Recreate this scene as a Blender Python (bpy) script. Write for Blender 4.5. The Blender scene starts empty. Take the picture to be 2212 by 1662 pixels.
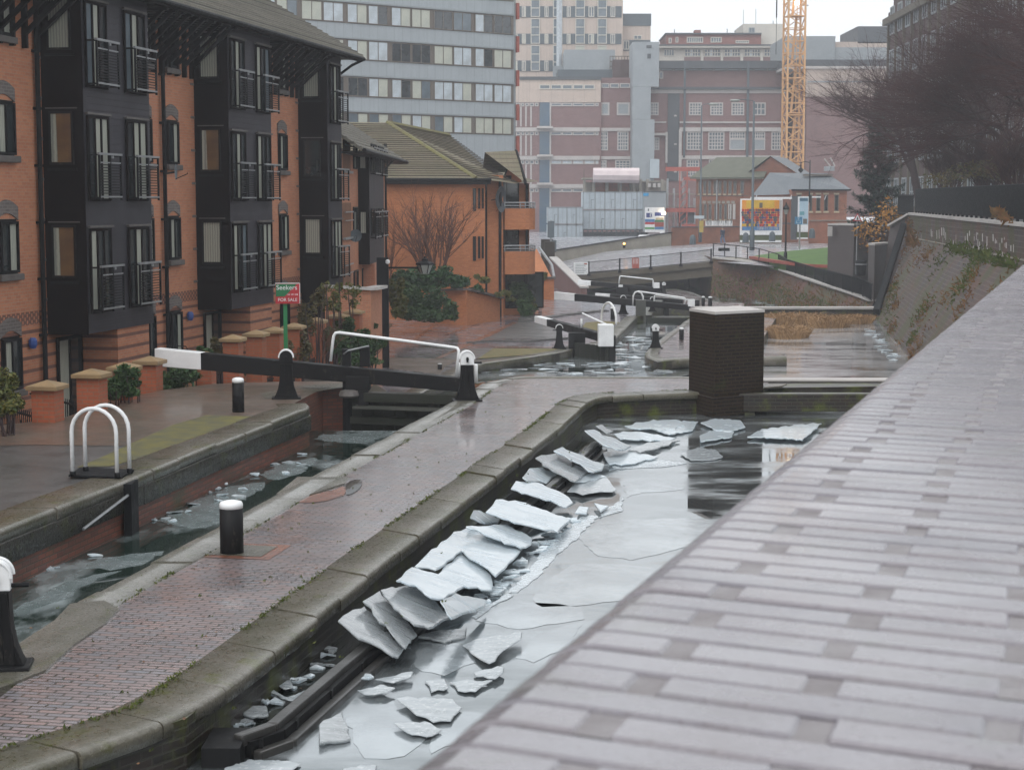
import bpy, bmesh, math, random
from mathutils import Vector, Matrix
R = math.radians
random.seed(7)
sc = bpy.context.scene
COL = sc.collection
# ------------------------------------------------------------------ camera
FPX, CX, CY, HOR = 3800.0, 1106.0, 831.0, 436.0
PITCH = math.atan((CY-HOR)/FPX)
CAMZ = 4.0
cam = bpy.data.cameras.new('camera'); camo = bpy.data.objects.new('camera', cam); COL.objects.link(camo)
camo.location = (0, 0, CAMZ); camo.rotation_euler = (math.pi/2-PITCH, 0, 0)
cam.sensor_width = 36; cam.lens = FPX/2212*36; cam.clip_end = 3000; cam.clip_start = 0.05
cam.dof.use_dof = True; cam.dof.focus_distance = 45; cam.dof.aperture_fstop = 11
sc.camera = camo
# ------------------------------------------------------------------ light
SUN_EL, SUN_AZ = 52, 200
w = bpy.data.worlds.new('World'); sc.world = w; w.use_nodes = True
nt = w.node_tree; nt.nodes.clear()
out = nt.nodes.new('ShaderNodeOutputWorld'); bg = nt.nodes.new('ShaderNodeBackground')
sky = nt.nodes.new('ShaderNodeTexSky'); sky.sky_type = 'NISHITA'; sky.sun_disc = False
sky.sun_elevation = R(SUN_EL); sky.sun_rotation = R(SUN_AZ); sky.air_density = 1.0; sky.dust_density = 6.0; sky.ozone_density = 1.0
hs = nt.nodes.new('ShaderNodeHueSaturation'); hs.inputs['Saturation'].default_value = 0.12
mx = nt.nodes.new('ShaderNodeMix'); mx.data_type = 'RGBA'; mx.inputs['Factor'].default_value = 0.72
mx.inputs['B'].default_value = (11.2, 11.7, 12.1, 1)          # even cloud cover
nt.links.new(sky.outputs['Color'], hs.inputs['Color']); nt.links.new(hs.outputs['Color'], mx.inputs['A'])
nt.links.new(mx.outputs['Result'], bg.inputs['Color']); bg.inputs['Strength'].default_value = 0.075
nt.links.new(bg.outputs['Background'], out.inputs['Surface'])
sl = bpy.data.lights.new('sun', 'SUN'); sl.energy = 0.5; sl.angle = R(40); sl.color = (1, 0.97, 0.93)
so = bpy.data.objects.new('sun', sl); COL.objects.link(so); so.location = (0, 0, 80)
az = R(SUN_AZ)
so.rotation_euler = Vector((math.sin(az)*math.cos(R(SUN_EL)), math.cos(az)*math.cos(R(SUN_EL)), math.sin(R(SUN_EL)))).to_track_quat('Z', 'Y').to_euler()
sc.view_settings.view_transform = 'Standard'; sc.view_settings.look = 'None'
sc.view_settings.exposure = 0.80; sc.view_settings.gamma = 1.0
sc.cycles.max_bounces = 6; sc.cycles.diffuse_bounces = 3; sc.cycles.glossy_bounces = 3; sc.cycles.transmission_bounces = 4
sc.cycles.volume_bounces = 1; sc.cycles.use_denoising = True
# ------------------------------------------------------------------ helpers: measured picture points to places
def Zm(ox, oy, s): return lambda x, y: ((ox+x/s)/1.1575, (oy+y/s)/1.1575)
z11=Zm(0,0,2.444); z12=Zm(0,500,3.021); z13=Zm(600,100,2.374); z14=Zm(1200,0,2.212); z21=Zm(1300,400,2.458)
z22=Zm(1150,640,2.765); z23=Zm(1900,0,1.847); z24=Zm(600,780,3.16); z31=Zm(0,950,1.706); z32=Zm(800,1000,1.799)
z34=Zm(0,0,1.846); z41=Zm(0,1500,3.92); z42=Zm(480,1150,4.748); z43=Zm(560,1450,3.507); z44=Zm(1700,700,3.687)
z45=Zm(2100,400,4.154); z46=Zm(1360,640,5.027); z47=Zm(780,600,4.706); z48=Zm(1650,450,4.022); z51=Zm(1740,520,8.848)
z52=Zm(670,690,7.91); z53=Zm(1550,460,10.39); z54=Zm(1960,470,11.08); z55=Zm(1360,420,5.027)
CP, SP = math.cos(PITCH), math.sin(PITCH)
def ray(px, py):
    a, b = (px-CX)/FPX, (CY-py)/FPX
    return Vector((a, CP+b*SP, -SP+b*CP))
def gnd(px, py, z=0.0):
    r = ray(px, py); t = (z-CAMZ)/r.z
    return Vector((r.x*t, r.y*t, z))
def at(px, py, d):
    r = ray(px, py); t = d/r.y
    return Vector((r.x*t, d, CAMZ+r.z*t))
def g2(px, py, z=0.0):
    v = gnd(px, py, z); return (v.x, v.y)
class Frame:
    """local x along a facade, y into it, z up"""
    def __init__(s, x, y, z, ang): s.o = Vector((x, y, z)); s.a = ang
    @staticmethod
    def two(p, q, z=0.0): return Frame(p[0], p[1], z, math.atan2(q[1]-p[1], q[0]-p[0]))
    def hit(s, px, py=HOR, yl=0.0):
        u = Vector((math.cos(s.a), math.sin(s.a), 0)); n = Vector((-u.y, u.x, 0))
        r = ray(px, py); o = s.o+n*yl
        t = (o.x*n.x+o.y*n.y)/(r.x*n.x+r.y*n.y)
        p = r*t
        return (p-o).dot(u), CAMZ+p.z-s.o.z
    def w(s, x, y, z=0):
        u = Vector((math.cos(s.a), math.sin(s.a), 0)); n = Vector((-u.y, u.x, 0))
        return s.o+u*x+n*y+Vector((0, 0, z))
# ------------------------------------------------------------------ mesh builder
class MB:
    def __init__(s): s.v=[]; s.f=[]; s.mi=[]; s.m=0; s.sm=[]; s.smooth=False
    def add(s, vs, fs):
        n=len(s.v); s.v += [tuple(p) for p in vs]
        for f in fs: s.f.append([n+i for i in f]); s.mi.append(s.m); s.sm.append(s.smooth)
        return s
    def box(s, x0,x1,y0,y1,z0,z1):
        if x0>x1: x0,x1=x1,x0
        if y0>y1: y0,y1=y1,y0
        if z0>z1: z0,z1=z1,z0
        return s.add([(x0,y0,z0),(x1,y0,z0),(x1,y1,z0),(x0,y1,z0),(x0,y0,z1),(x1,y0,z1),(x1,y1,z1),(x0,y1,z1)],
            [(0,3,2,1),(4,5,6,7),(0,1,5,4),(1,2,6,5),(2,3,7,6),(3,0,4,7)])
    def bar(s, p, q, w, h=None, up=(0,0,1)):
        h = w if h is None else h
        p,q=Vector(p),Vector(q); d=(q-p)
        if d.length<1e-6: return s
        d.normalize(); up=Vector(up)
        if abs(d.dot(up))>0.98: up=Vector((0,1,0))
        a=d.cross(up).normalized()*(w/2); b=a.cross(d).normalized()*(h/2)
        vs=[p-a-b,p+a-b,p+a+b,p-a+b,q-a-b,q+a-b,q+a+b,q-a+b]
        return s.add(vs,[(0,1,2,3),(7,6,5,4),(0,4,5,1),(1,5,6,2),(2,6,7,3),(3,7,4,0)])
    def tube(s, pts, r, n=8, cap=True):
        pts=[Vector(p) for p in pts]; rs = r if isinstance(r,(list,tuple)) else [r]*len(pts)
        rings=[]; ref=None
        for i,p in enumerate(pts):
            d=(pts[min(i+1,len(pts)-1)]-pts[max(i-1,0)])
            if d.length<1e-9: d=Vector((0,0,1))
            d.normalize()
            if ref is None:
                ref = Vector((0,0,1)) if abs(d.z)<0.9 else Vector((1,0,0))
            a=d.cross(ref)
            if a.length<1e-4: a=d.cross(Vector((0,1,0)))
            a.normalize(); b=d.cross(a).normalized(); ref=a.cross(d)
            rings.append([p+(a*math.cos(2*math.pi*k/n)+b*math.sin(2*math.pi*k/n))*rs[i] for k in range(n)])
        vs=[v for rg in rings for v in rg]; fs=[]
        for i in range(len(rings)-1):
            for k in range(n):
                k2=(k+1)%n; fs.append((i*n+k,i*n+k2,(i+1)*n+k2,(i+1)*n+k))
        if cap: fs.append(tuple(range(n-1,-1,-1))); fs.append(tuple((len(rings)-1)*n+k for k in range(n)))
        return s.add(vs,fs)
    def lathe(s, prof, c=(0,0,0), n=16):
        vs=[]; fs=[]
        for r,z in prof:
            for k in range(n):
                a=2*math.pi*k/n; vs.append((c[0]+r*math.cos(a),c[1]+r*math.sin(a),c[2]+z))
        for i in range(len(prof)-1):
            for k in range(n):
                k2=(k+1)%n; fs.append((i*n+k,i*n+k2,(i+1)*n+k2,(i+1)*n+k))
        fs.append(tuple(range(n-1,-1,-1))); fs.append(tuple((len(prof)-1)*n+k for k in range(n)))
        return s.add(vs,fs)
    def prism(s, poly, z0, z1):
        """poly: (x,y) list; z0/z1 numbers or per-vertex lists"""
        n=len(poly); ar=sum(poly[i][0]*poly[(i+1)%n][1]-poly[(i+1)%n][0]*poly[i][1] for i in range(n))
        za = z0 if isinstance(z0,(list,tuple)) else [z0]*n; zb = z1 if isinstance(z1,(list,tuple)) else [z1]*n
        if ar<0: poly=poly[::-1]; za=za[::-1]; zb=zb[::-1]
        vs=[(p[0],p[1],za[i]) for i,p in enumerate(poly)]+[(p[0],p[1],zb[i]) for i,p in enumerate(poly)]
        fs=[tuple(range(n-1,-1,-1)),tuple(range(n,2*n))]+[(i,(i+1)%n,n+(i+1)%n,n+i) for i in range(n)]
        return s.add(vs,fs)
    def sheet(s, poly, z):
        n=len(poly); ar=sum(poly[i][0]*poly[(i+1)%n][1]-poly[(i+1)%n][0]*poly[i][1] for i in range(n))
        zz = z if isinstance(z,(list,tuple)) else [z]*n
        pts=[(p[0],p[1],zz[i]) for i,p in enumerate(poly)]
        if ar<0: pts=pts[::-1]
        return s.add(pts,[tuple(range(n))])
    def quad(s, a,b,c,d): return s.add([a,b,c,d],[(0,1,2,3)])
    def poly3(s, pts, nrm, th):
        """flat polygon in space given thickness along -nrm"""
        n=len(pts); nv=Vector(nrm).normalized()*th
        pts=[Vector(p) for p in pts]
        vs=pts+[p-nv for p in pts]
        return s.add(vs,[tuple(range(n)),tuple(range(2*n-1,n-1,-1))]+[(i,n+i,n+(i+1)%n,(i+1)%n) for i in range(n)])
    def build(s, name, mats, parent=None, world=False, bevel=0, seg=2, uvrot=0.0, smooth=None):
        if not isinstance(mats,(list,tuple)): mats=[mats]
        vs=[Vector(v) for v in s.v]; loc=None
        if world:
            if parent is not None: mi_=pmat(parent).inverted(); vs=[mi_@v for v in vs]
            else:
                xs=[v.x for v in vs]; ys=[v.y for v in vs]; zs=[v.z for v in vs]
                loc=Vector(((min(xs)+max(xs))/2,(min(ys)+max(ys))/2,min(zs))); vs=[v-loc for v in vs]
        me=bpy.data.meshes.new(name); me.from_pydata([tuple(v) for v in vs],[],s.f)
        for m in mats: me.materials.append(m)
        me.polygons.foreach_set('material_index', s.mi)
        sm = s.sm if smooth is None else [smooth]*len(s.f)
        me.polygons.foreach_set('use_smooth', sm)
        uv=me.uv_layers.new(name='UVMap'); uvs=[0.0]*(2*len(me.loops)); cr,sr=math.cos(uvrot),math.sin(uvrot)
        src = s.v if world else vs
        for p in me.polygons:
            n=p.normal
            if abs(n.z)>0.94:
                for li in p.loop_indices:
                    co=src[me.loops[li].vertex_index]
                    uvs[2*li]=co[0]*cr+co[1]*sr; uvs[2*li+1]=-co[0]*sr+co[1]*cr
            else:
                if world and parent is not None: nn = (pmat(parent).to_3x3()@n)
                else: nn=n
                l=math.hypot(nn.x,nn.y) or 1; tx,ty=-nn.y/l,nn.x/l
                # keep one tangent for a whole wall direction so the courses run on round small angle changes
                for li in p.loop_indices:
                    co=src[me.loops[li].vertex_index]
                    uvs[2*li]=co[0]*tx+co[1]*ty; uvs[2*li+1]=co[2]/max(l,0.2)
        uv.data.foreach_set('uv',uvs)
        me.update()
        o=bpy.data.objects.new(name,me); COL.objects.link(o)
        if parent is not None: o.parent=parent
        if loc is not None: o.location=loc
        if bevel:
            b=o.modifiers.new('bevel','BEVEL'); b.width=bevel; b.segments=seg; b.limit_method='ANGLE'; b.angle_limit=R(35); b.harden_normals=False
        return o
def pmat(o):
    m=Matrix.Translation(o.location)@o.rotation_euler.to_matrix().to_4x4()
    return pmat(o.parent)@m if o.parent else m
def tag(o, label=None, cat=None, group=None, kind=None):
    if label: o['label']=label
    if cat: o['category']=cat
    if group: o['group']=group
    if kind: o['kind']=kind
    return o
def thing(name, label, cat, loc=(0,0,0), rz=0.0, group=None):
    o=bpy.data.objects.new(name,None); COL.objects.link(o); o.location=loc; o.rotation_euler=(0,0,rz)
    o.empty_display_size=0.2
    return tag(o,label,cat,group)
def fthing(name,label,cat,F,group=None): return thing(name,label,cat,tuple(F.o),F.a,group)
CH={}
def kids(o): return [c for c in bpy.data.objects if c.parent==o]
def copy_tree(o, parent=None):
    c=o.copy(); COL.objects.link(c); c.parent=parent
    for ch in kids(o): copy_tree(ch,c)
    return c
# ------------------------------------------------------------------ materials
def nodes(name):
    m=bpy.data.materials.new(name); m.use_nodes=True; t=m.node_tree; b=t.nodes['Principled BSDF']; return m,t,b
def L(t,a,b): t.links.new(a,b)
def rgb(c): return (c[0],c[1],c[2],1)
def tcoord(t,uv=False):
    n=t.nodes.new('ShaderNodeTexCoord'); return n.outputs['UV' if uv else 'Object']
def noise(t,vec,scale,detail=4,rough=0.55):
    n=t.nodes.new('ShaderNodeTexNoise'); n.inputs['Scale'].default_value=scale; n.inputs['Detail'].default_value=detail
    n.inputs['Roughness'].default_value=rough; L(t,vec,n.inputs['Vector']); return n.outputs['Fac']
def ramp(t,fac,a,b,c0=0.0,c1=1.0):
    n=t.nodes.new('ShaderNodeMapRange'); n.inputs['From Min'].default_value=a; n.inputs['From Max'].default_value=b
    n.inputs['To Min'].default_value=c0; n.inputs['To Max'].default_value=c1; L(t,fac,n.inputs['Value']); return n.outputs['Result']
def mixc(t,fac,a,b,mode='MIX'):
    n=t.nodes.new('ShaderNodeMix'); n.data_type='RGBA'; n.blend_type=mode
    if isinstance(fac,float): n.inputs['Factor'].default_value=fac
    else: L(t,fac,n.inputs['Factor'])
    for k,v in (('A',a),('B',b)):
        if isinstance(v,tuple): n.inputs[k].default_value=rgb(v)
        else: L(t,v,n.inputs[k])
    return n.outputs['Result']
def math_(t,op,a,b=None):
    n=t.nodes.new('ShaderNodeMath'); n.operation=op
    for i,v in enumerate((a,b)):
        if v is None: continue
        if isinstance(v,(int,float)): n.inputs[i].default_value=v
        else: L(t,v,n.inputs[i])
    return n.outputs[0]
def bump(t,b,h,strength=0.3,dist=0.01):
    n=t.nodes.new('ShaderNodeBump'); n.inputs['Strength'].default_value=strength; n.inputs['Distance'].default_value=dist
    L(t,h,n.inputs['Height']); L(t,n.outputs['Normal'],b.inputs['Normal'])
def plain(name,c,rough=0.6,var=0.25,scale=3.0,c2=None,metal=0.0,spec=0.5,bmp=0.0,r2=None,coat=0.0,fine=30.0):
    """one colour with blotches and grain"""
    m,t,b=nodes(name); co=tcoord(t)
    n1=noise(t,co,scale,5); c2=c2 or tuple(x*(1-var) for x in c)
    col=mixc(t,ramp(t,n1,0.35,0.68),c,c2)
    n2=noise(t,co,fine,3); col=mixc(t,ramp(t,n2,0.3,0.8,0,0.35),col,tuple(x*0.6 for x in c))
    L(t,col,b.inputs['Base Color'])
    if r2 is None: b.inputs['Roughness'].default_value=rough
    else: L(t,ramp(t,n1,0.35,0.65,rough,r2),b.inputs['Roughness'])
    b.inputs['Metallic'].default_value=metal; b.inputs['Specular IOR Level'].default_value=spec
    if coat: b.inputs['Coat Weight'].default_value=coat; b.inputs['Coat Roughness'].default_value=0.08
    if bmp: bump(t,b,n2,bmp,0.01)
    return m
def brick(name,c1,c2,mortar,w=0.225,h=0.075,ms=0.01,rough=0.85,stain=None,stain_amt=0.4,bmp=0.4,spec=0.3,r2=None,moss=None,moss_scale=0.6,moss_lo=0.55,moss_hi=0.7,stripe=None,dist=0.01):
    m,t,b=nodes(name); uv=tcoord(t,True); co=tcoord(t)
    bt=t.nodes.new('ShaderNodeTexBrick'); L(t,uv,bt.inputs['Vector'])
    bt.inputs['Scale'].default_value=1; bt.inputs['Brick Width'].default_value=w; bt.inputs['Row Height'].default_value=h
    bt.inputs['Mortar Size'].default_value=ms; bt.inputs['Mortar Smooth'].default_value=0.25; bt.inputs['Bias'].default_value=0.0
    bt.inputs['Color1'].default_value=rgb(c1); bt.inputs['Color2'].default_value=rgb(c2); bt.inputs['Mortar'].default_value=rgb(mortar)
    col=bt.outputs['Color']
    if stripe:   # (v_below, v_band_top, dark colour): courses of dark bricks
        vb,vt,dc=stripe
        sx=t.nodes.new('ShaderNodeSeparateXYZ'); L(t,uv,sx.inputs[0]); v=sx.outputs['Y']; u=sx.outputs['X']
        fr=math_(t,'FRACT',math_(t,'DIVIDE',v,4*h)); s1=math_(t,'MULTIPLY',math_(t,'LESS_THAN',fr,0.27),math_(t,'LESS_THAN',v,vb))
        bd=math_(t,'MULTIPLY',math_(t,'GREATER_THAN',v,vb),math_(t,'LESS_THAN',v,vt))
        ck=math_(t,'LESS_THAN',math_(t,'FRACT',math_(t,'ADD',math_(t,'DIVIDE',u,w),math_(t,'MULTIPLY',math_(t,'FLOOR',math_(t,'DIVIDE',v,h)),0.5))),0.72)
        s2=math_(t,'MULTIPLY',bd,ck)
        col=mixc(t,math_(t,'MULTIPLY',math_(t,'MAXIMUM',s1,s2),0.85),col,dc)
    n1=noise(t,co,0.9,6,0.6); n2=noise(t,co,14,3)
    col=mixc(t,ramp(t,n1,0.4,0.72,0,stain_amt),col,stain or tuple(x*0.4 for x in c1))
    col=mixc(t,ramp(t,n2,0.35,0.75,0,0.3),col,tuple(x*0.55 for x in c1))
    if moss:
        n3=noise(t,co,moss_scale,6,0.65); col=mixc(t,ramp(t,n3,moss_lo,moss_hi,0,0.85),col,moss)
    L(t,col,b.inputs['Base Color'])
    if r2 is None: b.inputs['Roughness'].default_value=rough
    else: L(t,ramp(t,n1,0.35,0.65,rough,r2),b.inputs['Roughness'])
    b.inputs['Specular IOR Level'].default_value=spec
    hgt=math_(t,'ADD',math_(t,'MULTIPLY',math_(t,'SUBTRACT',1.0,bt.outputs['Fac']),1.0),math_(t,'MULTIPLY',n2,0.35))
    bump(t,b,hgt,bmp,dist)
    return m
def tiles(name,c,c2,row=0.3,rough=0.8):
    """roof of overlapping courses"""
    m,t,b=nodes(name); uv=tcoord(t,True); co=tcoord(t)
    sx=t.nodes.new('ShaderNodeSeparateXYZ'); L(t,uv,sx.inputs[0])
    fr=math_(t,'FRACT',math_(t,'DIVIDE',sx.outputs['Y'],row))
    line=math_(t,'GREATER_THAN',fr,0.82)
    fu=math_(t,'FRACT',math_(t,'DIVIDE',sx.outputs['X'],0.33)); l2=math_(t,'MULTIPLY',math_(t,'GREATER_THAN',fu,0.93),0.4)
    n1=noise(t,co,1.2,6); col=mixc(t,ramp(t,n1,0.35,0.7),c,c2)
    n2=noise(t,co,18,3); col=mixc(t,ramp(t,n2,0.35,0.8,0,0.4),col,tuple(x*0.5 for x in c))
    col=mixc(t,math_(t,'MAXIMUM',math_(t,'MULTIPLY',line,0.75),l2),col,tuple(x*0.3 for x in c))
    L(t,col,b.inputs['Base Color']); b.inputs['Roughness'].default_value=rough
    bump(t,b,math_(t,'SUBTRACT',1.0,fr),0.8,0.03)
    return m
def emit(name,c,s):
    m,t,b=nodes(name); b.inputs['Base Color'].default_value=rgb(c); b.inputs['Emission Color'].default_value=rgb(c); b.inputs['Emission Strength'].default_value=s; return m
def leafmat(name,c,c2,rough=0.6):
    m,t,b=nodes(name); oi=t.nodes.new('ShaderNodeNewGeometry')
    col=mixc(t,oi.outputs['Random Per Island'],c,c2); L(t,col,b.inputs['Base Color']); b.inputs['Roughness'].default_value=rough
    b.inputs['Specular IOR Level'].default_value=0.3
    return m
M={}
def rockm(name,c,c2,moss,mlo=.55):
    m,t,b=nodes(name); co=tcoord(t); n1=noise(t,co,1.7,6,.65); n2=noise(t,co,24,4,.6); n3=noise(t,co,3.1,7,.7); n4=noise(t,co,90,2)
    col=mixc(t,ramp(t,n1,.38,.62),c,c2); col=mixc(t,ramp(t,n3,mlo,mlo+.10,0,.8),col,moss); col=mixc(t,ramp(t,n2,.52,.68,0,.5),col,tuple(x*.45 for x in c)); col=mixc(t,ramp(t,n4,.66,.72,0,.7),col,(.30,.29,.24))
    L(t,col,b.inputs['Base Color']); L(t,ramp(t,n2,.35,.65,.22,.6),b.inputs['Roughness'])
    bump(t,b,math_(t,'ADD',math_(t,'MULTIPLY',n1,1.2),math_(t,'ADD',math_(t,'MULTIPLY',n2,.35),math_(t,'MULTIPLY',n3,.5))),.9,.035); return m
M['orange']=brick('orange_brick',(.50,.205,.105),(.40,.15,.08),(.38,.24,.17),ms=.008,bmp=.25,stain=(.28,.10,.06),stain_amt=.35,spec=.4,rough=.7)
M['orange_stripe']=brick('striped_brick',(.50,.205,.105),(.40,.15,.08),(.38,.24,.17),ms=.008,bmp=.25,stain=(.28,.10,.06),stain_amt=.35,stripe=(3.5,3.8,(.045,.03,.035)),spec=.4,rough=.7)
M['orange_dark']=brick('ochre_brick',(.50,.19,.08),(.41,.145,.06),(.32,.16,.09),ms=.008,bmp=.2,stain=(.22,.09,.05),stain_amt=.3)
M['brown']=brick('brown_brick',(.20,.095,.085),(.15,.07,.065),(.2,.15,.14),bmp=.15,stain_amt=.2)
M['brown_far']=brick('hazed_plum_brick',(.24,.145,.14),(.20,.12,.12),(.25,.19,.18),w=.45,h=.15,ms=.012,bmp=.1,stain_amt=.25)  # plum tone greyed and lightened, distance haze painted into the brick colour
M['red_old']=brick('old_red_brick',(.30,.10,.055),(.22,.075,.045),(.2,.14,.1),bmp=.3,stain=(.08,.05,.04),stain_amt=.6)
M['lockbrick']=brick('lock_brick',(.24,.065,.035),(.11,.035,.025),(.07,.055,.04),bmp=.6,rough=.45,stain=(.05,.045,.03),stain_amt=.5,spec=.6,moss=(.045,.06,.018),moss_lo=.56,moss_hi=.72)
M['darkbrick']=brick('dark_wet_brick',(.027,.016,.014),(.012,.009,.009),(.040,.028,.015),ms=.014,bmp=.6,rough=.55,stain=(.018,.02,.01),spec=.2,moss=(.035,.05,.012),moss_scale=1.4,moss_lo=.6,moss_hi=.75)
M['pondwall']=brick('pond_wall_brick',(.040,.028,.024),(.022,.018,.018),(.05,.048,.035),bmp=.7,rough=.35,stain=(.02,.02,.015),spec=.6,moss=(.10,.12,.015),moss_scale=2.2,moss_lo=.5,moss_hi=.68)
M['retain']=brick('retaining_wall_brick',(.078,.062,.062),(.042,.036,.042),(.12,.105,.10),w=.6,h=.2,ms=.03,bmp=.9,rough=.6,stain=(.13,.05,.022),stain_amt=.9,moss=(.06,.062,.02),moss_scale=.4,moss_lo=.47,moss_hi=.58)
M['paving']=brick('wet_brick_paving',(.33,.225,.21),(.22,.222,.25),(.035,.035,.022),w=.215,h=.078,ms=.011,rough=.16,r2=.42,bmp=.9,stain=(.14,.10,.10),stain_amt=.5,spec=.75,dist=.012,moss=(.07,.08,.03),moss_scale=1.1,moss_lo=.68,moss_hi=.8)
M['lilac']=brick('wet_lilac_paving',(.27,.24,.27),(.21,.20,.24),(.10,.09,.09),w=.22,h=.11,ms=.008,rough=.15,r2=.38,bmp=.5,stain=(.13,.10,.10),stain_amt=.4,spec=.8)
M['pink']=brick('red_edge_brick',(.33,.13,.08),(.26,.11,.08),(.10,.07,.05),w=.22,h=.11,rough=.2,r2=.4,bmp=.5,spec=.7)
M['soilbrick']=brick('muddy_brick_paving',(.20,.12,.085),(.12,.10,.085),(.06,.05,.04),w=.22,h=.08,rough=.35,r2=.6,bmp=.7,spec=.5,stain=(.09,.075,.05),stain_amt=.8)
M['stone']=rockm('coping_stone',(.15,.138,.115),(.095,.09,.066),(.08,.085,.03),.58)
M['stone_moss']=rockm('mossy_coping_stone',(.14,.125,.10),(.075,.07,.042),(.08,.085,.018))
M['asphalt']=plain('wet_asphalt',(.095,.09,.088),.55,c2=(.05,.05,.05),scale=1.1,bmp=1.0,r2=.3,fine=70)
M['road']=plain('wet_road',(.42,.42,.45),.22,c2=(.33,.33,.36),scale=.4,r2=.3,spec=.5,fine=60,bmp=.1)  # sky sheen on the wet surface is painted into this pale base
M['soil']=plain('garden_soil',(.08,.055,.035),.8,c2=(.04,.045,.02),scale=2,bmp=1.,fine=12)
M['moss']=plain('yellow_moss',(.15,.135,.035),.9,c2=(.07,.07,.055),scale=2.6,bmp=1.,fine=70)
M['grass']=plain('lawn',(.10,.19,.04),.9,c2=(.07,.13,.035),scale=.7,bmp=1.,fine=25)
M['drygrass']=plain('dry_verge',(.20,.15,.07),.9,c2=(.10,.11,.035),scale=3,bmp=1.,fine=30)
M['black']=plain('black_paint',(.009,.009,.010),.42,c2=(.020,.019,.018),scale=7,spec=.35,bmp=.35,r2=.62,fine=60)
M['iron']=plain('black_iron',(.010,.011,.013),.5,scale=8,r2=.65,spec=.12)
M['white']=plain('white_paint',(.78,.79,.80),.45,c2=(.60,.60,.56),scale=9,bmp=.25,r2=.6,fine=70)
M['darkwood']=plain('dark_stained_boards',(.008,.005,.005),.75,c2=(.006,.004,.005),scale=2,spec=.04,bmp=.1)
M['sill']=plain('grey_sill_stone',(.12,.105,.10),.6,c2=(.07,.065,.06),scale=4)
M['greybrick']=brick('grey_arch_brick',(.16,.135,.125),(.11,.095,.09),(.2,.18,.17),bmp=.2)
M['galv']=plain('galvanised_rail',(.36,.37,.38),.4,c2=(.25,.26,.27),scale=5,metal=.5)
M['glass']=plain('dark_glass',(.018,.024,.026),.06,c2=(.03,.04,.045),scale=.8,spec=.9,fine=2)
M['glass2']=plain('blue_grey_glass',(.15,.19,.22),.12,c2=(.06,.085,.10),scale=.5,spec=.8,fine=2)
M['blind']=plain('pale_blind',(.56,.63,.68),.35,c2=(.38,.42,.44),scale=1,spec=.6)
M['blind2']=plain('cream_blind',(.50,.51,.43),.35,c2=(.42,.44,.38),scale=1,spec=.6)
def curtain_mat():
    m,t,b=nodes('net_curtain'); co=tcoord(t); wv=t.nodes.new('ShaderNodeTexWave'); wv.inputs['Scale'].default_value=5; wv.inputs['Distortion'].default_value=1.5
    mp=t.nodes.new('ShaderNodeMapping'); mp.inputs['Rotation'].default_value=(0,0,.5); L(t,co,mp.inputs['Vector']); L(t,mp.outputs[0],wv.inputs['Vector'])
    L(t,mixc(t,wv.outputs['Fac'],(.42,.43,.36),(.22,.23,.20)),b.inputs['Base Color']); b.inputs['Roughness'].default_value=.35; b.inputs['Specular IOR Level'].default_value=.7; return m
M['curtain']=curtain_mat()
M['amber']=plain('warm_room_curtain',(.20,.115,.045),.3,c2=(.09,.05,.03),scale=1.5,spec=.7)
M['roof']=tiles('grey_brown_tiles',(.20,.185,.15),(.14,.13,.105),.34)
M['roof_moss']=tiles('mossy_brown_tiles',(.175,.145,.10),(.135,.125,.075),.36)
M['slate']=tiles('slate_roof',(.13,.15,.17),(.17,.19,.21),.3,.5)
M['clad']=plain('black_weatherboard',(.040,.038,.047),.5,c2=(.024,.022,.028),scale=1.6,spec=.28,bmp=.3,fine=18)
M['concrete']=plain('grey_concrete',(.27,.30,.31),.8,c2=(.23,.25,.26),scale=.4,bmp=.1,fine=4)
M['beige']=plain('beige_render',(.50,.415,.36),.8,c2=(.44,.37,.33),scale=.3,fine=3)
M['cream']=plain('cream_render',(.58,.55,.49),.8,c2=(.5,.48,.44),scale=.3,fine=3)
M['bandwhite']=plain('white_band_concrete',(.50,.47,.45),.8,c2=(.40,.38,.37),scale=.5,fine=3)
M['slatepanel']=plain('slate_blue_panel',(.085,.11,.125),.5,c2=(.07,.09,.105),scale=.5,fine=3)
M['plant']=plain('grey_metal_cladding',(.30,.33,.35),.5,c2=(.25,.28,.30),scale=.5,fine=3)
M['blueglass']=plain('blue_stair_glass',(.05,.10,.16),.15,c2=(.08,.12,.15),scale=.6,spec=.8,fine=2)
M['redtrim']=plain('red_brick_trim',(.33,.075,.05),.8)
M['brownpier']=plain('brown_mullion_panel',(.15,.125,.10),.7,c2=(.12,.10,.085),scale=.6)
M['cranepaint']=plain('yellow_crane_paint',(.62,.35,.15),.5,c2=(.54,.29,.12),scale=2)
M['steelblue']=plain('pale_cabin_panel',(.42,.48,.52),.45,c2=(.35,.41,.45),scale=.8,fine=3)
M['redpaint']=plain('red_paint',(.42,.10,.075),.6)
M['conc2']=plain('raw_concrete',(.30,.28,.24),.9,c2=(.22,.20,.17),scale=1.5)
M['girder']=plain('brown_bridge_concrete',(.115,.095,.07),.75,c2=(.075,.065,.045),scale=.5,bmp=.2,fine=6)
M['parapet']=plain('pale_bridge_parapet',(.34,.31,.26),.8,c2=(.26,.24,.20),scale=.8,fine=4)
M['sand']=plain('sandstone_cap',(.34,.23,.115),.7,c2=(.22,.15,.08),scale=4,bmp=.3,r2=.5)
M['bark']=plain('dark_bark',(.055,.035,.035),.85,c2=(.04,.025,.028),scale=5,fine=20)
M['twig']=plain('wine_twigs',(.060,.024,.022),.85,c2=(.035,.02,.024),scale=3)
M['twig2']=plain('russet_twigs',(.13,.055,.035),.85,c2=(.09,.045,.035),scale=3)
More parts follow.
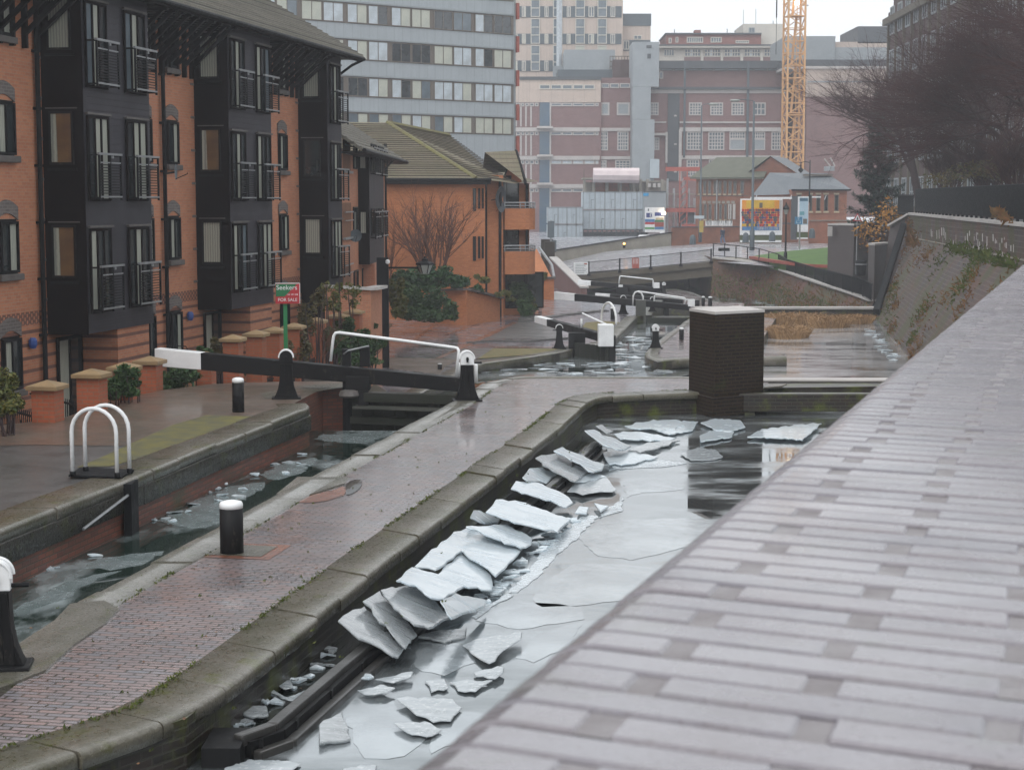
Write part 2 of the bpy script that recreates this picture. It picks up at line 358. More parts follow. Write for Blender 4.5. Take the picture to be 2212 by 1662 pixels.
M['pale_bark']=plain('pale_bark',(.35,.31,.24),.8,c2=(.12,.10,.08),scale=6,fine=14)
M['leaf']=leafmat('dark_green_leaves',(.022,.062,.022),(.055,.10,.028))
M['leaf_mix']=leafmat('yellow_green_leaves',(.05,.08,.022),(.16,.14,.035))
M['leaf_dull']=leafmat('dull_shrub_leaves',(.05,.055,.025),(.12,.085,.03))
M['leaf_ivy']=leafmat('ivy_leaves',(.018,.055,.022),(.04,.09,.03))
M['leaf_yellow']=leafmat('autumn_leaves',(.45,.22,.03),(.32,.15,.035))
M['needles']=leafmat('pine_needles',(.018,.048,.036),(.035,.07,.045))
M['reed']=leafmat('dead_reeds',(.40,.245,.12),(.21,.125,.06),.8)
M['rust_plant']=leafmat('rusty_plants',(.22,.10,.04),(.15,.10,.035),.8)
M['weed']=leafmat('green_weeds',(.06,.10,.02),(.10,.11,.02),.8)
def watermat(name,base,ice,lo,hi,scale,stretch=(1,1,1),ice_r=.18,metal_w=0.0,metal_i=0.0,bmp=.05,ior=1.33,rot=0.0):
    """open water with a skin of ice where the noise is high"""
    m,t,b=nodes(name); co=tcoord(t); mp=t.nodes.new('ShaderNodeMapping'); mp.inputs['Scale'].default_value=stretch; mp.inputs['Rotation'].default_value=(0,0,rot); L(t,co,mp.inputs['Vector'])
    n=noise(t,mp.outputs[0],scale,5,.6); k=ramp(t,n,lo,hi); k2=noise(t,mp.outputs[0],scale*5,4)
    kk=math_(t,'MULTIPLY',k,ramp(t,k2,.3,.6,.55,1.))
    L(t,mixc(t,kk,base,ice),b.inputs['Base Color'])
    L(t,math_(t,'ADD',math_(t,'MULTIPLY',kk,ice_r),0.015),b.inputs['Roughness'])
    L(t,ramp(t,kk,0,1,metal_w,metal_i),b.inputs['Metallic']); b.inputs['IOR'].default_value=ior; b.inputs['Specular IOR Level'].default_value=.8
    bump(t,b,math_(t,'ADD',math_(t,'MULTIPLY',noise(t,co,2.5,2),.5),math_(t,'MULTIPLY',kk,.6)),bmp,.02)
    return m
M['water']=watermat('canal_water',(.012,.022,.018),(.34,.39,.40),.50,.60,.55,(1.0,.45,1),.25,0,.25,rot=R(10))
M['pound']=watermat('pound_water',(.012,.022,.018),(.52,.56,.58),.44,.60,.28,(.6,1.0,1),.12,.15,.55,ior=1.5)
M['reedpond']=watermat('reed_pond_ice',(.08,.08,.075),(.56,.56,.57),.34,.52,.35,(.5,1.2,1),.16,.3,.35,ior=1.5)
M['pondice']=watermat('side_pond_ice',(.20,.225,.235),(.44,.475,.495),.40,.60,.9,(.55,1.1,1),.24,.82,.66,.03,ior=1.5,rot=R(-20))
M['blackwater']=watermat('black_water',(.006,.008,.006),(.10,.11,.11),.56,.75,1.6,(1,1,1),.1,0,.2)
def icemat(name,c,c2,tr,rough=.12):
    m,t,b=nodes(name); co=tcoord(t)
    mp=t.nodes.new('ShaderNodeMapping'); mp.inputs['Scale'].default_value=(1,3.5,1); L(t,co,mp.inputs['Vector'])
    n=noise(t,mp.outputs[0],2.2,6,.65); n2=noise(t,co,22,3)
    col=mixc(t,ramp(t,n,.33,.66),c,c2); col=mixc(t,ramp(t,n2,.55,.75,0,.5),col,(.92,.95,.97)); L(t,col,b.inputs['Base Color'])
    L(t,ramp(t,n,.35,.65,rough,rough*2.5),b.inputs['Roughness']); b.inputs['IOR'].default_value=1.31; b.inputs['Specular IOR Level'].default_value=.8
    b.inputs['Transmission Weight'].default_value=tr; b.inputs['Coat Weight'].default_value=.4; b.inputs['Coat Roughness'].default_value=.05
    bump(t,b,n,.18,.012)
    return m
M['ice']=icemat('white_ice',(.86,.92,.95),(.56,.66,.73),.32)
M['ice_grey']=icemat('grey_clear_ice',(.62,.66,.68),(.36,.39,.41),.5)
M['ice_film']=icemat('thin_grey_ice',(.50,.54,.57),(.34,.38,.40),.2)

def wet(name,amt,rough=.1,scale=.7,lo=.35,hi=.6,base=.35):
    """film of rain water: clear coat, patchy"""
    m=M[name]; t=m.node_tree; b=t.nodes['Principled BSDF']; n=noise(t,tcoord(t),scale,5)
    L(t,ramp(t,n,lo,hi,amt*base,amt),b.inputs['Coat Weight']); b.inputs['Coat Roughness'].default_value=rough; b.inputs['Coat IOR'].default_value=1.45
def filmm(name,c,c2,met,r0,r1,sc_):
    m,t,b=nodes(name); co=tcoord(t); n=noise(t,co,sc_,6,.6); n2=noise(t,co,sc_*7,4,.7); L(t,mixc(t,ramp(t,n,.38,.62),c,c2),b.inputs['Base Color']); L(t,ramp(t,n2,.35,.65,r0,r1),b.inputs['Roughness']); b.inputs['Metallic'].default_value=met; bump(t,b,n2,.25,.01); return m
M['film2']=filmm('thin_dull_ice',(.33,.36,.38),(.46,.50,.52),.60,.06,.2,.8)
M['film_dark']=filmm('grey_green_ice',(.20,.25,.25),(.30,.35,.36),.45,.10,.3,1.5)
M['film3']=filmm('snowy_thin_ice',(.62,.67,.70),(.44,.48,.51),.35,.14,.35,1.6)
for n_,a_,r_ in (('paving',1.0,.10),('lilac',1.0,.08),('stone',.8,.16),('stone_moss',.5,.22),('asphalt',.45,.2),('soilbrick',.6,.16),('road',.35,.1),('pink',.8,.12)): wet(n_,a_,r_)
M['bank']=brick('canal_bank_brick',(.17,.055,.042),(.11,.042,.036),(.09,.07,.06),w=.225,h=.08,bmp=.5,stain=(.06,.045,.03),stain_amt=.6,moss=(.055,.058,.022),moss_scale=.25,moss_lo=.45,moss_hi=.65,rough=.7)
M['brownbox']=brick('brown_box_brick',(.085,.065,.062),(.07,.055,.055),(.07,.06,.06),bmp=.3,rough=.5,stain_amt=.2,spec=.5)
def topm():
    m,t,b=nodes('wet_parapet_brick'); co=tcoord(t); g=t.nodes.new('ShaderNodeNewGeometry')
    col=mixc(t,g.outputs['Random Per Island'],(.185,.165,.185),(.135,.125,.148)); n=noise(t,co,9,5); col=mixc(t,ramp(t,n,.4,.7,0,.45),col,(.17,.145,.15))
    n2=noise(t,co,75,4,.65); col=mixc(t,ramp(t,n2,.58,.68,0,.75),col,(.085,.065,.07)); n4=noise(t,co,5,5,.7); col=mixc(t,ramp(t,n4,.56,.7,0,.35),col,(.12,.13,.10)); L(t,col,b.inputs['Base Color'])
    L(t,ramp(t,n,.3,.7,.16,.34),b.inputs['Roughness']); b.inputs['Specular IOR Level'].default_value=.8; b.inputs['IOR'].default_value=1.5
    bump(t,b,n2,.5,.004); return m
M['topbrick']=topm()
M['mortar']=plain('parapet_mortar',(.085,.045,.045),.7,c2=(.06,.035,.035),scale=6,bmp=.5,spec=.3)
M['bluebox']=plain('blue_plastic',(.03,.08,.30),.4)
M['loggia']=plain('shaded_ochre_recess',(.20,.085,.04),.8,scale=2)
M['moss_tile']=plain('mossy_ridge_tile',(.17,.16,.06),.9,c2=(.13,.11,.06),scale=2,bmp=.5)
M['roof_line']=plain('tile_edge',(.075,.062,.045),.9)
M['pierbrick']=brick('pier_brick',(.42,.11,.05),(.33,.085,.04),(.25,.14,.09),bmp=.3,stain=(.12,.07,.03),stain_amt=.5,rough=.6,spec=.4)
M['greenpost']=plain('green_post_paint',(.02,.22,.075),.4,c2=(.015,.15,.05),scale=2)
M['redsign']=plain('red_sign_face',(.48,.02,.03),.4); M['greensign']=plain('green_sign_face',(.01,.17,.06),.4)
M['lampglass']=plain('milky_lantern_glass',(.34,.36,.33),.15,c2=(.26,.28,.26),scale=2)
def ribm(name,c,c2,per,axis='X',amt=.35):
    m,t,b=nodes(name); uv=tcoord(t,True); co=tcoord(t); sx=t.nodes.new('ShaderNodeSeparateXYZ'); L(t,uv,sx.inputs[0])
    fr=math_(t,'FRACT',math_(t,'DIVIDE',sx.outputs[axis],per)); l=math_(t,'LESS_THAN',fr,.06)
    n=noise(t,co,.35,6,.65); col=mixc(t,ramp(t,n,.35,.7),c,c2); mp=t.nodes.new('ShaderNodeMapping'); mp.inputs['Scale'].default_value=(3,3,.25); L(t,co,mp.inputs['Vector'])
    n2=noise(t,mp.outputs[0],1.2,4); col=mixc(t,ramp(t,n2,.45,.8,0,.3),col,tuple(x*.6 for x in c))
    col=mixc(t,math_(t,'MULTIPLY',l,amt),col,tuple(x*.4 for x in c)); L(t,col,b.inputs['Base Color']); b.inputs['Roughness'].default_value=.8; return m
M['concreterib']=ribm('ribbed_grey_concrete',(.35,.385,.405),(.30,.33,.35),.9)
M['beigepanel']=ribm('beige_panels',(.52,.43,.37),(.46,.385,.34),1.5,amt=.25)
M['darkroof']=plain('dark_slate_fascia',(.075,.085,.095),.6,c2=(.06,.07,.08),scale=.5,fine=3)
M['brown_dark']=brick('dark_brown_brick',(.10,.065,.06),(.085,.055,.055),(.1,.08,.08),w=.45,h=.15,bmp=.1)
M['galvlight']=plain('bright_galvanised',(.50,.54,.57),.35,metal=.4)
M['redtrim2']=brick('penthouse_brick',(.30,.13,.11),(.25,.11,.10),(.25,.18,.16),w=.45,h=.15,bmp=.1)
M['lamp_warm']=emit('warm_site_lamp',(1,.78,.5),7)
M['skyblue']=plain('blue_sticker',(.03,.32,.62),.4); M['navy']=plain('navy_print',(.03,.05,.22),.5); M['sandl']=plain('pale_sandstone',(.58,.49,.33),.8,scale=3)
M['redold']=plain('dull_red_print',(.30,.06,.04),.6); M['midblue']=plain('mid_blue_print',(.06,.20,.42),.5); M['leafgreen']=plain('leaf_green_print',(.12,.34,.13),.5)
M['rednet']=plain('red_site_netting',(.33,.10,.06),.9,c2=(.2,.1,.07),scale=3); M['pinkwrap']=plain('pale_plastic_wrap',(.72,.62,.62),.5,c2=(.6,.5,.52),scale=1)
M['greenroof']=tiles('mossy_slate_roof',(.13,.135,.10),(.10,.105,.075),.3); M['red_old2']=brick('orange_old_brick',(.40,.13,.07),(.30,.10,.06),(.3,.2,.15),bmp=.3,stain=(.16,.09,.06),stain_amt=.7)
M['leafdark']=plain('olive_green_boards',(.075,.10,.035),.7,scale=1); M['orangep']=plain('orange_print',(.72,.24,.015),.4,c2=(.75,.33,.02),scale=.5); M['yellowp']=plain('yellow_print',(.80,.50,.04),.4,scale=1)
M['skypale']=plain('pale_blue_print',(.42,.55,.64),.4,c2=(.33,.47,.57),scale=.4); M['slateblue']=plain('dark_blue_print',(.05,.13,.20),.4); M['teal']=plain('teal_print',(.14,.36,.42),.4)
M['gatewood']=plain('dark_wet_gate_timber',(.030,.030,.026),.4,c2=(.022,.028,.018),scale=2,bmp=.5,spec=.2,r2=.6)
M['gatewood2']=plain('grey_green_plank',(.07,.07,.06),.4,c2=(.045,.05,.04),scale=3,bmp=.4,spec=.6)
M['fender']=plain('weathered_black_steel',(.045,.042,.040),.3,c2=(.03,.03,.028),scale=2.5,bmp=.3,spec=.6,r2=.45)
M['midblue2']=plain('blue_road_sign',(.05,.22,.42),.4); M['yellowdull']=plain('dull_yellow_plate',(.45,.33,.08),.6); M['amberlamp']=emit('amber_lamp',(1,.45,.1),5)
M['skin']=plain('skin',(.48,.28,.20),.6,var=.1); M['coat']=plain('navy_coat',(.028,.045,.085),.8); M['jeans']=plain('blue_jeans',(.10,.16,.26),.8); M['hair']=plain('grey_hair',(.16,.13,.11),.8)
M['mossleaf']=leafmat('moss_tufts',(.10,.11,.02),(.05,.075,.02),.9); M['leaf_yellow2']=leafmat('fallen_leaf',(.20,.09,.03),(.09,.05,.03),.7)
M['jointpad']=plain('pale_joint_mortar',(.205,.185,.192),.3,c2=(.165,.145,.148),scale=9,bmp=.6,spec=.6,r2=.6)

wet('topbrick',.8,.16,3.0)

M['shade_stone']=rockm('shaded_mossy_stone',(.040,.036,.028),(.026,.024,.018),(.050,.055,.012),.52)  # dark coping sides: shade worked into the stone colour, with a moss tint

def wornm(name,c,wear,rough=.45,lo=.60,hi=.66,sc_=5,spec=.35):
    m,t,b=nodes(name); co=tcoord(t); mp=t.nodes.new('ShaderNodeMapping'); mp.inputs['Scale'].default_value=(1,1,.35); L(t,co,mp.inputs['Vector']); n=noise(t,mp.outputs[0],sc_,8,.72); n2=noise(t,co,2.2,4)
    col=mixc(t,ramp(t,n,lo,hi),c,wear); col=mixc(t,ramp(t,n2,.4,.7,0,.5),col,tuple(x*.7+.01 for x in c)); L(t,col,b.inputs['Base Color']); L(t,ramp(t,n2,.35,.65,rough,rough+.25),b.inputs['Roughness']); b.inputs['Specular IOR Level'].default_value=spec
    bump(t,b,n,.35,.006); return m
M['black']=wornm('worn_black_paint',(.008,.008,.009),(.050,.043,.036),spec=.16)
M['white']=wornm('worn_white_paint',(.78,.79,.80),(.34,.31,.27),.45,.63,.70,7)
# ================================================================== canal, banks, paths
def off(pl, d):
    """offset an open polyline sideways: positive = to the right of travel"""
    o=[]
    for i,p in enumerate(pl):
        a=Vector(pl[max(i-1,0)]); b=Vector(pl[min(i+1,len(pl)-1)]); t=(b-a).normalized(); o.append((p[0]+t.y*d,p[1]-t.x*d))
    return o
def plen(pl):
    s=[0]
    for a,b in zip(pl,pl[1:]): s.append(s[-1]+math.hypot(b[0]-a[0],b[1]-a[1]))
    return s
def pat(pl,s,t):
    x=t*s[-1]
    for i in range(len(pl)-1):
        if x<=s[i+1] or i==len(pl)-2:
            k=(x-s[i])/max(s[i+1]-s[i],1e-6); return (pl[i][0]+(pl[i+1][0]-pl[i][0])*k, pl[i][1]+(pl[i+1][1]-pl[i][1])*k)
def smoothpl(pl,n=3):
    for _ in range(n):
        q=[pl[0]]
        for a,b in zip(pl,pl[1:]): q += [(a[0]*.75+b[0]*.25,a[1]*.75+b[1]*.25),(a[0]*.25+b[0]*.75,a[1]*.25+b[1]*.75)]
        q.append(pl[-1]); pl=q
    return pl
def coping(outer, width, z, depth=.3, r=.08, Ls=1.1, side=1, sub=2, joint=.012, jit=.012, inner=None):
    """coping stones; side=+1: inner edge lies to the left of travel"""
    mb=MB(); mb.smooth=True; rnd=random.Random(len(outer)*7+int(width*100))
    s=plen(outer); inn=inner or off(outer,-width*side); si=plen(inn); n=max(1,int(s[-1]/Ls))
    ts=[0]
    for i in range(1,n): ts.append((i+rnd.uniform(-.22,.22))/n)
    ts.append(1)
    for i in range(n):
        dz=rnd.uniform(-jit,jit); g=joint/2/s[-1]; rings=[]; dx=rnd.uniform(-jit,jit)
        for k in range(sub+1):
            t=(ts[i]+g)+((ts[i+1]-g)-(ts[i]+g))*k/sub
            o=Vector(pat(outer,s,t)); q=Vector(pat(inn,si,t)); dv=(o-q); wd=dv.length; dv.normalize()
            prof=[(0,-depth),(0,0)]+[(wd-r+r*math.sin(a)+dx, -r+r*math.cos(a)) for a in [j*math.pi/12 for j in range(7)]]+[(wd+dx,-depth)]
            rings.append([(q.x+dv.x*a,q.y+dv.y*a,z+dz+b) for a,b in prof])
        m=len(rings[0]); vs=[v for rg in rings for v in rg]; fs=[]
        for k in range(sub):
            for j in range(m):
                j2=(j+1)%m; f=(k*m+j,k*m+j2,(k+1)*m+j2,(k+1)*m+j); fs.append(f if side<0 else f[::-1])
        c0=tuple(range(m)); c1=tuple(sub*m+j for j in range(m))
        mb.smooth=True; nb=len(mb.v); mb.add(vs,fs); mb.smooth=False
        mb.add([vs[j] for j in c0],[tuple(range(m))]); mb.add([vs[j] for j in c1],[tuple(range(m-1,-1,-1))])
    return mb
ZM, ZL = -2.2, -3.3         # towpath levels beyond the first and second lock
WZ, PZ, MZ, LZ = -.77, -.42, -2.55, -3.95   # water levels
CD = Vector((.183,1)).normalized()     # canal direction
CA = math.atan2(CD.y,CD.x); PAV=CA-math.pi/2
# --- far ground
tag(MB().sheet([(-500,-60),(500,-60),(500,900),(-500,900)],-6.0).build('ground',M['asphalt'],world=True),kind='structure')
# --- island between lock and side pond
isl_L=[(-6.6,-6),g2(-60,1440),g2(38,1395),g2(118,1343),g2(152,1307),g2(329,1214),g2(598,1069),g2(737,994),g2(786,970),g2(882,918),g2(983,865),g2(1040,829)]
isl_Ri=[(-6.2,-4),(-4.3,11.6),g2(0,1624),g2(284,1534),g2(522,1368),g2(734,1212),g2(821,1152),g2(955,1057),g2(1123,942),g2(1180,897),g2(1205,874),g2(1245,857),g2(1320,850),g2(1489,844)]
isl_Ro=off(isl_Ri,.54)
far=[g2(1112,814),g2(1489,814),g2(1700,818),g2(2000,818)]
mass=[p for p in off(isl_L,.05)]+far+[g2(2000,832),g2(1660,836)]+off(isl_Ri,.49)[::-1]
isl=thing('lock_wall','brick and stone island wall between the near lock chamber and the iced side pond','wall',(0,20,-5))
MB().prism(mass,-5,-.012).build('wall',M['pondwall'],isl,world=True)
pave=off(isl_L,.42)[2:]+[g2(1112,817),g2(1489,817),g2(1660,822),g2(1660,830)]+isl_Ri[::-1][:-1]
tag(MB().sheet(pave,.0).build('towpath',M['paving'],world=True,uvrot=PAV),kind='structure')
coping(smoothpl(isl_Ro,2),.56,.03,.13,.055,1.1,side=1,sub=4,jit=.016,joint=.02).build('coping',M['stone_moss'],isl,world=True)
coping(isl_L[3:],.46,.016,.36,.05,1.35,side=-1,sub=3).build('coping',M['stone'],isl,world=True)
coping([g2(1045,826),g2(1112,814),g2(1489,814)],.3,.012,.3,.05,1.0,side=-1,sub=2).build('coping',M['stone'],isl,world=True)
# flagstones by the near gate, stone round the near bollard, puddle
fl=[g2(38,1395),g2(118,1343),g2(152,1307),g2(225,1300),g2(258,1318),g2(223,1352),g2(160,1395),g2(100,1450),g2(0,1490),(-5.2,13),(-5.2,15)]
tag(MB().prism(fl,-.1,.022).build('flagstone_apron',M['stone'],world=True),'worn grey flagstones around the foot of the nearest paddle gear','paving')
bx,by=g2(500,1193)
def rot2(x,y,a): return (x*math.cos(a)-y*math.sin(a), x*math.sin(a)+y*math.cos(a))
sq=[(bx+p[0],by+p[1]) for p in (rot2(-.42,-.2,PAV),rot2(.42,-.2,PAV),rot2(.42,.42,PAV),rot2(-.42,.42,PAV))]
sq0=[(bx+p[0],by+p[1]) for p in (rot2(-.55,-.32,PAV),rot2(.55,-.32,PAV),rot2(.55,.54,PAV),rot2(-.55,.54,PAV))]
tag(MB().sheet(sq0,.005).build('brick_border',M['pink'],world=True,uvrot=PAV),'orange brick border set in the path around the nearest short bollard','paving')
tag(MB().sheet(sq,.010).build('concrete_patch',M['stone'],world=True),'square concrete patch at the foot of the nearest short bollard','paving')
pud=[z31(1268,521),z31(1310,498),z31(1345,490),z31(1420,470),z31(1470,448),z31(1530,425),z31(1548,440),z31(1530,470),z31(1490,492),z31(1440,500),z31(1400,515),z31(1330,524)]
pm,pt,pb=nodes('puddle_water'); pb.inputs['Base Color'].default_value=(.10,.09,.085,1); pb.inputs['Roughness'].default_value=.01; pb.inputs['IOR'].default_value=2.2; pb.inputs['Specular IOR Level'].default_value=1.0
def pz(P_): return smoothpl([g2(*p) for p in P_]+[g2(*P_[0])],1)[:-1]
tag(MB().sheet(pz([z31(1474,446),z31(1500,428),z31(1535,423),z31(1548,440),z31(1530,470),z31(1490,492),z31(1474,490)]),.009).build('puddle',pm,world=True),kind='structure')
tag(MB().sheet(pz([z31(1268,521),z31(1310,498),z31(1370,480),z31(1420,472),z31(1474,448),z31(1474,490),z31(1440,500),z31(1400,515),z31(1330,524)]),.007).build('wet_brick_patch',M['pink'],world=True,uvrot=PAV),'patch of wet orange brick showing between the pale flagstone and the puddle','paving')
slabp=[g2(*z31(1180,490)),g2(*z31(1270,418)),g2(*z31(1490,420)),g2(*z31(1470,446)),g2(*z31(1370,478)),g2(*z31(1310,497)),g2(*z31(1290,490))]
tag(MB().prism(slabp,-.2,.024).build('flagstone',M['stone'],world=True),'broad pale flagstone on the lock edge beside the puddle','paving')
# --- left bank
bank_E=[(-9.6,-6),g2(0,1146),g2(172,1079),g2(281,1037),g2(304,1027),g2(456,965),g2(582,916),g2(673,880),g2(664,872),g2(641,868)]
bank_far=[g2(697,838),g2(757,836),g2(797,826),g2(790,821),g2(601,824),g2(530,825),g2(458,829),g2(358,841),g2(257,861),g2(134,903),(-9.6,31),(-12,29.5),(-40,28),(-40,-6)]
lb=thing('lock_wall','left bank wall of the near lock chamber, red brick below a thick wet stone coping','wall',(-6,20,-5))
MB().prism(off(bank_E,-.05)+bank_far,-5,-.012).build('wall',M['lockbrick'],lb,world=True)
coping(bank_E[:9],.62,.02,.16,.06,1.5,side=1,sub=3,jit=.014).build('coping',M['stone_moss'],lb,world=True)
coping(bank_E[:9],.5,-.145,.30,.03,2.2,side=1,sub=3,jit=.006).build('shaded_coping_side',M['shade_stone'],lb,world=True)  # strip for the coping's dark side, shade painted into its mossy stone
bi=off(bank_E,-.6)
tag(MB().sheet(off(bank_E,-.3)+bank_far,-.006).build('towpath',M['asphalt'],world=True),kind='structure')
tag(MB().sheet([bi[5],bi[6],bi[7],g2(641,868),g2(697,838),g2(757,836),g2(790,822),g2(601,824),g2(458,829),g2(358,841),g2(257,861),g2(134,903),(-9.6,31),(-12,29.5),(-40,28),(-40,24),(-9.8,28.5),g2(60,960),g2(250,962)],.0).build('towpath',M['soilbrick'],world=True,uvrot=PAV),kind='structure')
tag(MB().sheet([g2(*z31(330,372)),g2(*z31(470,368)),g2(*z31(590,335)),g2(*z31(830,245)),g2(*z31(1080,155)),g2(*z31(880,150)),g2(*z31(740,190)),g2(*z31(560,270)),g2(*z31(430,330))],.004).build('moss',M['moss'],world=True),kind='stuff')
tag(MB().sheet([g2(575,862),g2(760,834),g2(795,825),g2(640,833),g2(560,850)],.006).build('flagstone',M['stone'],world=True),'pale worn flagstones behind the ratchet gear at the head of the near lock','paving')
# water of chamber, side pond
tag(MB().sheet([(-12,-6),(-4,-6),g2(983,870,0),(-.6,36.6),(-5.2,36.6),(-6.5,20)],WZ).build('water',M['water'],world=True),kind='structure')
tag(MB().sheet([(-5,-4),(14,-4),(14,40),(2,39.5),(-3.5,14)],PZ).build('water',M['pondice'],world=True),kind='structure')
# --- mid level
mid_E=[g2(760,930,ZM),g2(912,848,ZM),g2(1004,799,ZM),g2(1032,787,ZM),g2(1197,764,ZM),g2(1234,756,ZM),g2(1240,751,ZM),g2(1290,744,ZM),g2(1325,736,ZM),g2(1377,683,ZM)]
mA=Vector(mid_E[-1]); mid_E2=mid_E+[(mA.x+.9,mA.y+1.5),(mA.x+1.6,mA.y+8),(mA.x+3.2,115)]
ml=thing('lock_wall','left side wall and tail of the second lock with mossy coping and dry grass','wall',(-2,70,-5.5))
MB().prism(mid_E2+[(-3,121),(-20,121),(-60,112),(-60,40),(-4.2,40)],-5.5,ZM-.012).build('wall',M['pondwall'],ml,world=True)
coping(mid_E[:6],.6,ZM+.02,.3,.1,1.4,side=1,sub=2).build('coping',M['stone_moss'],ml,world=True)
coping(mid_E[6:],.6,ZM+.02,.3,.1,1.4,side=1,sub=2).build('coping',M['stone_moss'],ml,world=True)
def G(f,*pts): return [g2(*f(x,y),ZM) for x,y in pts]
lil=off(mid_E2,-.5)[:4]+[g2(1000,780,ZM)]+off(mid_E2,-.5)[6:]+[(-3,121),(-20,121),(-60,112),(-60,100),(-16,94),(-14,88)]+[g2(850,699,ZM),g2(800,760,ZM),g2(740,775,ZM),(-6.2,57),(-6.2,44)]
tag(MB().sheet(lil,ZM).build('towpath',M['lilac'],world=True,uvrot=PAV),kind='structure')
tag(MB().sheet(G(z47,(480,1410),(860,1385),(1480,1392),(1730,1398),(1560,1500),(1500,1580),(1000,1520),(560,1450)),ZM+.004).build('towpath',M['soilbrick'],world=True,uvrot=PAV),kind='structure')
tag(MB().sheet(G(z22,(80,598),(180,565),(380,458),(600,458),(690,495),(660,572),(200,572)),ZM+.005).build('asphalt_patch',M['asphalt'],world=True),kind='structure')
tag(MB().sheet(G(z22,(-60,640),(240,636),(250,660),(100,712),(-40,715),(-120,700)),ZM+.005).build('asphalt_patch',M['asphalt'],world=True),kind='structure')
tag(MB().sheet(G(z22,(230,638),(650,640),(740,655),(600,672),(120,712)),ZM+.010).build('grass_verge',M['drygrass'],world=True),kind='structure')
tag(MB().sheet(G(z22,(870,458),(1000,450),(1110,458),(940,520),(840,500)),ZM+.006).build('grass_verge',M['drygrass'],world=True),kind='structure')
def strip(mb,a,b,w,z):
    a=Vector(a);b=Vector(b);n=Vector((b.y-a.y,a.x-b.x)).normalized()*w/2
    mb.sheet([tuple(a-n),tuple(b-n),tuple(b+n),tuple(a+n)],z)
st=MB()
for p,q in (((1500,957),(1190,1185)),((1190,1185),(1480,1392)),((2212,1065),(1480,1392)),((2100,930),(1560,1120))):
    a,b=G(z47,p,q)
    if (p,q)[0]==(1190,1185): continue
    strip(st,a,b,.22,ZM+.008)
a,b=G(z22,(240,632),(700,632)); strip(st,a,b,.5,ZM+.012)
a,b=G(z22,(380,458),(80,600)); strip(st,a,b,.3,ZM+.010)
tag(st.build('brick_edging',M['pink'],world=True,uvrot=PAV),kind='structure')
# kerb-like broken setts
st=MB(); rnd=random.Random(4)
for i in range(26):
    t=i/25; x,y=z22(80+t*740,600-t*25-6*math.sin(t*9)); p=gnd(x,y,ZM); st.box(p.x-.22,p.x+.2,p.y-.12,p.y+.1,ZM-.02,ZM+.05+rnd.random()*.03)
tag(st.build('stone_sett_edge',M['asphalt'],world=True),'raised row of dark stone setts at the foot of the black asphalt patch','edging')
st=MB()
for i in range(40):
    t=i/39; x,y=z22(440+t*560,455-t*75-8*math.sin(t*3)); p=gnd(x,y,ZM); st.box(p.x-.25,p.x+.25,p.y-.2,p.y+.2,ZM-.02,ZM+.04+rnd.random()*.05)
tag(st.build('stone_sett_edge',M['asphalt'],world=True),'curved row of worn dark setts on the grey path behind the second lock beam','edging')
# --- second island (right of the second lock), weirs
i2=thing('lock_wall','right side wall of the second lock with rounded stone nose, behind the dark brick pillar','wall',(8,80,-5.5))
i2L=[g2(1700,772,ZM),g2(1500,774,ZM),g2(1420,781,ZM),g2(1397,773,ZM),g2(1391,763,ZM),g2(1400,752,ZM),g2(1431,728,ZM),g2(1494,683,ZM)]
e=Vector(i2L[-1]); i2E=[(e.x+2.2,e.y+14),(e.x+4.5,e.y+12.5),(e.x+3.6,e.y+6),(14.3,95),(9.9,72)]
MB().prism(off(i2L,.04)+i2E,-5.5,ZM-.012).build('wall',M['pondwall'],i2,world=True)
coping(smoothpl(i2L[:6],1),.55,ZM+.03,.35,.14,1.3,side=-1,sub=2).build('coping',M['stone_moss'],i2,world=True)
coping(i2L[5:],.4,ZM+.02,.3,.08,1.4,side=-1,sub=2).build('coping',M['stone'],i2,world=True)
tag(MB().sheet(off(i2L,.45)+i2E,ZM).build('towpath',M['paving'],world=True,uvrot=PAV),kind='structure')
dm=thing('weir_wall','low weir wall with pale coping behind the dead reeds','wall',(16,97,-5))
a=g2(1500,668,ZM); b=g2(1905,670,ZM)
MB().box(a[0],b[0]+1,a[1],a[1]+.6,-5.5,ZM-.012).build('wall',M['pondwall'],dm,world=True)
MB().box(a[0],b[0]+1,a[1]-.1,a[1]+.7,ZM-.01,ZM+.14).build('coping',M['bandwhite'],dm,world=True,bevel=.03)
# near weir beam and the wall it leans on
wb=thing('weir_beam','mossy dark beam on posts across the side pond, right of the brick pillar','beam',(8,36,-1.5))
MB().box(4.62,9.5,36.5,36.8,-.36,.02).build('plank',M['pondwall'],wb,world=True,bevel=.02)
for x in (4.66,7.9): MB().box(x,x+.42,36.52,36.78,-1.5,-.37).build('post',M['pondwall'],wb,world=True)
ww=thing('weir_wall','brick weir wall with thin pale coping behind the mossy beam','wall',(8,39,-3))
p=gnd(1650,822,0); MB().box(p.x-.2,16,39.2,39.55,-3,.0).build('wall',M['pondwall'],ww,world=True)
MB().box(p.x-.2,16,39.1,39.6,.003,.05).build('coping',M['bandwhite'],ww,world=True,bevel=.01)
sh=MB().poly3([at(1648,828,38),at(1700,828,38),at(1690,833,37.2),at(1650,836,37)],(0,0,1),.03)
tag(sh.build('stone_ledge',M['stone'],world=True),'small pale ledge stone sticking out at the right foot of the brick pillar','ledge')
